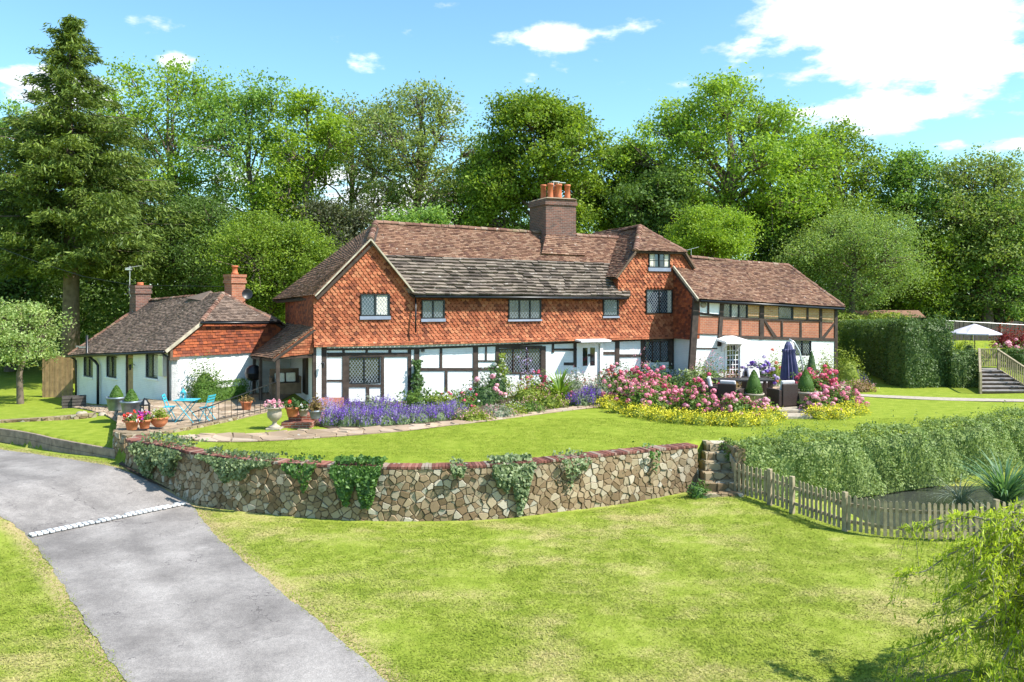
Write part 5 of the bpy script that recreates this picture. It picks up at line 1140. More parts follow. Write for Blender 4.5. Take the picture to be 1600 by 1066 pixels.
FM = {
 'pink': flower_mat('pink petals', (.66, .14, .24), (.88, .36, .46)), 'pale_pink': flower_mat('pale pink petals', (.74, .28, .38), (.90, .52, .58)), 'hot_pink': flower_mat('hot pink petals', (.62, .045, .14), (.85, .16, .27)),
 'purple': flower_mat('violet petals', (.12, .045, .36), (.28, .13, .62)), 'lilac': flower_mat('lilac petals', (.36, .26, .55), (.60, .50, .74)), 'yellow': flower_mat('yellow green froth', (.55, .52, .02), (.85, .74, .05)),
 'white': flower_mat('white petals', (.7, .7, .66), (.86, .84, .8)), 'red': flower_mat('scarlet petals', (.62, .015, .01), (.85, .07, .04)), 'magenta': flower_mat('magenta petals', (.42, .02, .30), (.7, .12, .55)), 'salmon': flower_mat('salmon petals', (.70, .16, .12), (.85, .34, .26)),
}
def hedge(name, label, path, w_, top, bot, mat, dens, leaf, seed, cat='hedge', round_=.25, sprouts=0, ncore=True, wave=.06):
    """a clipped hedge along a path: leaves over the whole skin and a twiggy solid heart"""
    rng = np.random.default_rng(seed); P_ = np.array([(p[0], p[1]) for p in path]); seg = np.hypot(*np.diff(P_, axis=0).T); cum = np.r_[0, np.cumsum(seg)]; L_ = cum[-1]
    topf = top if callable(top) else (lambda k: top); botf = bot if callable(bot) else (lambda k: bot)
    e = empty(name, label, cat, (P_[0, 0], P_[0, 1], botf(0))); O = np.array(e.location)
    def at2(s):
        x = np.interp(s, cum, P_[:, 0]); y = np.interp(s, cum, P_[:, 1]); i = np.clip(np.searchsorted(cum, s, side='right')-1, 0, len(seg)-1); t_ = (P_[i+1]-P_[i])/seg[i][:, None]; return x, y, t_
    H_ = abs(topf(.5)-botf(.5)); n = int(dens*(L_*(2*H_+w_)+2*w_*H_))
    which = rng.random(n); tot_ = L_*(2*H_+w_)+2*w_*H_; s = rng.random(n)*L_; a = rng.random(n); side = np.zeros(n); zz = rng.random(n); nr = np.zeros((n, 3))
    f1_, f2_, f3_ = L_*H_/tot_, 2*L_*H_/tot_, (2*L_*H_+L_*w_)/tot_
    m1 = which < f1_; m2 = (which >= f1_) & (which < f2_); m3 = (which >= f2_) & (which < f3_); m4 = which >= f3_
    side[m1] = 1; side[m2] = -1; side[m3] = rng.uniform(-1, 1, m3.sum()); zz[m3] = 1; side[m4] = rng.uniform(-1, 1, m4.sum()); ends = rng.random(m4.sum()) < .5; s[m4] = np.where(ends, 0, L_)
    # rounded shoulders
    rr = round_; up = zz; off = side*w_/2*(1-rr*np.clip(up-.75, 0, 1)**2*6*np.abs(side)); zt_ = zz-rr*.35*np.abs(side)**4*(zz > .99)
    bump_ = wave*(np.sin(s*2.1+zz*3)+np.sin(s*4.7+side*2+zz*5)*.6+np.sin(s*9.1+zz*9)*.4)
    gapn = np.sin(s*3.3+zz*6)+np.sin(s*7.7-zz*9+side*2)+np.sin(s*1.3+zz*2.5); thin = (gapn < -1.1) & (rng.random(n) < .6); off = off-np.sign(side)*thin*.12
    off = off+np.sign(side)*bump_*(np.abs(side) > .9); x, y, t_ = at2(s); k = s/L_
    tp = np.vectorize(topf)(k); bt = np.vectorize(botf)(k); z = bt+(tp-bt)*zt_+bump_*.6*(zz > .9)
    X = x+t_[:, 1]*off; Y = y-t_[:, 0]*off; outw = np.stack([t_[:, 1]*np.sign(side)*(np.abs(side) > .9), -t_[:, 0]*np.sign(side)*(np.abs(side) > .9), (zz > .99)*1.0+.35], -1)
    Pq = np.stack([X, Y, z], -1)-O+rng.normal(size=(n, 3))*leaf*.55
    nr = outw*1.1+np.array([.25, -.1, .3])*0+rng.normal(size=(n, 3))*.65; nr /= np.linalg.norm(nr, axis=1)[:, None]
    parts = [leaf_quads(Pq, leaf*rng.uniform(.6, 1.4, n), nr, .62, rng)]
    if sprouts:
        ss_ = rng.random(sprouts)*L_; x, y, t_ = at2(ss_)
        for q in range(sprouts):
            h_ = rng.uniform(.15, .5); nn = 14; base = np.array([x[q]+rng.uniform(-.4, .4)*w_, y[q]+rng.uniform(-.3, .3)*w_, topf(ss_[q]/L_)])-O; dr_ = np.array([rng.normal()*.3, rng.normal()*.3, 1])
            pp_ = base+dr_*(rng.random(nn)*h_)[:, None]+rng.normal(size=(nn, 3))*.03; parts.append(leaf_quads(pp_, leaf*.9, rand_dirs(nn, .3, rng), .5, rng))
    V, Fq = join_np(parts); np_mesh('foliage', V, Fq, mat, e)
    core = MB(); m_ = max(2, int(L_/.5)); ring = []
    for i in range(m_+1):
        s_ = np.array([L_*i/m_]); x, y, t_ = at2(s_); k = float(s_[0]/L_); x, y, t_ = x[0], y[0], t_[0]; hw = w_/2-.22; tp_, bt_ = topf(k)-.24, botf(k)-.1; c_ = []
        for (o_, z_) in ((hw, bt_), (hw, tp_-.2), (hw*.75, tp_), (-hw*.75, tp_), (-hw, tp_-.2), (-hw, bt_)): c_.append((x+t_[1]*o_-O[0], y-t_[0]*o_-O[1], z_-O[2]))
        ring.append(c_)
    for i in range(m_): core.add(ring[i]+ring[i+1], [(j, j+1, j+7, j+6) for j in range(5)])
    core.add(ring[0], [tuple(range(6))]); core.add(ring[-1], [tuple(range(6))[::-1]]); core.build('branches', mat, e)
    return e
hedge('garden_hedge', 'long loose leafy hedge between the upper lawn and the pond', [(6.05, 22.25), (7.6, 22.95), (9.6, 23.9), (12, 25.2), (15, 26.8), (18.5, 28.5), (24, 31)], lambda k: 1.5, lambda k: .32+.0*k, HL['hedge_near'], 420, .075, 3) if False else None
hedge('garden_hedge', 'long loose leafy hedge between the upper lawn and the pond', [(6.0, 22.15), (7.6, 22.7), (9.6, 23.55), (12, 24.8), (15, 26.3), (18.5, 28.1), (23, 30.5)], 1.45, lambda k: .33+.12*math.sin(k*9)*.3 , HL['hedge_near'], 10, .08, 3) if False else None
def nh(k): return .22+.04*math.sin(k*11)+.1*k
hedge('garden_hedge', 'long loose leafy hedge between the upper lawn and the pond', [(5.95, 22.2), (7.4, 22.6), (9.4, 23.3), (12, 24.6), (15, 26.2), (18.5, 28.0), (23, 30.4)], 1.25, nh, lambda k: -1.35, HL['hedge_near'], 720, .068, 3, sprouts=90, wave=.14)
hedge('terrace_hedge', 'tall clipped dark green hedge wall running back from the steps lawn', [(18.25, 38.4), (18.9, 41.5), (19.6, 45), (20.4, 50)], 1.5, lambda k: 2.95-.35*k, lambda k: .1, HL['hedge_dark'], 200, .10, 4, wave=.05)
hedge('terrace_hedge', 'tall shaggy end block of the clipped hedge with sprouts on top', [(17.55, 38.0), (19.75, 38.3)], 1.8, 2.95, 0.0, HL['hedge_dark'], 330, .10, 6, sprouts=40, wave=.10)
hedge('terrace_hedge', 'low clipped hedge left of the wooden steps', [(19.6, 37.6), (21.05, 38.0)], 1.1, 1.62, 0.0, HL['hedge_dark'], 330, .09, 7, sprouts=8)
hedge('terrace_hedge', 'low hedge right of the wooden steps', [(23.3, 38.6), (30, 42)], 1.1, 1.62, 0.0, HL['hedge_dark'], 300, .09, 8, sprouts=8)
hedge('laurel_hedge', 'low rounded laurel hedge beyond the end of the right wing', [(18.4, 52), (25, 53)], 1.5, 2.9, 1.0, HL['lime'], 160, .14, 9, wave=.15)

# ------------------------------------------------------------ bushes and flowers
def dome_pts(n, rx, ry, h, rng, shell=.55):
    d = rand_dirs(n, .55, rng); d[:, 2] = np.abs(d[:, 2]); k = rng.uniform(shell, 1.0, n)[:, None]; lump = (1+.13*np.sin(d[:, :1]*7+d[:, 1:2]*5)+.1*np.sin(d[:, 1:2]*11+d[:, 2:]*8)); return d*k*lump*np.array([rx, ry, h]), d
SEED = [500]
def bush(name, label, p, rx, ry, h, mat, n=900, leaf=.07, flowers=None, cat='shrub', group=None, aspect=.5, shell=.35, z=None, upright=0.0, core=True):
    """flowers: list of (material, count, head radius, petal size, kind) ; kind: ball, speck, spike"""
    SEED[0] += 1; rng = np.random.default_rng(SEED[0]); z0 = p[2] if z is None else z; e = empty(name, label, cat, (p[0], p[1], z0), 0, group)
    P_, d = dome_pts(n, rx, ry, h, rng, shell); P_[:, 2] = np.maximum(P_[:, 2], .02); nr = d*.6+rng.normal(size=d.shape)*.6; nr[:, 2] += .5; nr /= np.linalg.norm(nr, axis=1)[:, None]
    ax = None
    if upright: ax = d*.5+np.array([0, 0, upright])
    V, Fq = leaf_quads(P_, leaf*rng.uniform(.6, 1.4, n), nr, aspect, rng, axis=ax)
    if core:
        u = np.linspace(0, 2*np.pi, 13)[:-1]; vs = [[math.cos(a)*rx*.55*c_, math.sin(a)*ry*.55*c_, h*.6*s_] for s_, c_ in ((0, 1), (.5, .92), (.85, .6), (1, .12)) for a in u]; fs = [[i*12+j, i*12+(j+1) % 12, (i+1)*12+(j+1) % 12, (i+1)*12+j] for i in range(3) for j in range(12)]
        V, Fq = join_np([(V, Fq), (np.array(vs), np.array(fs))])
    np_mesh('foliage', V, Fq, mat, e)
    for fl in (flowers or []):
        fm, cnt, hr_, ps, kind = fl[:5]; C_, d = dome_pts(cnt, rx, ry, h, rng, .88); C_ = C_[C_[:, 2] > h*.16]; cnt = len(C_)
        if kind == 'ball':
            per = int(34*(hr_/.07)**1.2)+8; idx = np.repeat(np.arange(cnt), per); dd = rand_dirs(len(idx), .35, rng); rr = hr_*rng.uniform(.7, 1.15, cnt)[idx][:, None]; Q = C_[idx]+dd*rr*np.array([1, 1, .85]); W = leaf_quads(Q, ps*rng.uniform(.8, 1.2, len(idx)), dd*1.0, .95, rng)
        elif kind == 'speck':
            per = 5; idx = np.repeat(np.arange(cnt), per); Q = C_[idx]*1.03+rng.normal(size=(len(idx), 3))*hr_; W = leaf_quads(Q, ps*rng.uniform(.7, 1.3, len(idx)), rand_dirs(len(idx), 1.0, rng), .9, rng)
        else:
            per = 9; idx = np.repeat(np.arange(cnt), per); t_ = np.tile(np.linspace(0, 1, per), cnt); lean_ = d[:cnt][idx]*.35; lean_[:, 2] = 1; Q = C_[idx]*.92+lean_*(t_*hr_)[:, None]+rng.normal(size=(len(idx), 3))*.012; W = leaf_quads(Q, ps*(1.15-.6*t_), rand_dirs(len(idx), .3, rng), .8, rng)
        np_mesh('blossoms', W[0], W[1], FM[fm], e)
    return e
def strap_plant(name, label, p, n, ln, w_, mat, arch=.5, cat='plant', z=None, group=None, spread=1.0, upb=.55):
    SEED[0] += 1; rng = np.random.default_rng(SEED[0]); e = empty(name, label, cat, (p[0], p[1], p[2] if z is None else z), 0, group); V = []; Fq = []; k = 0; S_ = 6
    for i in range(n):
        a = rng.uniform(0, 6.283); el = rng.uniform(upb, 1.0)*math.pi/2; L_ = ln*rng.uniform(.6, 1.1); d = np.array([math.cos(a), math.sin(a)]); sd_ = np.array([-d[1], d[0], 0]); r = .0; z = 0.0; el0 = el
        for j in range(S_+1):
            t_ = j/S_; ww = w_*(1-t_**2.2)*(.6+.4*min(1, t_*4)); c_ = np.array([d[0]*(r*spread+.04), d[1]*(r*spread+.04), z]); V += [c_-sd_*ww/2, c_+sd_*ww/2]
            r += math.cos(el0)*L_/S_; z += math.sin(el0)*L_/S_; el0 -= arch*rng.uniform(.6, 1.2)/S_*1.6
            if j < S_: Fq.append([k, k+1, k+3, k+2]); k += 2
        k += 2
    np_mesh('leaves', np.array(V), np.array(Fq), mat, e); return e
# planting bed soil under the front border, lying on the terrace
def bed(name, pts, mat, off=.02, label=None):
    mb = MB(); mb.add([(p[0], p[1], hz_(p[0], p[1])+off) for p in pts], [tuple(range(len(pts)))]); o = mb.build(name, mat); 
    if o.data.polygons[0].normal.z < 0: o.data.flip_normals()
    tag(o, kind='structure'); return o
Wf = lambda x, y: A.world((x, y, 0))
bed('soil_bed', [Wf(.3, .0), Wf(xT1-.2, .0), Wf(xT1-.1, -3.0), G(1130, 640), G(940, 636), G(860, 642), G(720, 657), G(600, 668), G(520, 671), G(488, 664)], MT['soil'])

# lavender along the path
rl = random.Random(4)
lav = [(512, 668, 1.0), (540, 669, 1.0), (568, 669, 1.05), (596, 667.5, 1.05), (624, 665.5, 1.05), (652, 663, 1.05), (680, 660, 1.0), (706, 656.5, .95)]
lvl = ['at the brick steps end of the row', 'second from the brick steps', 'third from the brick steps', 'fourth from the brick steps', 'fifth from the brick steps', 'sixth from the brick steps', 'seventh from the brick steps', 'at the far end of the row']
for i, (u, v, k) in enumerate(lav):
    p = G(u, v); bush('lavender', 'purple lavender clump %s' % lvl[i], (p.x, p.y+.45, 0), .62*k, .5, .50, HL['lav_green'], 800, .12, [('purple', 115, .20, .040, 'spike'), ('lilac', 55, .2, .035, 'spike')], 'lavender', 'lavender row beside the stone path', .16, upright=1.6)
for i, (u, v, lb) in enumerate(((545, 655, 'second lavender row clump under the leaded window'), (600, 652, 'second lavender row clump in front of the plain white panel'), (505, 655, 'pale grey lavender clump below the corner post'))):
    p = G(u, v); bush('lavender', lb, (p.x, p.y+.3, 0), .7, .5, .62, HL['grey'] if i == 2 else HL['lav_green'], 600, .11, [('purple' if i < 2 else 'lilac', 150, .2, .04, 'spike')], 'lavender', 'lavender behind the front row', .18, upright=1.5)
def B_(u, v, dy=0.0):
    p = G(u, v); Y = p.y+dy
    q = A.world(A.py(u, 500, 0 if u < 1060 else yW)); lim = q.y-.75        # stay in front of the house wall
    if u < 1310 and Y > lim: return ((u-800)/F*lim, lim, 0.0)
    return (p.x, Y, 0.0)
bush('leafy_shrub', 'large leaved bright green shrub under the climbing plant', B_(655, 650, .8), 1.15, .8, .85, HL['green'], 1700, .13)
bush('leafy_shrub', 'yellow green leafy clump left of the far lavender', B_(690, 650, .4), .75, .5, .75, HL['lime'], 900, .12)
bush('grey_shrub', 'small silvery plant in front of the window sill', B_(575, 645, .7), .8, .5, .6, HL['grey'], 700, .08, [('white', 40, .03, .04, 'speck')])
# climber on the post
def climber(name, label, pts_fn, n, leaf, mat, flowers=None, cat='climber'):
    SEED[0] += 1; rng = np.random.default_rng(SEED[0]); Q, base, nrm_ = pts_fn(n, rng); e = empty(name, label, cat, base); nr = rng.normal(size=Q.shape)*.55+np.asarray(nrm_); nr /= np.linalg.norm(nr, axis=1)[:, None]
    V, Fq = leaf_quads(Q-np.array(base), leaf*rng.uniform(.6, 1.4, len(Q)), nr, .75, rng); np_mesh('foliage', V, Fq, mat, e)
    if flowers:
        m_, k, ps = flowers; C_ = Q[rng.integers(0, len(Q), k)]-np.array(base)+np.array(nrm_)*.06; W = leaf_quads(np.repeat(C_, 6, 0)+rng.normal(size=(k*6, 3))*ps*.6, ps, rand_dirs(k*6, .5, rng), .9, rng); np_mesh('blossoms', W[0], W[1], FM[m_], e)
    return e
def on_facade(u0, u1, vb, vt, y=.05, depth=.25, taper=.6):
    def fn(n, rng):
        t_ = rng.random(n)**1.2; uc = (u0+u1)/2; hw = (u1-u0)/2*(1-taper*t_)*(.75+.35*np.sin(t_*14)); u = uc+rng.uniform(-1, 1, n)*hw; v = vb+(vt-vb)*t_; L_ = []
        for a, b2 in zip(u, v): q = A.py(a, b2, y); L_.append(tuple(A.world((q.x, y-rng.random()*depth, q.z))))
        p = A.py(uc, vb, y); b_ = A.world((p.x, y, 0)); return np.array(L_), tuple(b_), (A.ey*-1)[:]
    return fn
climber('wall_climber', 'narrow dark climber growing up the double oak post', on_facade(636, 664, 635, 562, .05, .35), 900, .10, HL['deep'])
climber('wall_climber', 'pale thin climber on the left edge of the three light window', on_facade(770, 796, 605, 552, .0, .3), 350, .09, HL['lime'], ('white', 12, .05))
# the mixed border, left to right
BD = [
 ('phlox', 'pink flowered phlox right of the lavender', 716, 650, 1.2, .8, .5, .85, 'green', [('hot_pink', 34, .06, .05, 'ball')]),
 ('rose_bush', 'rose bush with a few large pink blooms below the rail', 752, 642, 1.6, .85, .6, 1.15, 'deep', [('pale_pink', 12, .11, .07, 'ball'), ('white', 8, .06, .05, 'ball')]),
 ('rose_bush', 'tall dark leaved shrub against the window post', 775, 625, 1.2, .8, .5, 1.55, 'deep', [('white', 16, .06, .05, 'ball')]),
 ('hardy_geranium', 'low creamy flowered clump nearest the lavender', 738, 660, .4, .7, .45, .42, 'lime', [('pale_pink', 60, .04, .035, 'speck')]),
 ('hardy_geranium', 'low pink speckled clump at the path bend', 775, 654, .4, .7, .45, .42, 'grey', [('pale_pink', 60, .04, .035, 'speck')]),
 ('hardy_geranium', 'low fresh green clump on the path edge', 800, 650, .4, .6, .4, .42, 'lime', [('white', 30, .04, .03, 'speck')]),
 ('hardy_geranium', 'low greyish clump by the middle of the path', 828, 647, .4, .6, .4, .45, 'green', [('pale_pink', 40, .04, .035, 'speck')]),
 ('shrub', 'feathery yellow green shrub before the three light window', 822, 642, 1.3, .9, .6, 1.05, 'lime', [('salmon', 20, .05, .04, 'speck')]),
 ('shrub', 'feathery golden shrub in front of the strap leaved plant', 858, 641, .6, .8, .5, .72, 'lime', [('pale_pink', 30, .05, .04, 'speck')]),
 ('rose_bush', 'pink rose bush tucked behind the golden shrub', 838, 632, 1.8, .8, .5, 1.05, 'green', [('hot_pink', 30, .07, .055, 'ball')]),
 ('rose_bush', 'row of small pink roses before the spiky plant', 868, 632, 1.5, .8, .4, .75, 'green', [('pink', 26, .07, .055, 'ball')]),
 ('shrub', 'pale pink flowered shrub right of the spiky plant', 905, 634, 2.3, .9, .5, 1.15, 'grey', [('pale_pink', 60, .05, .045, 'speck'), ('white', 14, .06, .05, 'ball')]),
 ('lavender', 'small bluish lavender clump near the front door', 910, 637, .5, .65, .45, .50, 'lav_green', [('purple', 110, .2, .045, 'spike')]),
 ('lavender', 'bright purple lavender clump before the front door path', 926, 636, .9, .55, .4, .62, 'lav_green', [('purple', 150, .2, .05, 'spike')]),
 ('shrub', 'grey green shrub below the front door', 945, 634, 1.6, .85, .6, .95, 'grey', [('salmon', 26, .06, .05, 'speck')]),
 ('rose_bush', 'salmon pink roses to the right of the front door', 955, 622, 2.6, .9, .5, 1.05, 'green', [('salmon', 34, .07, .055, 'ball')]),
 ('rose_bush', 'blush rose bush against the white wall by the oak post', 968, 615, 2.6, .9, .5, 1.35, 'deep', [('pale_pink', 34, .08, .06, 'ball')]),
 ('shrub', 'dark green bush with tiny white flowers below the crosswing window', 1030, 607, 1.6, 1.2, .5, 1.25, 'deep', [('white', 30, .03, .035, 'speck')]),
 ('shrub', 'round leaved pale edged bush at the foot of the leaning post', 1088, 612, 1.3, 1.1, .8, 1.10, 'hosta', None),
 ('shrub', 'small dark bush between the crosswing window and the corner', 1062, 606, 1.0, .7, .5, .85, 'deep', None),
]
HL['hosta'] = leaf_mat('pale edged round leaves', (.12, .20, .06), (.40, .46, .24), .3, 3)
for nm, lb, u, v, dy, rx, ry, h, mt_, fl in BD:
    bush(nm, lb, B_(u, v, dy), rx, ry, h, HL[mt_], int(700+900*rx*h), .085 if mt_ != 'hosta' else .16, fl, aspect=.55)
strap_plant('spiky_plant', 'large clump of bright green arching sword leaves in the border', B_(880, 637, 2.0), 95, 1.55, .075, HL['strap'], .75)
p = B_(826, 640, 2.0)
for i, (u, v, dy, lb) in enumerate(((822, 640, 1.8, 'tall airy lilac flower stems before the three light window'), (1000, 612, 1.8, 'airy pink flower stems left of the crosswing window'))):
    bush('airy_plant', lb, B_(u, v, dy), .45, .35, 1.9, HL['bronze'], 160, .05, [('lilac' if i == 0 else 'pale_pink', 50, .04, .05, 'speck')], 'plant', core=False)

# hydrangeas and yellow edging round the patio
HY = [
 ('pink hydrangea at the left end of the big flower bank', 985, 640, 1.3, .95, .8, 1.30, ('pink', 26), ('pale_pink', 12)),
 ('pink hydrangea with a few low blooms, second along the bank', 1012, 652, 1.2, .95, .8, 1.30, ('pink', 22), ('pale_pink', 14)),
 ('densely flowered pink hydrangea in the middle of the bank', 1040, 650, 1.9, 1.0, .8, 1.55, ('pink', 34), ('hot_pink', 10)),
 ('tall pink hydrangea behind the middle of the bank', 1015, 632, 2.4, 1.0, .7, 1.45, ('hot_pink', 20), ('pink', 20)),
 ('pink hydrangea beside the gap in the bank', 1098, 655, 1.2, .85, .7, 1.15, ('pink', 22), ('pale_pink', 8)),
 ('hot pink hydrangea before the left wicker chairs', 1112, 640, 1.6, .9, .7, 1.20, ('hot_pink', 26), ('pink', 10)),
 ('low pink hydrangea before the left clipped cone', 1160, 660, .9, .85, .6, 1.0, ('pink', 22), ('pale_pink', 8)),
 ('sparse pale pink hydrangea left of the patio steps', 1205, 658, .9, .6, .5, .72, ('pale_pink', 10), ('pink', 6)),
 ('big hot pink hydrangea right of the terracotta planter', 1300, 640, 1.8, 1.05, .8, 1.65, ('hot_pink', 46), ('pink', 20)),
 ('pink hydrangea at the right end of the patio bed', 1328, 648, 1.0, .9, .7, 1.15, ('pink', 26), ('pale_pink', 16)),
 ('pale pink hydrangea right of the patio steps', 1290, 652, .7, .7, .6, .85, ('pale_pink', 22), ('pink', 8)),
]
for lb, u, v, dy, rx, ry, h, f1_, f2_ in HY:
    bush('hydrangea', lb, B_(u, v, dy), rx, ry, h*.83, HL['green'], int(1100*rx*h)+500, .11, [(f1_[0], int(f1_[1]*1.8), .095, .055, 'ball'), (f2_[0], int(f2_[1]*1.6), .09, .055, 'ball')], 'hydrangea', 'hydrangeas round the patio', .6)
YE = [(955, 640, .5, 'at the left tip of the edging'), (975, 648, .5, 'second from the left tip of the edging'), (1002, 655, .5, 'third from the left tip of the edging'), (1032, 660, .5, 'in the shade below the middle hydrangea'), (1065, 664, .5, 'just right of the edging middle'),
      (1100, 667, .5, 'below the gap in the hydrangeas'), (1135, 668, .5, 'broad and bright, third left of the patio steps'), (1165, 669, .5, 'broad and bright, second left of the patio steps'), (1195, 668, .6, 'directly left of the patio steps'), (1216, 662, .9, 'tucked by the corner of the patio steps'),
      (1290, 657, .5, 'directly right of the patio steps'), (1318, 657, .5, 'second right of the patio steps'), (1342, 652, .7, 'at the right tip of the edging')]
for u, v, dy, lb in YE:
    bush('yellow_edging_plant', 'froth of yellow green flowers %s' % lb, B_(u, v, dy), .58, .48, .40, HL['lime'], 500, .07, [('yellow', 120, .06, .05, 'speck')], 'edging plant', 'yellow edging plants round the patio bed')
# wing wall planting
WB = [
 ('shrub', 'tall airy pink and cream flower stems left of the garden door', 1110, 600, 1.5, 1.0, .5, 1.55, 'green', [('pale_pink', 90, .05, .05, 'speck'), ('salmon', 20, .05, .04, 'speck')]),
 ('shrub', 'bronze grassy clump below the garden door', 1138, 602, 1.0, .9, .5, 1.0, 'bronze', [('pale_pink', 20, .05, .04, 'speck')]),
 ('clematis', 'violet flowered clematis bush right of the garden door', 1186, 600, 1.5, .85, .5, 1.35, 'deep', [('lilac', 40, .09, .07, 'ball'), ('purple', 26, .09, .07, 'ball')]),
 ('rose_bush', 'tall rose with orange pink blooms left of the closed parasol', 1212, 602, 1.5, .7, .5, 1.75, 'lime', [('salmon', 9, .08, .06, 'ball')]),
 ('shrub', 'green shrub directly behind the closed parasol', 1240, 602, 1.6, .8, .5, 1.5, 'green', [('white', 20, .04, .04, 'speck')]),
 ('shrub', 'dark rose shrub under the small ground floor window', 1262, 602, 1.6, .8, .5, 1.45, 'deep', [('white', 24, .04, .04, 'speck')]),
 ('shrub', 'low grey green herbs behind the patio table', 1200, 606, .6, 1.2, .5, .65, 'grey', [('white', 30, .04, .04, 'speck')]),
 ('shrub', 'bright yellow green shrub with long shoots at the end of the wing', 1322, 604, -.3, .85, .7, 1.9, 'lime', None),
 ('shrub', 'small yellow green climber on the corner of the wing', 1291, 592, .6, .5, .4, 1.75, 'lime', None),
 ('lavender', 'lavender patch at the far end of the patio bed', 1345, 606, .8, .8, .6, .55, 'grey', [('purple', 120, .2, .05, 'spike')]),
 ('shrub', 'dry pinkish grassy patch in front of the far lavender', 1352, 614, .5, .7, .5, .5, 'bronze', [('pale_pink', 60, .06, .04, 'speck')]),
]
for nm, lb, u, v, dy, rx, ry, h, mt_, fl in WB: bush(nm, lb, B_(u, v, dy), rx, ry, h, HL[mt_], int(600+800*rx*h), .085, fl)

# ivy on the garden wall
def ivy_patch(lb, u0, u1, vt_, vb_, n, mat, leaf=.085, over=.25, lump=.14):
    def fn(n_, rng):
        us = np.array([q[0] for q in WALL]); xs_ = np.interp(np.linspace(u0, u1, 12), us, [p.x for p in WP]); ys_ = np.interp(np.linspace(u0, u1, 12), us, [p.y for p in WP])
        t_ = rng.random(n_); prof = .72+.28*np.sin(t_*9+u0)+.12*np.sin(t_*23); k = rng.random(n_)**1.0; edge = np.clip(4*np.minimum(t_, 1-t_), .25, 1)
        x = np.interp(t_*11, range(12), xs_); y = np.interp(t_*11, range(12), ys_); tv = np.interp(u0+(u1-u0)*t_, us, [q[1] for q in WALL]); zt_ = .10+over*rng.random(n_)*.35
        H_ = (vb_-tv)/F*y; z = np.where(rng.random(n_) < .16, zt_, .06-k*H_*prof*edge); topm = z > .05
        dx_, dy_ = xs_[-1]-xs_[0], ys_[-1]-ys_[0]; l = math.hypot(dx_, dy_); nn = np.array([dy_/l, -dx_/l]); o = (.05+lump*np.sin(np.pi*np.clip(k, 0, 1))*rng.random(n_)+.05)*np.where(topm, -rng.random(n_)*3, 1)
        o = o+.07*(-z).clip(0, 1.2)*.0+.06
        return np.stack([x+nn[0]*o, y+nn[1]*o, z], -1), (float(xs_[6]), float(ys_[6]), .0), (nn[0], nn[1], .35)
    climber('ivy', lb, fn, n, leaf, mat, cat='ivy')
ivy_patch('thick bright ivy hanging down the middle of the stone wall', 522, 597, 724, 806, 2300, HL['ivy'], .10)
ivy_patch('dark leafy ivy patch with sprays right of the wall middle', 768, 832, 722, 800, 1300, HL['ivy_pale'], .10)
ivy_patch('long variegated ivy tumbling over the wall beside the drive', 318, 430, 708, 752, 2000, HL['ivy_pale'], .085)
ivy_patch('bushy ivy mound at the left corner of the stone wall', 220, 292, 690, 760, 2200, HL['ivy_pale'], .09, .6, .25)
ivy_patch('thin ivy trail left of the thick bright ivy', 448, 498, 720, 765, 600, HL['ivy'], .08)
ivy_patch('small ivy tuft near the top of the wall', 704, 726, 724, 750, 260, HL['ivy_pale'], .08)
ivy_patch('small sparse ivy tuft right of the dark leafy patch', 872, 915, 716, 760, 330, HL['ivy_pale'], .08)
ivy_patch('tiny plant on the wall near its right end', 1008, 1024, 702, 742, 120, HL['ivy'], .07)
# pond side plants
strap_plant('water_iris', 'tall clump of blue green iris leaves by the pond', GD(1565, 800, 21.3)[:2]+( -1.35,) if False else (px(1570, 21.6), 21.6, -1.45), 230, 1.9, .055, HL['iris'], .95, upb=.6)
strap_plant('water_iris', 'smaller arching reed clump at the left edge of the iris', (px(1500, 21.9), 21.9, -1.45), 70, 1.3, .03, HL['grey'], 1.2, upb=.5)
bush('shrub', 'low green weed growing at the foot of the stone steps', (px(1088, 21.9), 21.6, -1.1), .38, .3, .42, HL['ivy'], 500, .08)
for i, (u, lb) in enumerate(((1192, 'first thin weed seedling in front of the garden hedge'), (1218, 'second thin weed seedling in front of the garden hedge'))):
    bush('tall_weed', lb, (px(u, 22.3), 22.2, -1.3), .22, .2, 1.15, HL['strap'], 150, .09, None, 'weed', upright=1, core=False)

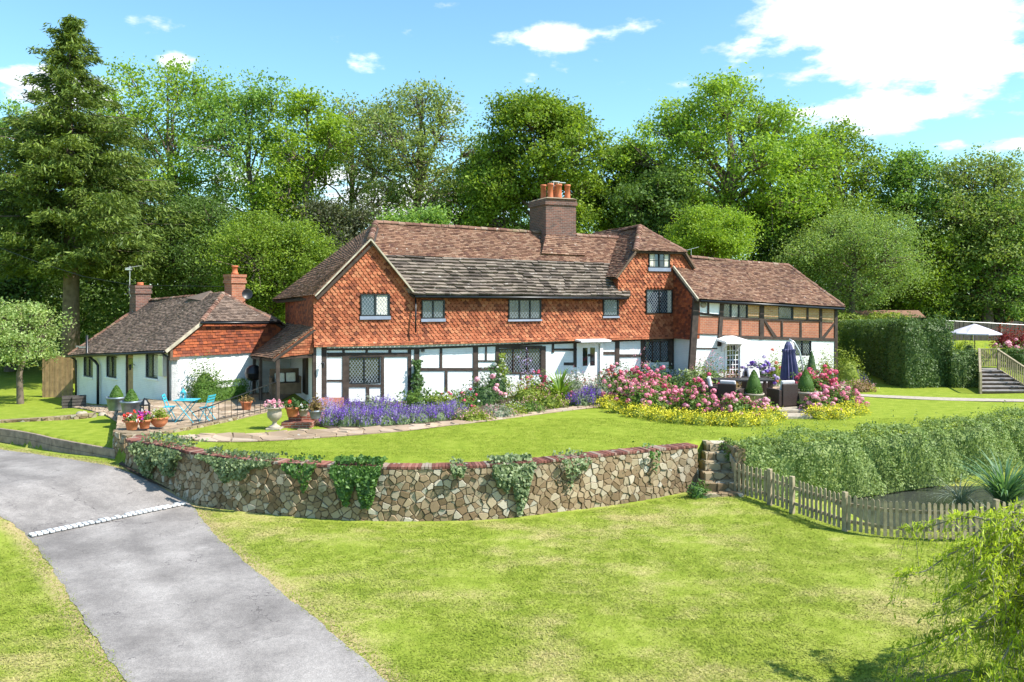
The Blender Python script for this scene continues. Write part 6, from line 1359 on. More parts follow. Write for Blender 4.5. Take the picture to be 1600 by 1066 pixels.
# weeping willow in the near corner
def willow():
    rng = np.random.default_rng(9); x0, y0 = 6.8, 10.4; z0 = -1.5; e = empty('willow_tree', 'young weeping willow with fine bright yellow green trailing leaves', 'tree', (x0, y0, z0)); mb = MB(); parts = []
    mb.tube([(.1, 0, -.2), (.05, 0, 1.2), (-.1, .05, 2.2), (-.05, 0, 2.8)], [.09, .075, .055, .03], 8)
    brs = []
    for i in range(125):
        a = rng.uniform(0, 6.283); L_ = rng.uniform(.5, 2.0); h0 = rng.uniform(.25, 2.7); pts = []
        rise = rng.uniform(.2, .95)*(1.1 if h0 < 2.2 else .6)
        for j in range(7):
            t_ = j/6; pts.append(np.array([math.cos(a)*L_*t_, math.sin(a)*L_*t_*.9, h0+rise*math.sin(min(1, t_*1.35)*math.pi*.72)-.35*t_*t_])+rng.normal(size=3)*.02)
        mb.tube([tuple(p) for p in pts], [.024, .02, .017, .013, .010, .008, .005], 5, False); brs.append(pts)
        for k in range(int(6+L_*8)):
            t_ = rng.uniform(.22, 1.0); f_ = t_*6; i0 = min(5, int(f_)); b0 = pts[i0]*(1-(f_-i0))+pts[i0+1]*(f_-i0); a2 = a+rng.normal()*1.1; out = np.array([math.cos(a2), math.sin(a2)]); Lt = rng.uniform(.22, .8)*(1 if t_ > .5 else .7); n = int(Lt*38)+2; s = np.linspace(0, 1, n)
            C_ = np.stack([b0[0]+out[0]*Lt*.42*s**.8+.03*np.sin(s*9+k), b0[1]+out[1]*Lt*.42*s**.8, b0[2]+.12*np.sin(s*3)-Lt*.75*s**1.7], -1)
            C_[:, 2] = np.maximum(C_[:, 2], .08)
            ax = np.tile(np.array([out[0]*.45, out[1]*.45, -.75]), (n, 1)); V, Fq = leaf_quads(C_+rng.normal(size=(n, 3))*.02, rng.uniform(.07, .135, n), rand_dirs(n, 1.1, rng), .19, rng, axis=ax); parts.append((V, Fq))
            mb.tube([tuple(C_[0]), tuple(C_[n//2]), tuple(C_[-1])], [.004, .003, .0015], 3, False)
    V, Fq = join_np(parts); np_mesh('crown', V, Fq, LM['willow'], e); mb.build('trunk', MT['bark_pale'], e, True)
willow()
# ------------------------------------------------------------ paths, steps, walls
def flags(name, A_, B_, n, w_scale=.55, seed=3, off=.03, kind='structure', gap=.02, mat='flag', depth=.02, label=None, cat=None):
    """flagstones between two curves"""
    A2 = resample(np.array([(p[0], p[1]) for p in A_]), 60); B2 = resample(np.array([(p[0], p[1]) for p in B_]), 60); L_ = np.hypot(*np.diff(A2, axis=0).T).sum(); W_ = np.hypot(*(A2-B2).T).mean(); rnd = random.Random(seed)
    def mp(a, b2, h):
        t_ = a/L_*59; i = min(58, max(0, int(t_))); f_ = t_-i; p = A2[i]*(1-f_)+A2[i+1]*f_; q = B2[i]*(1-f_)+B2[i+1]*f_; r = p*(1-b2/W_)+q*(b2/W_); return (r[0], r[1], hz_(r[0], r[1])+off+h)
    mb = MB(); cells = voronoi(L_, W_, w_scale, w_scale*.75, .35, rnd); stones(mb, cells, mp, gap, depth, rnd, .9); o = mb.build(name, MT[mat]);
    return tag(o, label, cat, kind=kind)
up1 = [G(u, v) for u, v in ((268, 684), (330, 679), (400, 678), (470, 673), (540, 671), (620, 667), (700, 659.5), (780, 651.5), (860, 641.5), (920, 635), (950, 632))]
lo1 = [G(u, v) for u, v in ((300, 690), (340, 691.5), (400, 690.5), (470, 687), (540, 682), (620, 675.5), (700, 666), (780, 656.5), (860, 646), (920, 638.5), (950, 635))]
def dn(L_): c_ = dense(L_, .3); return c_
strip('path', dn(up1), dn(lo1), plain('path joint earth', (.30, .22, .14), .95, .3, 6, .4), .012, 90, 5)
flags('path', dn(up1), dn(lo1), 0, .5, 3, .018, depth=.02)
pr1 = [G(u, v) for u, v in ((1345, 620), (1400, 623), (1480, 626.5), (1600, 628.5), (1750, 629))]; pr2 = [G(u, v) for u, v in ((1345, 616.5), (1400, 619), (1480, 622), (1600, 624.5), (1750, 625))]
strip('path', dn(pr1), dn(pr2), plain('pale gravel path', (.36, .31, .25), .95, .25, 8, .4), .02, 60, 5)
def gh(u, v):
    z = -.3
    for _ in range(14): p_ = G(u, v, z); z = .5*z+.5*hz_(p_.x, p_.y)
    return G(u, v, z)
ca_ = [gh(96, 627), gh(130, 631), gh(165, 636), gh(200, 641), gh(235, 640)]; cb_ = [gh(96, 634), gh(130, 640), gh(160, 648), gh(185, 662), gh(200, 668)]
strip('path', dn(ca_), dn(cb_), plain('path grit by the cottage', (.27, .22, .165), .95, .3, 6, .5), .02, 40, 6); flags('path', dn(ca_), dn(cb_), 0, .45, 13, .03)
# patio of the right wing and its surface
yp0 = G(1240, 636).y
patio = [A.world((xC+.3, yW-.1, 0)), A.world((xE+.3, yW-.1, 0)), G(1330, 618), G(1290, 640), G(1232, 641), G(1140, 641), G(1085, 628)]
PZ = .16
mb = MB(); mb.prism([(p[0], p[1], .0) for p in patio], (0, 0, PZ-.02)); o = mb.build('patio', MT['mortar']); tag(o, kind='structure')
def poly_flags(name, poly, z, seed, size=.6, mat='flag', depth=.02):
    xs = [p[0] for p in poly]; ys = [p[1] for p in poly]; x0, x1, y0, y1 = min(xs), max(xs), min(ys), max(ys); rnd = random.Random(seed); P2 = [(p[0]-x0, p[1]-y0) for p in poly]
    if area2(P2) < 0: P2 = P2[::-1]
    out = []
    for c_, q in voronoi(x1-x0, y1-y0, size, size*.7, .32, rnd):
        q = clip_convex(q, P2)
        if len(q) >= 3 and abs(area2(q)) > .02: out.append((c_, q))
    mb = MB(); stones(mb, out, lambda a, b2, h: (a+x0, b2+y0, z+h), .018, depth, rnd, .9); return tag(mb.build(name, MT[mat]), kind='structure')
poly_flags('patio', patio, PZ-.005, 5)
# stone steps up to the patio
ps = empty('patio_steps', 'two broad stone steps up to the patio between the pink flower banks', 'steps', G(1256, 652)); O = ps.location.copy()
s1 = MB(); w0, w1 = G(1228, 655).x, G(1286, 650).x; s1.box(w0-O.x, w1-O.x, -.35, 1.5, -.05, .085); s1.build('step', MT['stone_pot'], ps, bevel=.02)
s1 = MB(); s1.box(w0-.05-O.x, w1+.05-O.x, .45, 1.8, .085, .185); s1.build('step', MT['stone_pot'], ps, bevel=.02)

# rough stone steps beside the garden wall
stp = empty('stone_steps', 'rough rubble steps climbing between the wall end and the hedge', 'steps', (px(1118, 22.0), 21.6, -1.1)); O = stp.location.copy(); rnd = random.Random(8)
for i in range(6):
    z1 = -1.02+.2*i; y0_ = 21.45+.32*i; x0_, x1_ = px(1098, y0_)+.02*i, px(1098, y0_)+1.05-.05*i; st = MB()
    cells = voronoi(x1_-x0_, .5, .36, .3, .35, rnd); stones(st, cells, lambda a, b2, h: (x0_+a-O.x+rnd.uniform(-.01, .01), y0_+b2-O.y, z1+h-O.z), .02, .04, rnd, .9)
    cells = voronoi(x1_-x0_, .24, .3, .14, .35, rnd); stones(st, cells, lambda a, b2, h: (x0_+a-O.x, y0_-h*1.5-O.y, z1-.2+b2-O.z), .014, .03, rnd, .7)
    st.box(x0_-O.x, x1_-O.x, y0_+.02-O.y, y0_+.9-O.y, z1-.5-O.z, z1-.03-O.z); st.build('step', MT['stone'], stp)
sdw = MB(); cells = voronoi(1.4, 1.2, .26, .18, .4, rnd); xx = px(1146, 22.2); stones(sdw, cells, lambda a, b2, h: (xx-h-O.x, 21.75+a-O.y, -1.1+b2-O.z), .014, .05, rnd, .7); sdw.box(xx-O.x, xx+.2-O.x, 21.75-O.y, 23.2-O.y, -1.2-O.z, .08-O.z); sdw.build('side_wall', MT['stone'], stp)

# timber edging along the drive
def edging():
    pts = [(-26, 32.4), (-17.3, 28.35), (-14.4, 26.35), (-11.62, 24.5)]; c_ = dense([Vector((a, b2, 0)) for a, b2 in pts], .3); e = empty('timber_edging', 'long low retaining edge of weathered timber boards beside the drive', 'edging', (c_[0][0], c_[0][1], -.9)); O = e.location.copy()
    d = np.r_[0, np.cumsum(np.hypot(*np.diff(c_, axis=0).T))]; n = int(d[-1]/1.15); rnd = random.Random(2)
    for r in range(2):
        mb = MB()
        for i in range(n):
            a, b2 = d[-1]*i/n, d[-1]*(i+1)/n-.012; off = rnd.uniform(-.008, .008); p = Vector((np.interp(a, d, c_[:, 0]), np.interp(a, d, c_[:, 1])-.06+off, -.86+.235*r+.11))-O; q = Vector((np.interp(b2, d, c_[:, 0]), np.interp(b2, d, c_[:, 1])-.06+off, -.86+.235*r+.11))-O; mb.bar(p, q, .09, .226)
        mb.build('board', MT['sleeper'], e, bevel=.008)
edging()
# low rubble walls round the cottage terrace
ter = [G(183, 690, 0), G(205, 690.5, 0), G(333, 665, 0), G(436, 641, 0)]
wall('terrace_wall', 'low rubble wall along the front of the cottage terrace', [(G(196, 685).x, G(196, 685).y), (G(262, 677).x, G(262, 677).y), (G(335, 663.5).x, G(335, 663.5).y), (G(372, 655).x, G(372, 655).y)], lambda k: .08, lambda x, y: -.18, thick=.32, cop=False, seed=12, batter=0)
wall('terrace_wall', 'short rubble wall end between the left lawn and the terrace', [(-12.15, 27.2), (-12.05, 25.6), (-11.7, 24.55), (-11.0, 24.35)], lambda k: .10, lambda x, y: -.75, thick=.35, cop=False, seed=13, batter=0)
tpoly = [(-11.85, 25.1), (-10.8, 24.9), (G(335, 664).x, G(335, 664).y+.1), (G(430, 642).x, G(430, 642).y), (-9.0, 31.5), (-9.3, 36.4), (-13.3, 32.4), (-14.6, 33.2), (-15.0, 31.8)]
mb = MB(); mb.prism([(x, y, -.7) for x, y in tpoly], (0, 0, .72)); tag(mb.build('terrace_paving', MT['mortar']), kind='structure')
poly_flags('terrace_paving', [(-11.9, 24.95), (-10.8, 24.8), (G(335, 664).x, G(335, 664).y+.1), (G(430, 642).x, G(430, 642).y), (-9.0, 31.5), (-15.0, 31.8)], .018, 6, .5, 'flag', .012)
poly_flags('terrace_paving', [(-9.0, 31.5), (-9.3, 36.4), (-13.3, 32.4), (-14.6, 33.2), (-15.0, 31.8)], .018, 7, .5, 'flag', .012)
wall('kerb_wall', 'low line of kerb stones crossing the left lawn', [(G(-60, 664, -.45).x, G(-60, 664, -.45).y), (G(60, 660, -.45).x, G(60, 660, -.45).y), (G(150, 648, -.3).x, G(150, 648, -.3).y)], lambda k: -.36+.12*k, lambda x, y: -.6, thick=.2, cop=False, seed=15, batter=0)
for i, (u, v, s, lb) in enumerate(((128, 643, .22, 'large rounded rock at the corner of the left lawn'), (160, 646, .16, 'smaller rock beside the large rounded rock'))):
    p = G(u, v, -.3); p.z = hz_(p.x, p.y)-.04; rk = MB(); rng = random.Random(i+3); rk.lathe([(s*.5, -.1), (s*.95, 0), (s, s*.35), (s*.75, s*.7), (s*.3, s*.85)], (0, 0, 0), 9); rk.v = [(a*rng.uniform(.85, 1.15), b2*rng.uniform(.7, 1.1), c_*rng.uniform(.85, 1.1)) for a, b2, c_ in rk.v]; o = rk.build('rock', MT['stone_pot'], None, True); o.location = p; tag(o, lb, 'rock')

# ------------------------------------------------------------ picket fence
def picket_fence(label, bp, posts, seed, last=False):
    rnd = random.Random(seed); P_ = [Vector(p) for p in bp]; e = empty('picket_fence', label, 'fence', P_[0]); O = P_[0]; H_ = .84; cum = [0]
    for a, b2 in zip(P_[:-1], P_[1:]): cum.append(cum[-1]+(b2-a).length)
    def at3(s): 
        for i in range(len(P_)-1):
            if s <= cum[i+1] or i == len(P_)-2: t_ = (s-cum[i])/(cum[i+1]-cum[i]); return P_[i].lerp(P_[i+1], t_), (P_[i+1]-P_[i]).normalized()
    n = int(cum[-1]/.128); ps = [min(range(len(P_)), key=lambda j: abs(P_[j].x-q)) for q in []]
    for z in (.24, .62):
        rl_ = MB()
        for i in range(len(P_)-1):
            a, b2 = P_[i]-O, P_[i+1]-O; nn = Vector((-(b2-a).y, (b2-a).x, 0)).normalized()*.03; rl_.bar(a+nn+Vector((0, 0, z)), b2+nn+Vector((0, 0, z)), .035, .075)
        rl_.build('rail', MT['picket'], e)
    pk = MB(); post_s = posts
    for i in range(n):
        s = (i+.5)*cum[-1]/n
        if any(abs(s-q) < .11 for q in post_s): continue
        p, d = at3(s); w_, t_ = .036, .010; zt = H_+rnd.uniform(-.015, .015); M = Matrix.Translation(p-O) @ Matrix.Rotation(math.atan2(d.y, d.x)+rnd.uniform(-.04, .04), 4, 'Z') @ Matrix.Rotation(rnd.uniform(-.02, .02), 4, 'Y')
        out = [(-w_, .05), (w_, .05), (w_, zt-.04), (w_*.6, zt-.01), (0, zt), (-w_*.6, zt-.01), (-w_, zt-.04)]; pk.prism([M @ Vector((a, -.0, z)) for a, z in out], M.to_3x3() @ Vector((0, -t_*2, 0)))
    pk.build('pickets', MT['picket'], e)
    for q in post_s:
        p, d = at3(q); po = MB(); M = Matrix.Translation(p-O+Vector((0, .02, 0))) @ Matrix.Rotation(math.atan2(d.y, d.x), 4, 'Z'); po.box(-.055, .055, -.055, .055, -.2, H_+.06, M); po.build('post', MT['picket'], e, bevel=.015)
def gl_(u, v):
    z = -1.3
    for _ in range(10): p = G(u, v, z); z = float(low(p.x, p.y))
    return G(u, v, z)
fb1 = [gl_(1146, 771), gl_(1203, 789), gl_(1238, 802), gl_(1322, 831)]
fb2 = [gl_(1322, 831), gl_(1380, 841), gl_(1450, 846), gl_(1530, 846), gl_(1640, 842)]
def plen(P_): return sum((b2-a).length for a, b2 in zip(P_[:-1], P_[1:]))
picket_fence('weathered picket fence length from the stone steps down to the corner post', fb1, [(fb1[1]-fb1[0]).length, (fb1[2]-fb1[1]).length+(fb1[1]-fb1[0]).length, plen(fb1)-.02], 4)
picket_fence('weathered picket fence length along the pond behind the willow', fb2, [plen(fb2)*.72], 5)
# pond water
mb = MB(); mb.add([(x, y, -1.47) for x, y in ((8.0, 19.3), (19, 19.3), (19, 25.5), (8.0, 25.5))], [(0, 1, 2, 3)]); tag(mb.build('pond', MT['water']), kind='structure')

# ------------------------------------------------------------ wooden steps on the right
ws = empty('wooden_steps', 'grey wooden garden steps with balustrades climbing to the upper terrace', 'steps', (px(1533, 35.0), 35.0, 0)); O = ws.location.copy(); nS = 6; rise = .13; run = .42
xl = lambda y: px(1533-1.5*y/2.5, 35+y)-O.x
xr_ = lambda y: px(1611-52*min(y, 2.52)/2.52, 35+y)-O.x
def tz(mb, y0, y1, z0, z1, a=0.0, b2=0.0):
    l0, l1, r0, r1 = xl(y0)+a, xl(y1)+a, xr_(y0)-b2, xr_(y1)-b2; vs = [(l0, y0, z0), (r0, y0, z0), (r1, y1, z0), (l1, y1, z0), (l0, y0, z1), (r0, y0, z1), (r1, y1, z1), (l1, y1, z1)]
    mb.add(vs, [(3, 2, 1, 0), (4, 5, 6, 7), (0, 1, 5, 4), (1, 2, 6, 5), (2, 3, 7, 6), (3, 0, 4, 7)])
for i in range(nS):
    t_ = MB(); tz(t_, i*run, (i+1)*run+.03, (i+1)*rise-.04, (i+1)*rise); t_.build('tread', MT['deck'], ws, bevel=.006)
    t_ = MB(); tz(t_, i*run+.035, i*run+.055, i*rise, (i+1)*rise-.041, .03, .03); t_.build('riser', MT['timber_mid'], ws)
top_z = nS*rise; tl_ = nS*run
ld = MB(); tz(ld, tl_+.031, tl_+1.0, top_z-.05, top_z); ld.build('landing', MT['deck'], ws)
for X_, sg_ in ((xl, -.03), (xr_, .03)):
    P0, P1, P2 = [Vector((X_(y)+sg_, y, z)) for y, z in ((-.05, 0), (tl_, top_z), (tl_+.95, top_z))]
    sg = MB(); sg.prism([P0, P1+Vector((0, 0, -.25)), P1+Vector((0, 0, .05)), P0+Vector((0, 0, .17))], (.05, 0, 0)); sg.build('stringer', MT['picket'], ws)
    for p in (P0, P1, P2): po = MB(); po.box(p.x-.045, p.x+.045, p.y-.045, p.y+.045, p.z, p.z+.9); po.build('post', MT['picket'], ws)
    up9 = Vector((0, 0, .90)); rl2 = MB(); rl2.bar(P0+up9, P1+up9, .09, .04); rl2.bar(P1+up9, P2+up9, .09, .04); rl2.build('handrail', MT['picket'], ws)
    bl = MB()
    for i in range(15): p = P0.lerp(P1, (i+1)/16); bl.box(p.x-.02, p.x+.02, p.y-.02, p.y+.02, p.z+.12, p.z+.88)
    bl.build('balusters', MT['picket'], ws)
rl3 = MB(); ye = tl_+.95; rl3.box(xl(ye), xr_(ye), ye-.02, ye+.03, top_z+.86, top_z+.90)
for i in range(9): x = xl(ye)+.08+i*(xr_(ye)-xl(ye)-.2)/8; rl3.box(x, x+.04, ye-.01, ye+.02, top_z+.08, top_z+.86)
rl3.build('end_rail', MT['picket'], ws)

# ------------------------------------------------------------ upper terrace: parasol, plants, panel fence
def cloth_disc(mb, r, z_r, z_c, n=8, dip=.0, thick=.012):
    c_ = [(0, 0, z_c)]; ring1 = []; ring2 = []
    for k in range(n*2):
        a = math.pi*k/n; rr = r*(1 if k % 2 == 0 else .945); ring2.append((rr*math.cos(a), rr*math.sin(a), z_r+(0 if k % 2 == 0 else -.0))); ring1.append((rr*.5*math.cos(a), rr*.5*math.sin(a), z_r+(z_c-z_r)*.53-(dip if k % 2 else 0)))
    m_ = n*2; mb.add(c_+ring1+ring2, [(0, 1+k, 1+(k+1) % m_) for k in range(m_)]+[(1+k, 1+m_+k, 1+m_+(k+1) % m_, 1+(k+1) % m_) for k in range(m_)])
    mb.add([(x, y, z) for x, y, z in ring2]+[(x, y, z-.06) for x, y, z in ring2], [(k, m_+k, m_+(k+1) % m_, (k+1) % m_) for k in range(m_)])
Yp = 46; pz = .82; pa = empty('open_parasol', 'open pale lilac parasol standing on the upper terrace', 'parasol', (px(1523, Yp), Yp, pz)); H1 = zz_(506, Yp)-pz
c1 = MB(); cloth_disc(c1, 1.36, zz_(520.5, Yp)-pz, H1, 8, .03); c1.build('canopy', MT['canvas_pale'], pa); c1 = MB(); c1.tube([(0, 0, 0), (0, 0, H1+.06)], .025, 8); c1.build('pole', MT['timber_mid'], pa)
c1 = MB()
for k in range(8): a = math.pi*k/4; c1.tube([(0, 0, H1-.35), (.7*math.cos(a), .7*math.sin(a), zz_(520.5, Yp)-pz+.12)], .01, 4)
c1.build('ribs', MT['timber_mid'], pa)
strap_plant('cordyline', 'small yellow striped cordyline under the open parasol', (px(1497, 44), 44, .8), 50, .95, .055, HL['lime'], .7, z=1.1)
strap_plant('banana_plant', 'bright banana plant with broad paddle leaves by the steps top', (px(1545, 42), 42, .8), 11, 1.25, .36, HL['banana'], 1.0, z=.95)
bush('acer', 'dark red leaved acer beside the panel fence', (px(1572, 50), 50, .8), 1.0, .8, 1.75, HL['acer'], 1500, .11, cat='shrub'); bush('acer', 'second red leaved acer at the picture edge', (px(1600, 49), 49, .8), .9, .8, 1.7, HL['acer'], 1300, .11, cat='shrub')
bush('hydrangea', 'wide flat pink hydrangea behind the banana plant', (px(1580, 44), 44, .8), 1.5, .7, .95, HL['green'], 900, .12, [('pale_pink', 44, .11, .08, 'ball')], 'hydrangea')
bush('hydrangea', 'pink hydrangea at the far right beyond the low hedge', (px(1618, 43), 43, .8), 1.1, .7, .9, HL['green'], 700, .12, [('pink', 34, .11, .08, 'ball')], 'hydrangea')
bush('shrub', 'small blue grey conifer bush under the parasol', (px(1514, 47), 47, .8), .5, .5, .9, HL['grey'], 700, .07)
def panel_fence():
    e = empty('panel_fence', 'dark boarded fence with curved panel tops behind the upper terrace', 'fence', (px(1478, 57), 57, .95)); O = e.location.copy(); x = 0; rnd = random.Random(3)
    for k in range(8):
        x0 = k*1.9; mb = MB(); n = 12
        for i in range(n):
            a, b2 = x0+.08+i*(1.74/n), x0+.08+(i+1)*(1.74/n)-.012; h0, h1 = [1.18+.28*math.sin(math.pi*((q-x0)/1.9)) for q in (a, b2)]; y = rnd.uniform(0, .012)+(.012 if i % 2 else 0); mb.prism([(a, y, .05), (b2, y, .05), (b2, y, h1), (a, y, h0)], (0, .02, 0))
        mb.build('panel', MT['panel_fence'], e)
        po = MB(); po.box(x0-.05, x0+.05, -.04, .06, 0, 1.35); po.build('post', MT['deck'], e)
panel_fence()
mb = MB(); mb.tube([(px(1478, 50), 50, zz_(501, 50)), (px(1540, 49.8), 49.8, zz_(504.5, 49.8)), (px(1660, 49.5), 49.5, zz_(511, 49.5))], .018, 6); tag(mb.build('string_light_cable', MT['alu']), 'pale cable strung across the upper terrace above the parasol', 'cable')
sh = empty('garden_shed', 'low red roofed shed showing just above the laurel hedge', 'shed', (px(1375, 56), 56, 1.2)); mb = MB(); mb.box(-2.4, 2.4, -.8, .8, 0, 1.55); mb.build('wall', MT['panel_fence'], sh); mb = MB(); mb.prism([(-2.6, -1.0, 1.5), (-2.6, 1.0, 1.5), (-2.6, 0, 1.95)], (5.2, 0, 0)); mb.build('roof', MT['roof_red'], sh)

# ------------------------------------------------------------ patio furniture
def chair_wicker(label, p, rz, back_cushion=True):
    e = empty('wicker_armchair', label, 'armchair', p, rz, 'dark wicker armchairs on the patio'); mb = MB()
    mb.box(-.33, .33, -.34, .30, .06, .36); mb.build('seat_base', MT['wicker'], e, bevel=.02)
    for sx in (-1, 1): mb = MB(); mb.box(sx*.40-.07, sx*.40+.07, -.36, .36, .03, .62); mb.build('arm', MT['wicker'], e, bevel=.03)
    mb = MB(); mb.box(-.33, .33, .302, .40, .03, .82); mb.build('backrest', MT['wicker'], e, bevel=.03)
    mb = MB(); mb.box(-.32, .32, -.33, .28, .365, .46); mb.build('seat_cushion', MT['cushion'], e, bevel=.03)
    if back_cushion: mb = MB(); mb.cbox((0, .2, .68), .56, .12, .5, 0, -.22); mb.build('back_cushion', MT['cushion'], e, bevel=.04)
    return e
def PG(u, v): p = G(u, v, PZ+.02); return (p.x, p.y, PZ+.02)
chair_wicker('wicker armchair seen from behind right of the steps side cone', PG(1224, 634), R(200))
chair_wicker('wicker armchair half hidden by the hydrangeas at the left of the table', PG(1118, 628), R(75))
chair_wicker('wicker armchair with a pale cushion on the far side of the table', PG(1182, 612), R(20))
chair_wicker('wicker armchair on the near side of the table', PG(1140, 634), R(150))
tb = empty('patio_table', 'long dark wicker patio table between the armchairs', 'table', PG(1160, 622)); mb = MB(); mb.box(-1.1, 1.1, -.5, .5, .68, .74); mb.build('table_top', MT['frame'], tb, bevel=.01)
for sx in (-1, 1):
    for sy in (-1, 1): mb = MB(); mb.box(sx*.98-.05, sx*.98+.05, sy*.4-.05, sy*.4+.05, 0, .68); mb.build('leg', MT['wicker'], tb)
# closed cantilever parasol
cp = empty('closed_parasol', 'closed slate blue cantilever parasol hanging from a curved pale pole', 'parasol', PG(1258, 618)); O = Vector(cp.location); Yc = O.y
def L3(u, v, dy=0): p = GD(u, v, Yc+dy); return p-O
mb = MB(); mb.tube([L3(1257, 618), L3(1256, 590), L3(1254, 570), L3(1249, 549), L3(1241, 535), L3(1233, 530)], .035, 8); mb.build('pole', MT['alu'], cp, True)
mb = MB(); mb.box(-.4, .4, -.4, .4, 0, .08); mb.build('base', MT['stone_pot'], cp, bevel=.02)
rng = np.random.default_rng(3); mb = MB(); prof = [(534, .06), (539, .13), (545, .17), (546, .22), (552, .20), (560, .22), (575, .27), (590, .31), (594, .30)]; m_ = 28; vs = []
for v, r_ in prof:
    for k in range(m_):
        a = 2*math.pi*k/m_; rr = r_*(1+(.22 if k % 2 else -.12)*(1 if v > 545 else .3)); p = L3(1231.5+(v-534)*.05, v); vs.append((p.x+rr*math.cos(a), p.y+rr*math.sin(a), p.z))
mb.add(vs, [(i*m_+k, i*m_+(k+1) % m_, (i+1)*m_+(k+1) % m_, (i+1)*m_+k) for i in range(len(prof)-1) for k in range(m_)]+[tuple(range(m_))]); mb.build('canopy', MT['canvas_blue'], cp)
# planters with clipped cones
def cone_planter(label, p, pot, r, h, cone_r, cone_h, mat, cat='planter', ball=False):
    e = empty('topiary_planter', label, cat, p, 0, None); mb = MB(); mb.lathe([(r*.74, 0), (r*.8, .03), (r*.97, h*.86), (r*1.06, h*.87), (r*1.07, h), (r*.93, h), (r*.9, h*.88)], (0, 0, 0), 20); mb.build('pot', MT[pot], e, True)
    SEED[0] += 1; rng = np.random.default_rng(SEED[0]); n = 1500; t_ = 1-np.sqrt(rng.random(n)); t_ = rng.random(n)**1.35; a = rng.uniform(0, 6.283, n); prof_ = np.sqrt(np.clip(1-t_, 0, 1))**1.25*(1 if not ball else 1); rr = cone_r*prof_*(.93+.07*rng.random(n))*np.clip(.7+t_*4, 0, 1)
    P_ = np.stack([rr*np.cos(a), rr*np.sin(a), h*.9+.03+t_*cone_h], -1); nr = np.stack([np.cos(a), np.sin(a), .45+0*a], -1)+rng.normal(size=(n, 3))*.45; nr /= np.linalg.norm(nr, axis=1)[:, None]; W = leaf_quads(P_, .045*rng.uniform(.7, 1.4, n), nr, .8, rng)
    core = MB(); core.lathe([(cone_r*.68, h*.88), (cone_r*.86, h*.88+cone_h*.2), (cone_r*.72, h*.88+cone_h*.5), (cone_r*.42, h*.88+cone_h*.78), (.01, h*.88+cone_h*.97)], (0, 0, 0), 14)
    V2 = np.array(core.v); F2 = np.array([f_ for f_ in core.f if len(f_) == 4]); V, Fq = join_np([W, (V2, F2)]); np_mesh('topiary', V, Fq, mat, e); return e
cone_planter('terracotta planter with a tall clipped box cone right of the wicker armchair', PG(1259, 634), 'stone_pot', .40, .52, .34, .80, HL['box'])
cone_planter('clipped box cone planter left of the lone wicker armchair', PG(1178, 634), 'stone_pot', .34, .45, .33, .85, HL['box'])
cone_planter('slim darker clipped cone behind the terracotta planter', PG(1268, 618), 'stone_pot', .28, .4, .26, 1.35, HL['deep'])
cone_planter('small clipped box ball behind the patio table', PG(1176, 606), 'stone_pot', .25, .35, .33, .5, HL['box'])
bush('pansy_plant', 'purple pansies spilling from the terracotta planter', (PG(1259, 634)[0], PG(1259, 634)[1], PZ+.42), .40, .40, .14, HL['green'], 150, .05, [('purple', 34, .04, .05, 'ball')], 'flowers', core=False)
# grill cover / silver dish among the left furniture
# ------------------------------------------------------------ cottage terrace things
def zt(u, v, z=.035): p = G(u, v, z); return (p.x, p.y, z)
def bistro_chair(label, p, rz):
    e = empty('bistro_chair', label, 'chair', p, rz, 'turquoise folding bistro chairs'); 
    for s in (-1, 1):
        mb = MB(); mb.tube([(s*.19, .20, 0), (s*.19, -.02, .45), (s*.18, -.16, .86)], .013, 6); mb.build('leg', MT['turquoise'], e); mb = MB(); mb.tube([(s*.165, -.20, 0), (s*.165, .19, .45)], .013, 6); mb.build('leg', MT['turquoise'], e)
    for k in range(5): pass
    mb = MB()
    for k in range(5): mb.box(-.19, .19, -.13+k*.07, -.075+k*.07, .44, .458)
    mb.build('seat', MT['turquoise'], e); mb = MB()
    for z in (.64, .735, .825): mb.cbox((0, -.09-.08*(z-.6)/.25, z), .36, .014, .055, 0, .35)
    mb.build('backrest', MT['turquoise'], e); return e
bistro_chair('turquoise folding chair right of the bistro table', zt(325, 658), R(75))
bistro_chair('turquoise folding chair left of the bistro table', zt(263, 657), R(-80))
bt = empty('bistro_table', 'turquoise folding bistro table with crossed legs', 'table', zt(292, 659)); mb = MB(); mb.box(-.34, .34, -.30, .30, .70, .722); mb.build('table_top', MT['turquoise'], bt, bevel=.005)
for s in (-1, 1):
    for d_ in (-1, 1): mb = MB(); mb.tube([(d_*.30, s*.24, 0), (-d_*.28, s*.24, .70)], .014, 6); mb.build('leg', MT['turquoise'], bt)
tp_ = Vector(zt(292, 659))+Vector((-.12, 0, .725)); cad = empty('lantern', 'small turquoise lantern on the bistro table', 'lantern', tp_); mb = MB(); mb.box(-.07, .07, -.07, .07, 0, .02); mb.box(-.07, .07, -.07, .07, .22, .24); mb.lathe([(.08, .24), (.02, .33), (.01, .36)], (0, 0, 0), 8)
for a in (-1, 1):
    for b2 in (-1, 1): mb.box(a*.06-.008, a*.06+.008, b2*.06-.008, b2*.06+.008, .02, .22)
mb.build('frame', MT['turquoise'], cad)
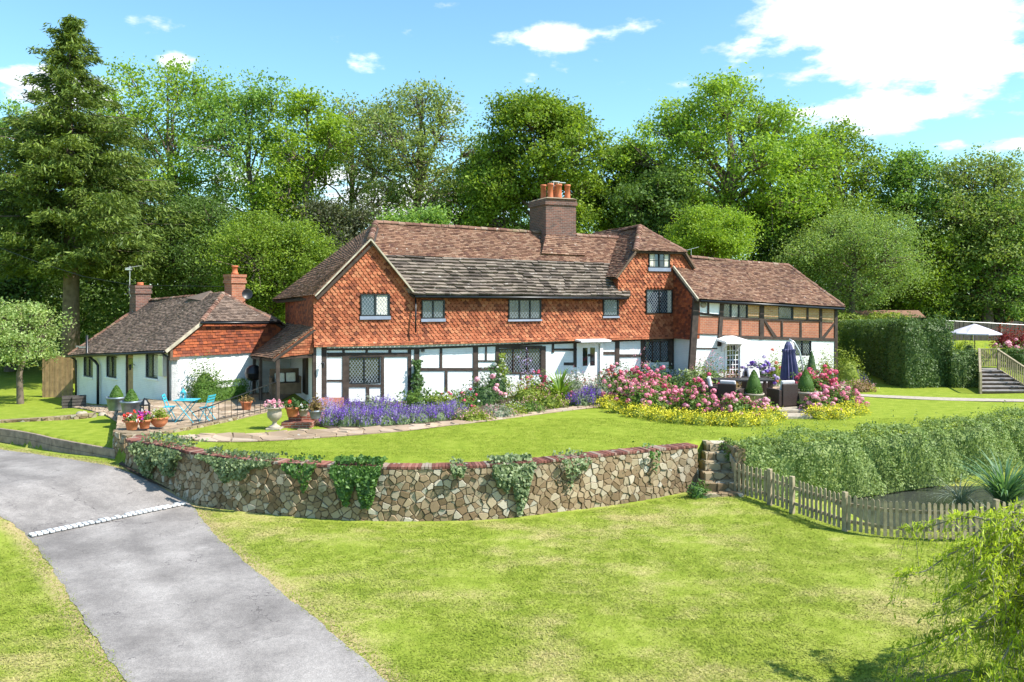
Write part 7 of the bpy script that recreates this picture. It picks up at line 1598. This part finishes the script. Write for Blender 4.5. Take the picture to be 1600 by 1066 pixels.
def flower_pot(label, p, r, h, pot, leafm, fl, hr_=.2, ht_=.22, n=260, bowl=False, leaf=.07):
    e = empty('flower_pot', label, 'flower pot', p); mb = MB(); prof = [(r*.66, 0), (r*.72, .02), (r*.95, h*.8), (r*1.08, h*.81), (r*1.08, h), (r*.95, h), (r*.9, h*.85)] if not bowl else [(r*.45, 0), (r*.62, .03), (r*1.0, h*.5), (r*.98, h*.78), (r*1.08, h*.84), (r*1.08, h), (r*.95, h), (r*.9, h*.85)]
    mb.lathe(prof, (0, 0, 0), 20); mb.build('pot', MT[pot], e, True); mb = MB(); mb.lathe([(r*.9, h*.86), (.01, h*.9)], (0, 0, 0), 16); mb.build('soil', MT['soil'], e)
    SEED[0] += 1; rng = np.random.default_rng(SEED[0]); P_, d = dome_pts(n, hr_, hr_, ht_, rng, .3); P_[:, 2] += h*.88; W = leaf_quads(P_, leaf*rng.uniform(.7, 1.3, n), rand_dirs(n, .8, rng), .7, rng); np_mesh('foliage', W[0], W[1], leafm, e)
    for fm, cnt, hd in fl: C_, d = dome_pts(cnt, hr_, hr_, ht_, rng, .9); C_[:, 2] += h*.9; idx = np.repeat(np.arange(cnt), 12); Q = C_[idx]+rng.normal(size=(len(idx), 3))*hd*.5; W = leaf_quads(Q, hd*1.1, rand_dirs(len(idx), .6, rng), .9, rng); np_mesh('blossoms', W[0], W[1], FM[fm], e)
    return e
flower_pot('terracotta pot of scarlet petunias at the terrace corner', zt(206, 672, .09), .20, .30, 'terracotta', HL['green'], [('red', 12, .07), ('white', 4, .05)], .26, .26)
flower_pot('terracotta pot of magenta and red petunias, middle of the three', zt(226, 669.5, .09), .18, .27, 'terracotta', HL['green'], [('magenta', 11, .07), ('red', 4, .06)], .24, .26)
flower_pot('wide terracotta bowl with a leafy green plant', zt(249, 667, .09), .25, .30, 'terracotta', HL['lime'], [('white', 3, .04)], .32, .32, 380, True)
flower_pot('terracotta pot with a dry plant by the porch posts', zt(385, 640), .2, .3, 'terracotta', HL['bronze'], [], .3, .25)
for lb, u, v in (('zinc tub with a clipped box cone, farther along the cottage wall', 182, 641), ('zinc tub with a clipped box cone, nearest the black lanterns', 205, 648)): cone_planter(lb, zt(u, v, .03), 'zinc', .34, .48, .25, .42, HL['box'])
def black_lantern(label, p, s):
    e = empty('lantern', label, 'lantern', p, R(20), 'black lanterns by the cottage'); mb = MB(); mb.box(-.12*s, .12*s, -.12*s, .12*s, 0, .04*s); mb.box(-.12*s, .12*s, -.12*s, .12*s, .36*s, .40*s); mb.lathe([(.13*s, .40*s), (.05*s, .50*s), (.04*s, .54*s), (.005, .56*s)], (0, 0, 0), 8)
    for a in (-1, 1):
        for b2 in (-1, 1): mb.box(a*.1*s-.012, a*.1*s+.012, b2*.1*s-.012, b2*.1*s+.012, .04*s, .36*s)
    mb.build('frame', MT['black'], e); mb = MB(); mb.lathe([(.035*s, 0), (.035*s, .16*s), (.005, .17*s)], (0, 0, .04*s), 10); mb.build('candle', MT['white'], e); return e
black_lantern('larger black lantern beside the zinc tubs', zt(226, 655), 1.25); black_lantern('smaller black lantern in front of the larger one', zt(221, 660), .9); black_lantern('black lantern standing up on the brick behind', zt(229, 650), 1.0)
for lb, u in (('dark slatted crate beside the cottage far corner', 108), ('second dark slatted crate nearer the downpipe', 124)):
    p = G(u, 629, -.5); e = empty('crate', lb, 'crate', (p.x, p.y, hz_(p.x, p.y)), R(25), 'dark crates at the cottage corner'); mb = MB()
    for k in range(4): mb.box(-.26, .26, -.26, -.24, .02+k*.13, .12+k*.13); mb.box(-.26, .26, .24, .26, .02+k*.13, .12+k*.13); mb.box(-.26, -.24, -.24, .24, .02+k*.13, .12+k*.13); mb.box(.24, .26, -.24, .24, .02+k*.13, .12+k*.13)
    mb.build('slats', MT['panel_fence'], e); mb = MB(); mb.box(-.235, .235, -.235, .235, 0, .45); mb.build('inner_box', MT['timber'], e)
gf = empty('boarded_gate', 'golden close boarded fence beside the cottage far end', 'fence', (px(103, 40.5), 40.5, -.9)); mb = MB()
for k in range(12): mb.box(-1.15+k*.125, -1.035+k*.125, -.01*(k % 2), .02-.01*(k % 2), 0, zz_(556, 40.5)+.9)
mb.build('boards', MT['gate_wood'], gf); mb = MB(); mb.box(-1.2, .36, .021, .06, .4, .5); mb.box(-1.2, .36, .021, .06, 1.4, 1.5); mb.build('rails', MT['gate_wood'], gf)
# shrub, low box hedge and barbecue against the cottage gable
pb = B.world((1.0, -.75, 0)); bush('bay_shrub', 'rounded bay shrub with long shoots against the cottage gable', (pb.x, pb.y, .02), .85, .55, 1.75, HL['green'], 1700, .10)
q0, q1 = B.world((.35, -1.35, 0)), B.world((2.45, -1.2, 0)); hedge('box_hedge', 'low clipped box hedge in front of the bay shrub', [(q0.x, q0.y), (q1.x, q1.y)], .6, .75, 0.02, HL['box'], 900, .05, 44, wave=.02)
bq = B.world((2.95, -1.0, 0)); bb = empty('barbecue', 'round black kettle barbecue at the end of the low box hedge', 'barbecue', (bq.x, bq.y, .02)); mb = MB(); mb.lathe([(.08, .62), (.25, .68), (.33, .82), (.345, .93), (.36, .95), (.34, .98), (.31, 1.12), (.18, 1.24), (.02, 1.28)], (0, 0, 0), 22); mb.build('kettle', MT['black'], bb, True)
for k in range(3): a = k*2.09; mb = MB(); mb.tube([(.12*math.cos(a), .12*math.sin(a), .66), (.3*math.cos(a), .3*math.sin(a), 0)], .012, 6); mb.build('leg', MT['black'], bb)
# iron handrail up the ramp
hr_ = empty('handrail', 'thin black iron handrail with balusters rising along the terrace edge', 'handrail', zt(330, 662)); O = Vector(hr_.location); a0, a1 = Vector(zt(300, 668))-O, Vector(zt(432, 640))-O; mb = MB(); mb.tube([a0+Vector((0, 0, .45)), a1+Vector((0, 0, 1.0))], .018, 6); mb.build('rail', MT['black'], hr_)
mb = MB(); mb.tube([a0+Vector((0, 0, .08)), a1+Vector((0, 0, .12))], .014, 6)
for k in range(15): t_ = k/14; p = a0.lerp(a1, t_); mb.tube([p, p+Vector((0, 0, .45+.55*t_))], .010, 5)
mb.build('balusters', MT['black'], hr_)
# brick steps with pots, urn
bs = empty('brick_steps', 'two red brick steps carrying flower pots before the porch', 'steps', G(458, 668)); O = Vector(bs.location); xa, xb = G(431, 672).x-O.x, G(482, 672).x-O.x; mb = MB(); mb.box(xa+.05, xb, -.1, .4, -.05, .17); mb.build('step', MT['brick_step'], bs, bevel=.01); mb = MB(); mb.box(xa+.15, xb-.02, .35, 5.0, -.05, .33); mb.build('step', MT['brick_step'], bs, bevel=.01)
def urn():
    e = empty('stone_urn', 'pale stone pedestal urn with pink and white flowers beside the brick steps', 'urn', G(429, 671)); mb = MB(); mb.box(-.22, .22, -.22, .22, 0, .06); mb.build('plinth', MT['stone_pot'], e, bevel=.01)
    mb = MB(); mb.lathe([(.2, .06), (.17, .10), (.07, .16), (.065, .24), (.12, .28), (.21, .38), (.225, .5), (.2, .6), (.22, .63), (.30, .66), (.30, .69), (.24, .69), (.2, .62)], (0, 0, 0), 24); mb.build('bowl', MT['stone_pot'], e, True)
    rng = np.random.default_rng(8); P_, d = dome_pts(260, .33, .3, .2, rng, .3); P_[:, 2] += .66; W = leaf_quads(P_, .07, rand_dirs(260, .6, rng), .7, rng); np_mesh('foliage', W[0], W[1], HL['grey'], e); C_, d = dome_pts(20, .34, .32, .22, rng, .95); C_[:, 2] += .68; C_[:, 0] -= .05; idx = np.repeat(np.arange(20), 10); W = leaf_quads(C_[idx]+rng.normal(size=(200, 3))*.03, .06, rand_dirs(200, .6, rng), .9, rng); np_mesh('blossoms', W[0], W[1], FM['pale_pink'], e)
urn()
so2 = lambda u, v: (G(u, v, .34).x, G(u, v, .34).y, .34)
flower_pot('terracotta pot with a few scarlet geraniums on the top brick step', so2(457, 651), .21, .30, 'terracotta', HL['deep'], [('red', 4, .07)], .30, .30, 320)
flower_pot('small buff pot with dark foliage on the top brick step', so2(474, 650), .16, .22, 'stone_pot', HL['deep'], [('white', 3, .05)], .24, .26)
flower_pot('zinc pot with a golden bronze grass beside the corner post', so2(493, 654), .20, .26, 'zinc', HL['bronze'], [], .27, .50, 420)
# settle in the porch
Sp = A.world((-.78, 1.7, .33)); sb = empty('wooden_settle', 'dark wooden settle with pale patterned cushions inside the porch', 'bench', (Sp.x, Sp.y, .33), A.a); mb = MB(); mb.box(-.55, .55, -.22, .22, .36, .42); mb.build('seat', MT['timber_mid'], sb); mb = MB(); mb.box(-.55, .55, .2, .25, .0, .95); mb.build('backrest', MT['timber_mid'], sb)
for s in (-1, 1): mb = MB(); mb.box(s*.55-.03, s*.55+.03, -.24, .25, 0, .66); mb.build('side_panel', MT['timber_mid'], sb)
mb = MB(); mb.box(-.52, .52, -.21, -.17, .0, .359); mb.build('front_board', MT['timber_mid'], sb)
for i, (x, lb) in enumerate(((-.2, 'pale patterned cushion at the left of the porch settle'), (.22, 'pale patterned cushion at the right of the porch settle'))):
    c_ = Sp+A.ex*x+A.ey*.06+Vector((0, 0, .43)); e = MB(); e.cbox((0, 0, .19), .36, .12, .36, 0, -.2); o = e.build('cushion', MT['curtain'], None, bevel=.04); o.location = c_; o.rotation_euler = (0, 0, A.a); tag(o, lb, 'cushion')
# wires
mb = MB(); mb.tube([GD(-20, 380, 44), GD(60, 410, 42), GD(130, 432, 41), GD(208, 446, 40)], .012, 5); tag(mb.build('telephone_wire', MT['black']), 'black overhead wire running to the far cottage chimney', 'wire')
mb = MB(); mb.tube([GD(207, 446, 41), GD(300, 447, 41), GD(356, 448, 40)], .012, 5); tag(mb.build('telephone_wire', MT['black']), 'black overhead wire between the two cottage chimneys', 'wire')
ta = empty('television_aerial', 'small pale aerial on a short mast behind the crosswing roof', 'aerial', GD(1080, 400, 42)); mb = MB(); O = Vector(ta.location); mb.tube([GD(1080, 402, 42)-O, GD(1080, 389, 42)-O], .015, 5); mb.tube([GD(1073, 391, 42)-O, GD(1092, 386, 42)-O], .012, 5); mb.build('antenna', MT['alu'], ta)

# ------------------------------------------------------------ grass blades over the near lawns
def grass_blades():
    rng = np.random.default_rng(21); def_ = []
    n = 420000; Y = 10+ (rng.random(n)**1.0)*18; u = rng.uniform(-20, 1620, n); X = (u-800)/F*Y
    z = height(X, Y); yb = np.interp(X, bx, by)
    jt = rng.uniform(0, .16, n)**1.0; inside_drive = (X > jt+np.interp(Y, DLc[::-1, 1][np.argsort(DLc[::-1, 1])], DLc[::-1, 0][np.argsort(DLc[::-1, 1])])-.0) & (X < np.interp(Y, DRc[np.argsort(DRc[:, 1]), 1], DRc[np.argsort(DRc[:, 1]), 0])+.03-jt) & (Y < yb)
    nearwall = np.abs(Y-yb) < .55
    path_ = (Y > yb) & (Y > np.interp(X, [p.x for p in lo1], [p.y for p in lo1])-.05)
    terr = (Y > yb) & (X < -8.2) & (X > -15)
    pond = (((X-11.6)/4.6)**2+((Y-21.6)/1.9)**2) < 1
    keep = ~(inside_drive | nearwall | path_ | terr | pond); X, Y, z = X[keep], Y[keep], z[keep]; n = len(X); print('blades', n)
    low_ = Y < np.interp(X, bx, by); L_ = np.where(low_, rng.uniform(.03, .075, n), rng.uniform(.02, .045, n)); a = rng.uniform(0, 6.283, n); w_ = rng.uniform(.005, .011, n); el = rng.uniform(.12, .62, n)
    ca, sa = np.cos(a), np.sin(a); r_ = L_*np.cos(el); V = np.stack([np.stack([X-sa*w_, Y+ca*w_, z+.004], -1), np.stack([X+ca*r_, Y+sa*r_, z+.004+L_*np.sin(el)], -1), np.stack([X+sa*w_, Y-ca*w_, z+.004], -1)], 1).reshape(-1, 3)
    o = np_mesh('grass', V, np.arange(n*3).reshape(n, 3)[:, ::-1], MT['lawn'], attr=np.repeat(np.where(low_, 1.0, 0.0), 3)); tag(o, kind='stuff')
grass_blades()
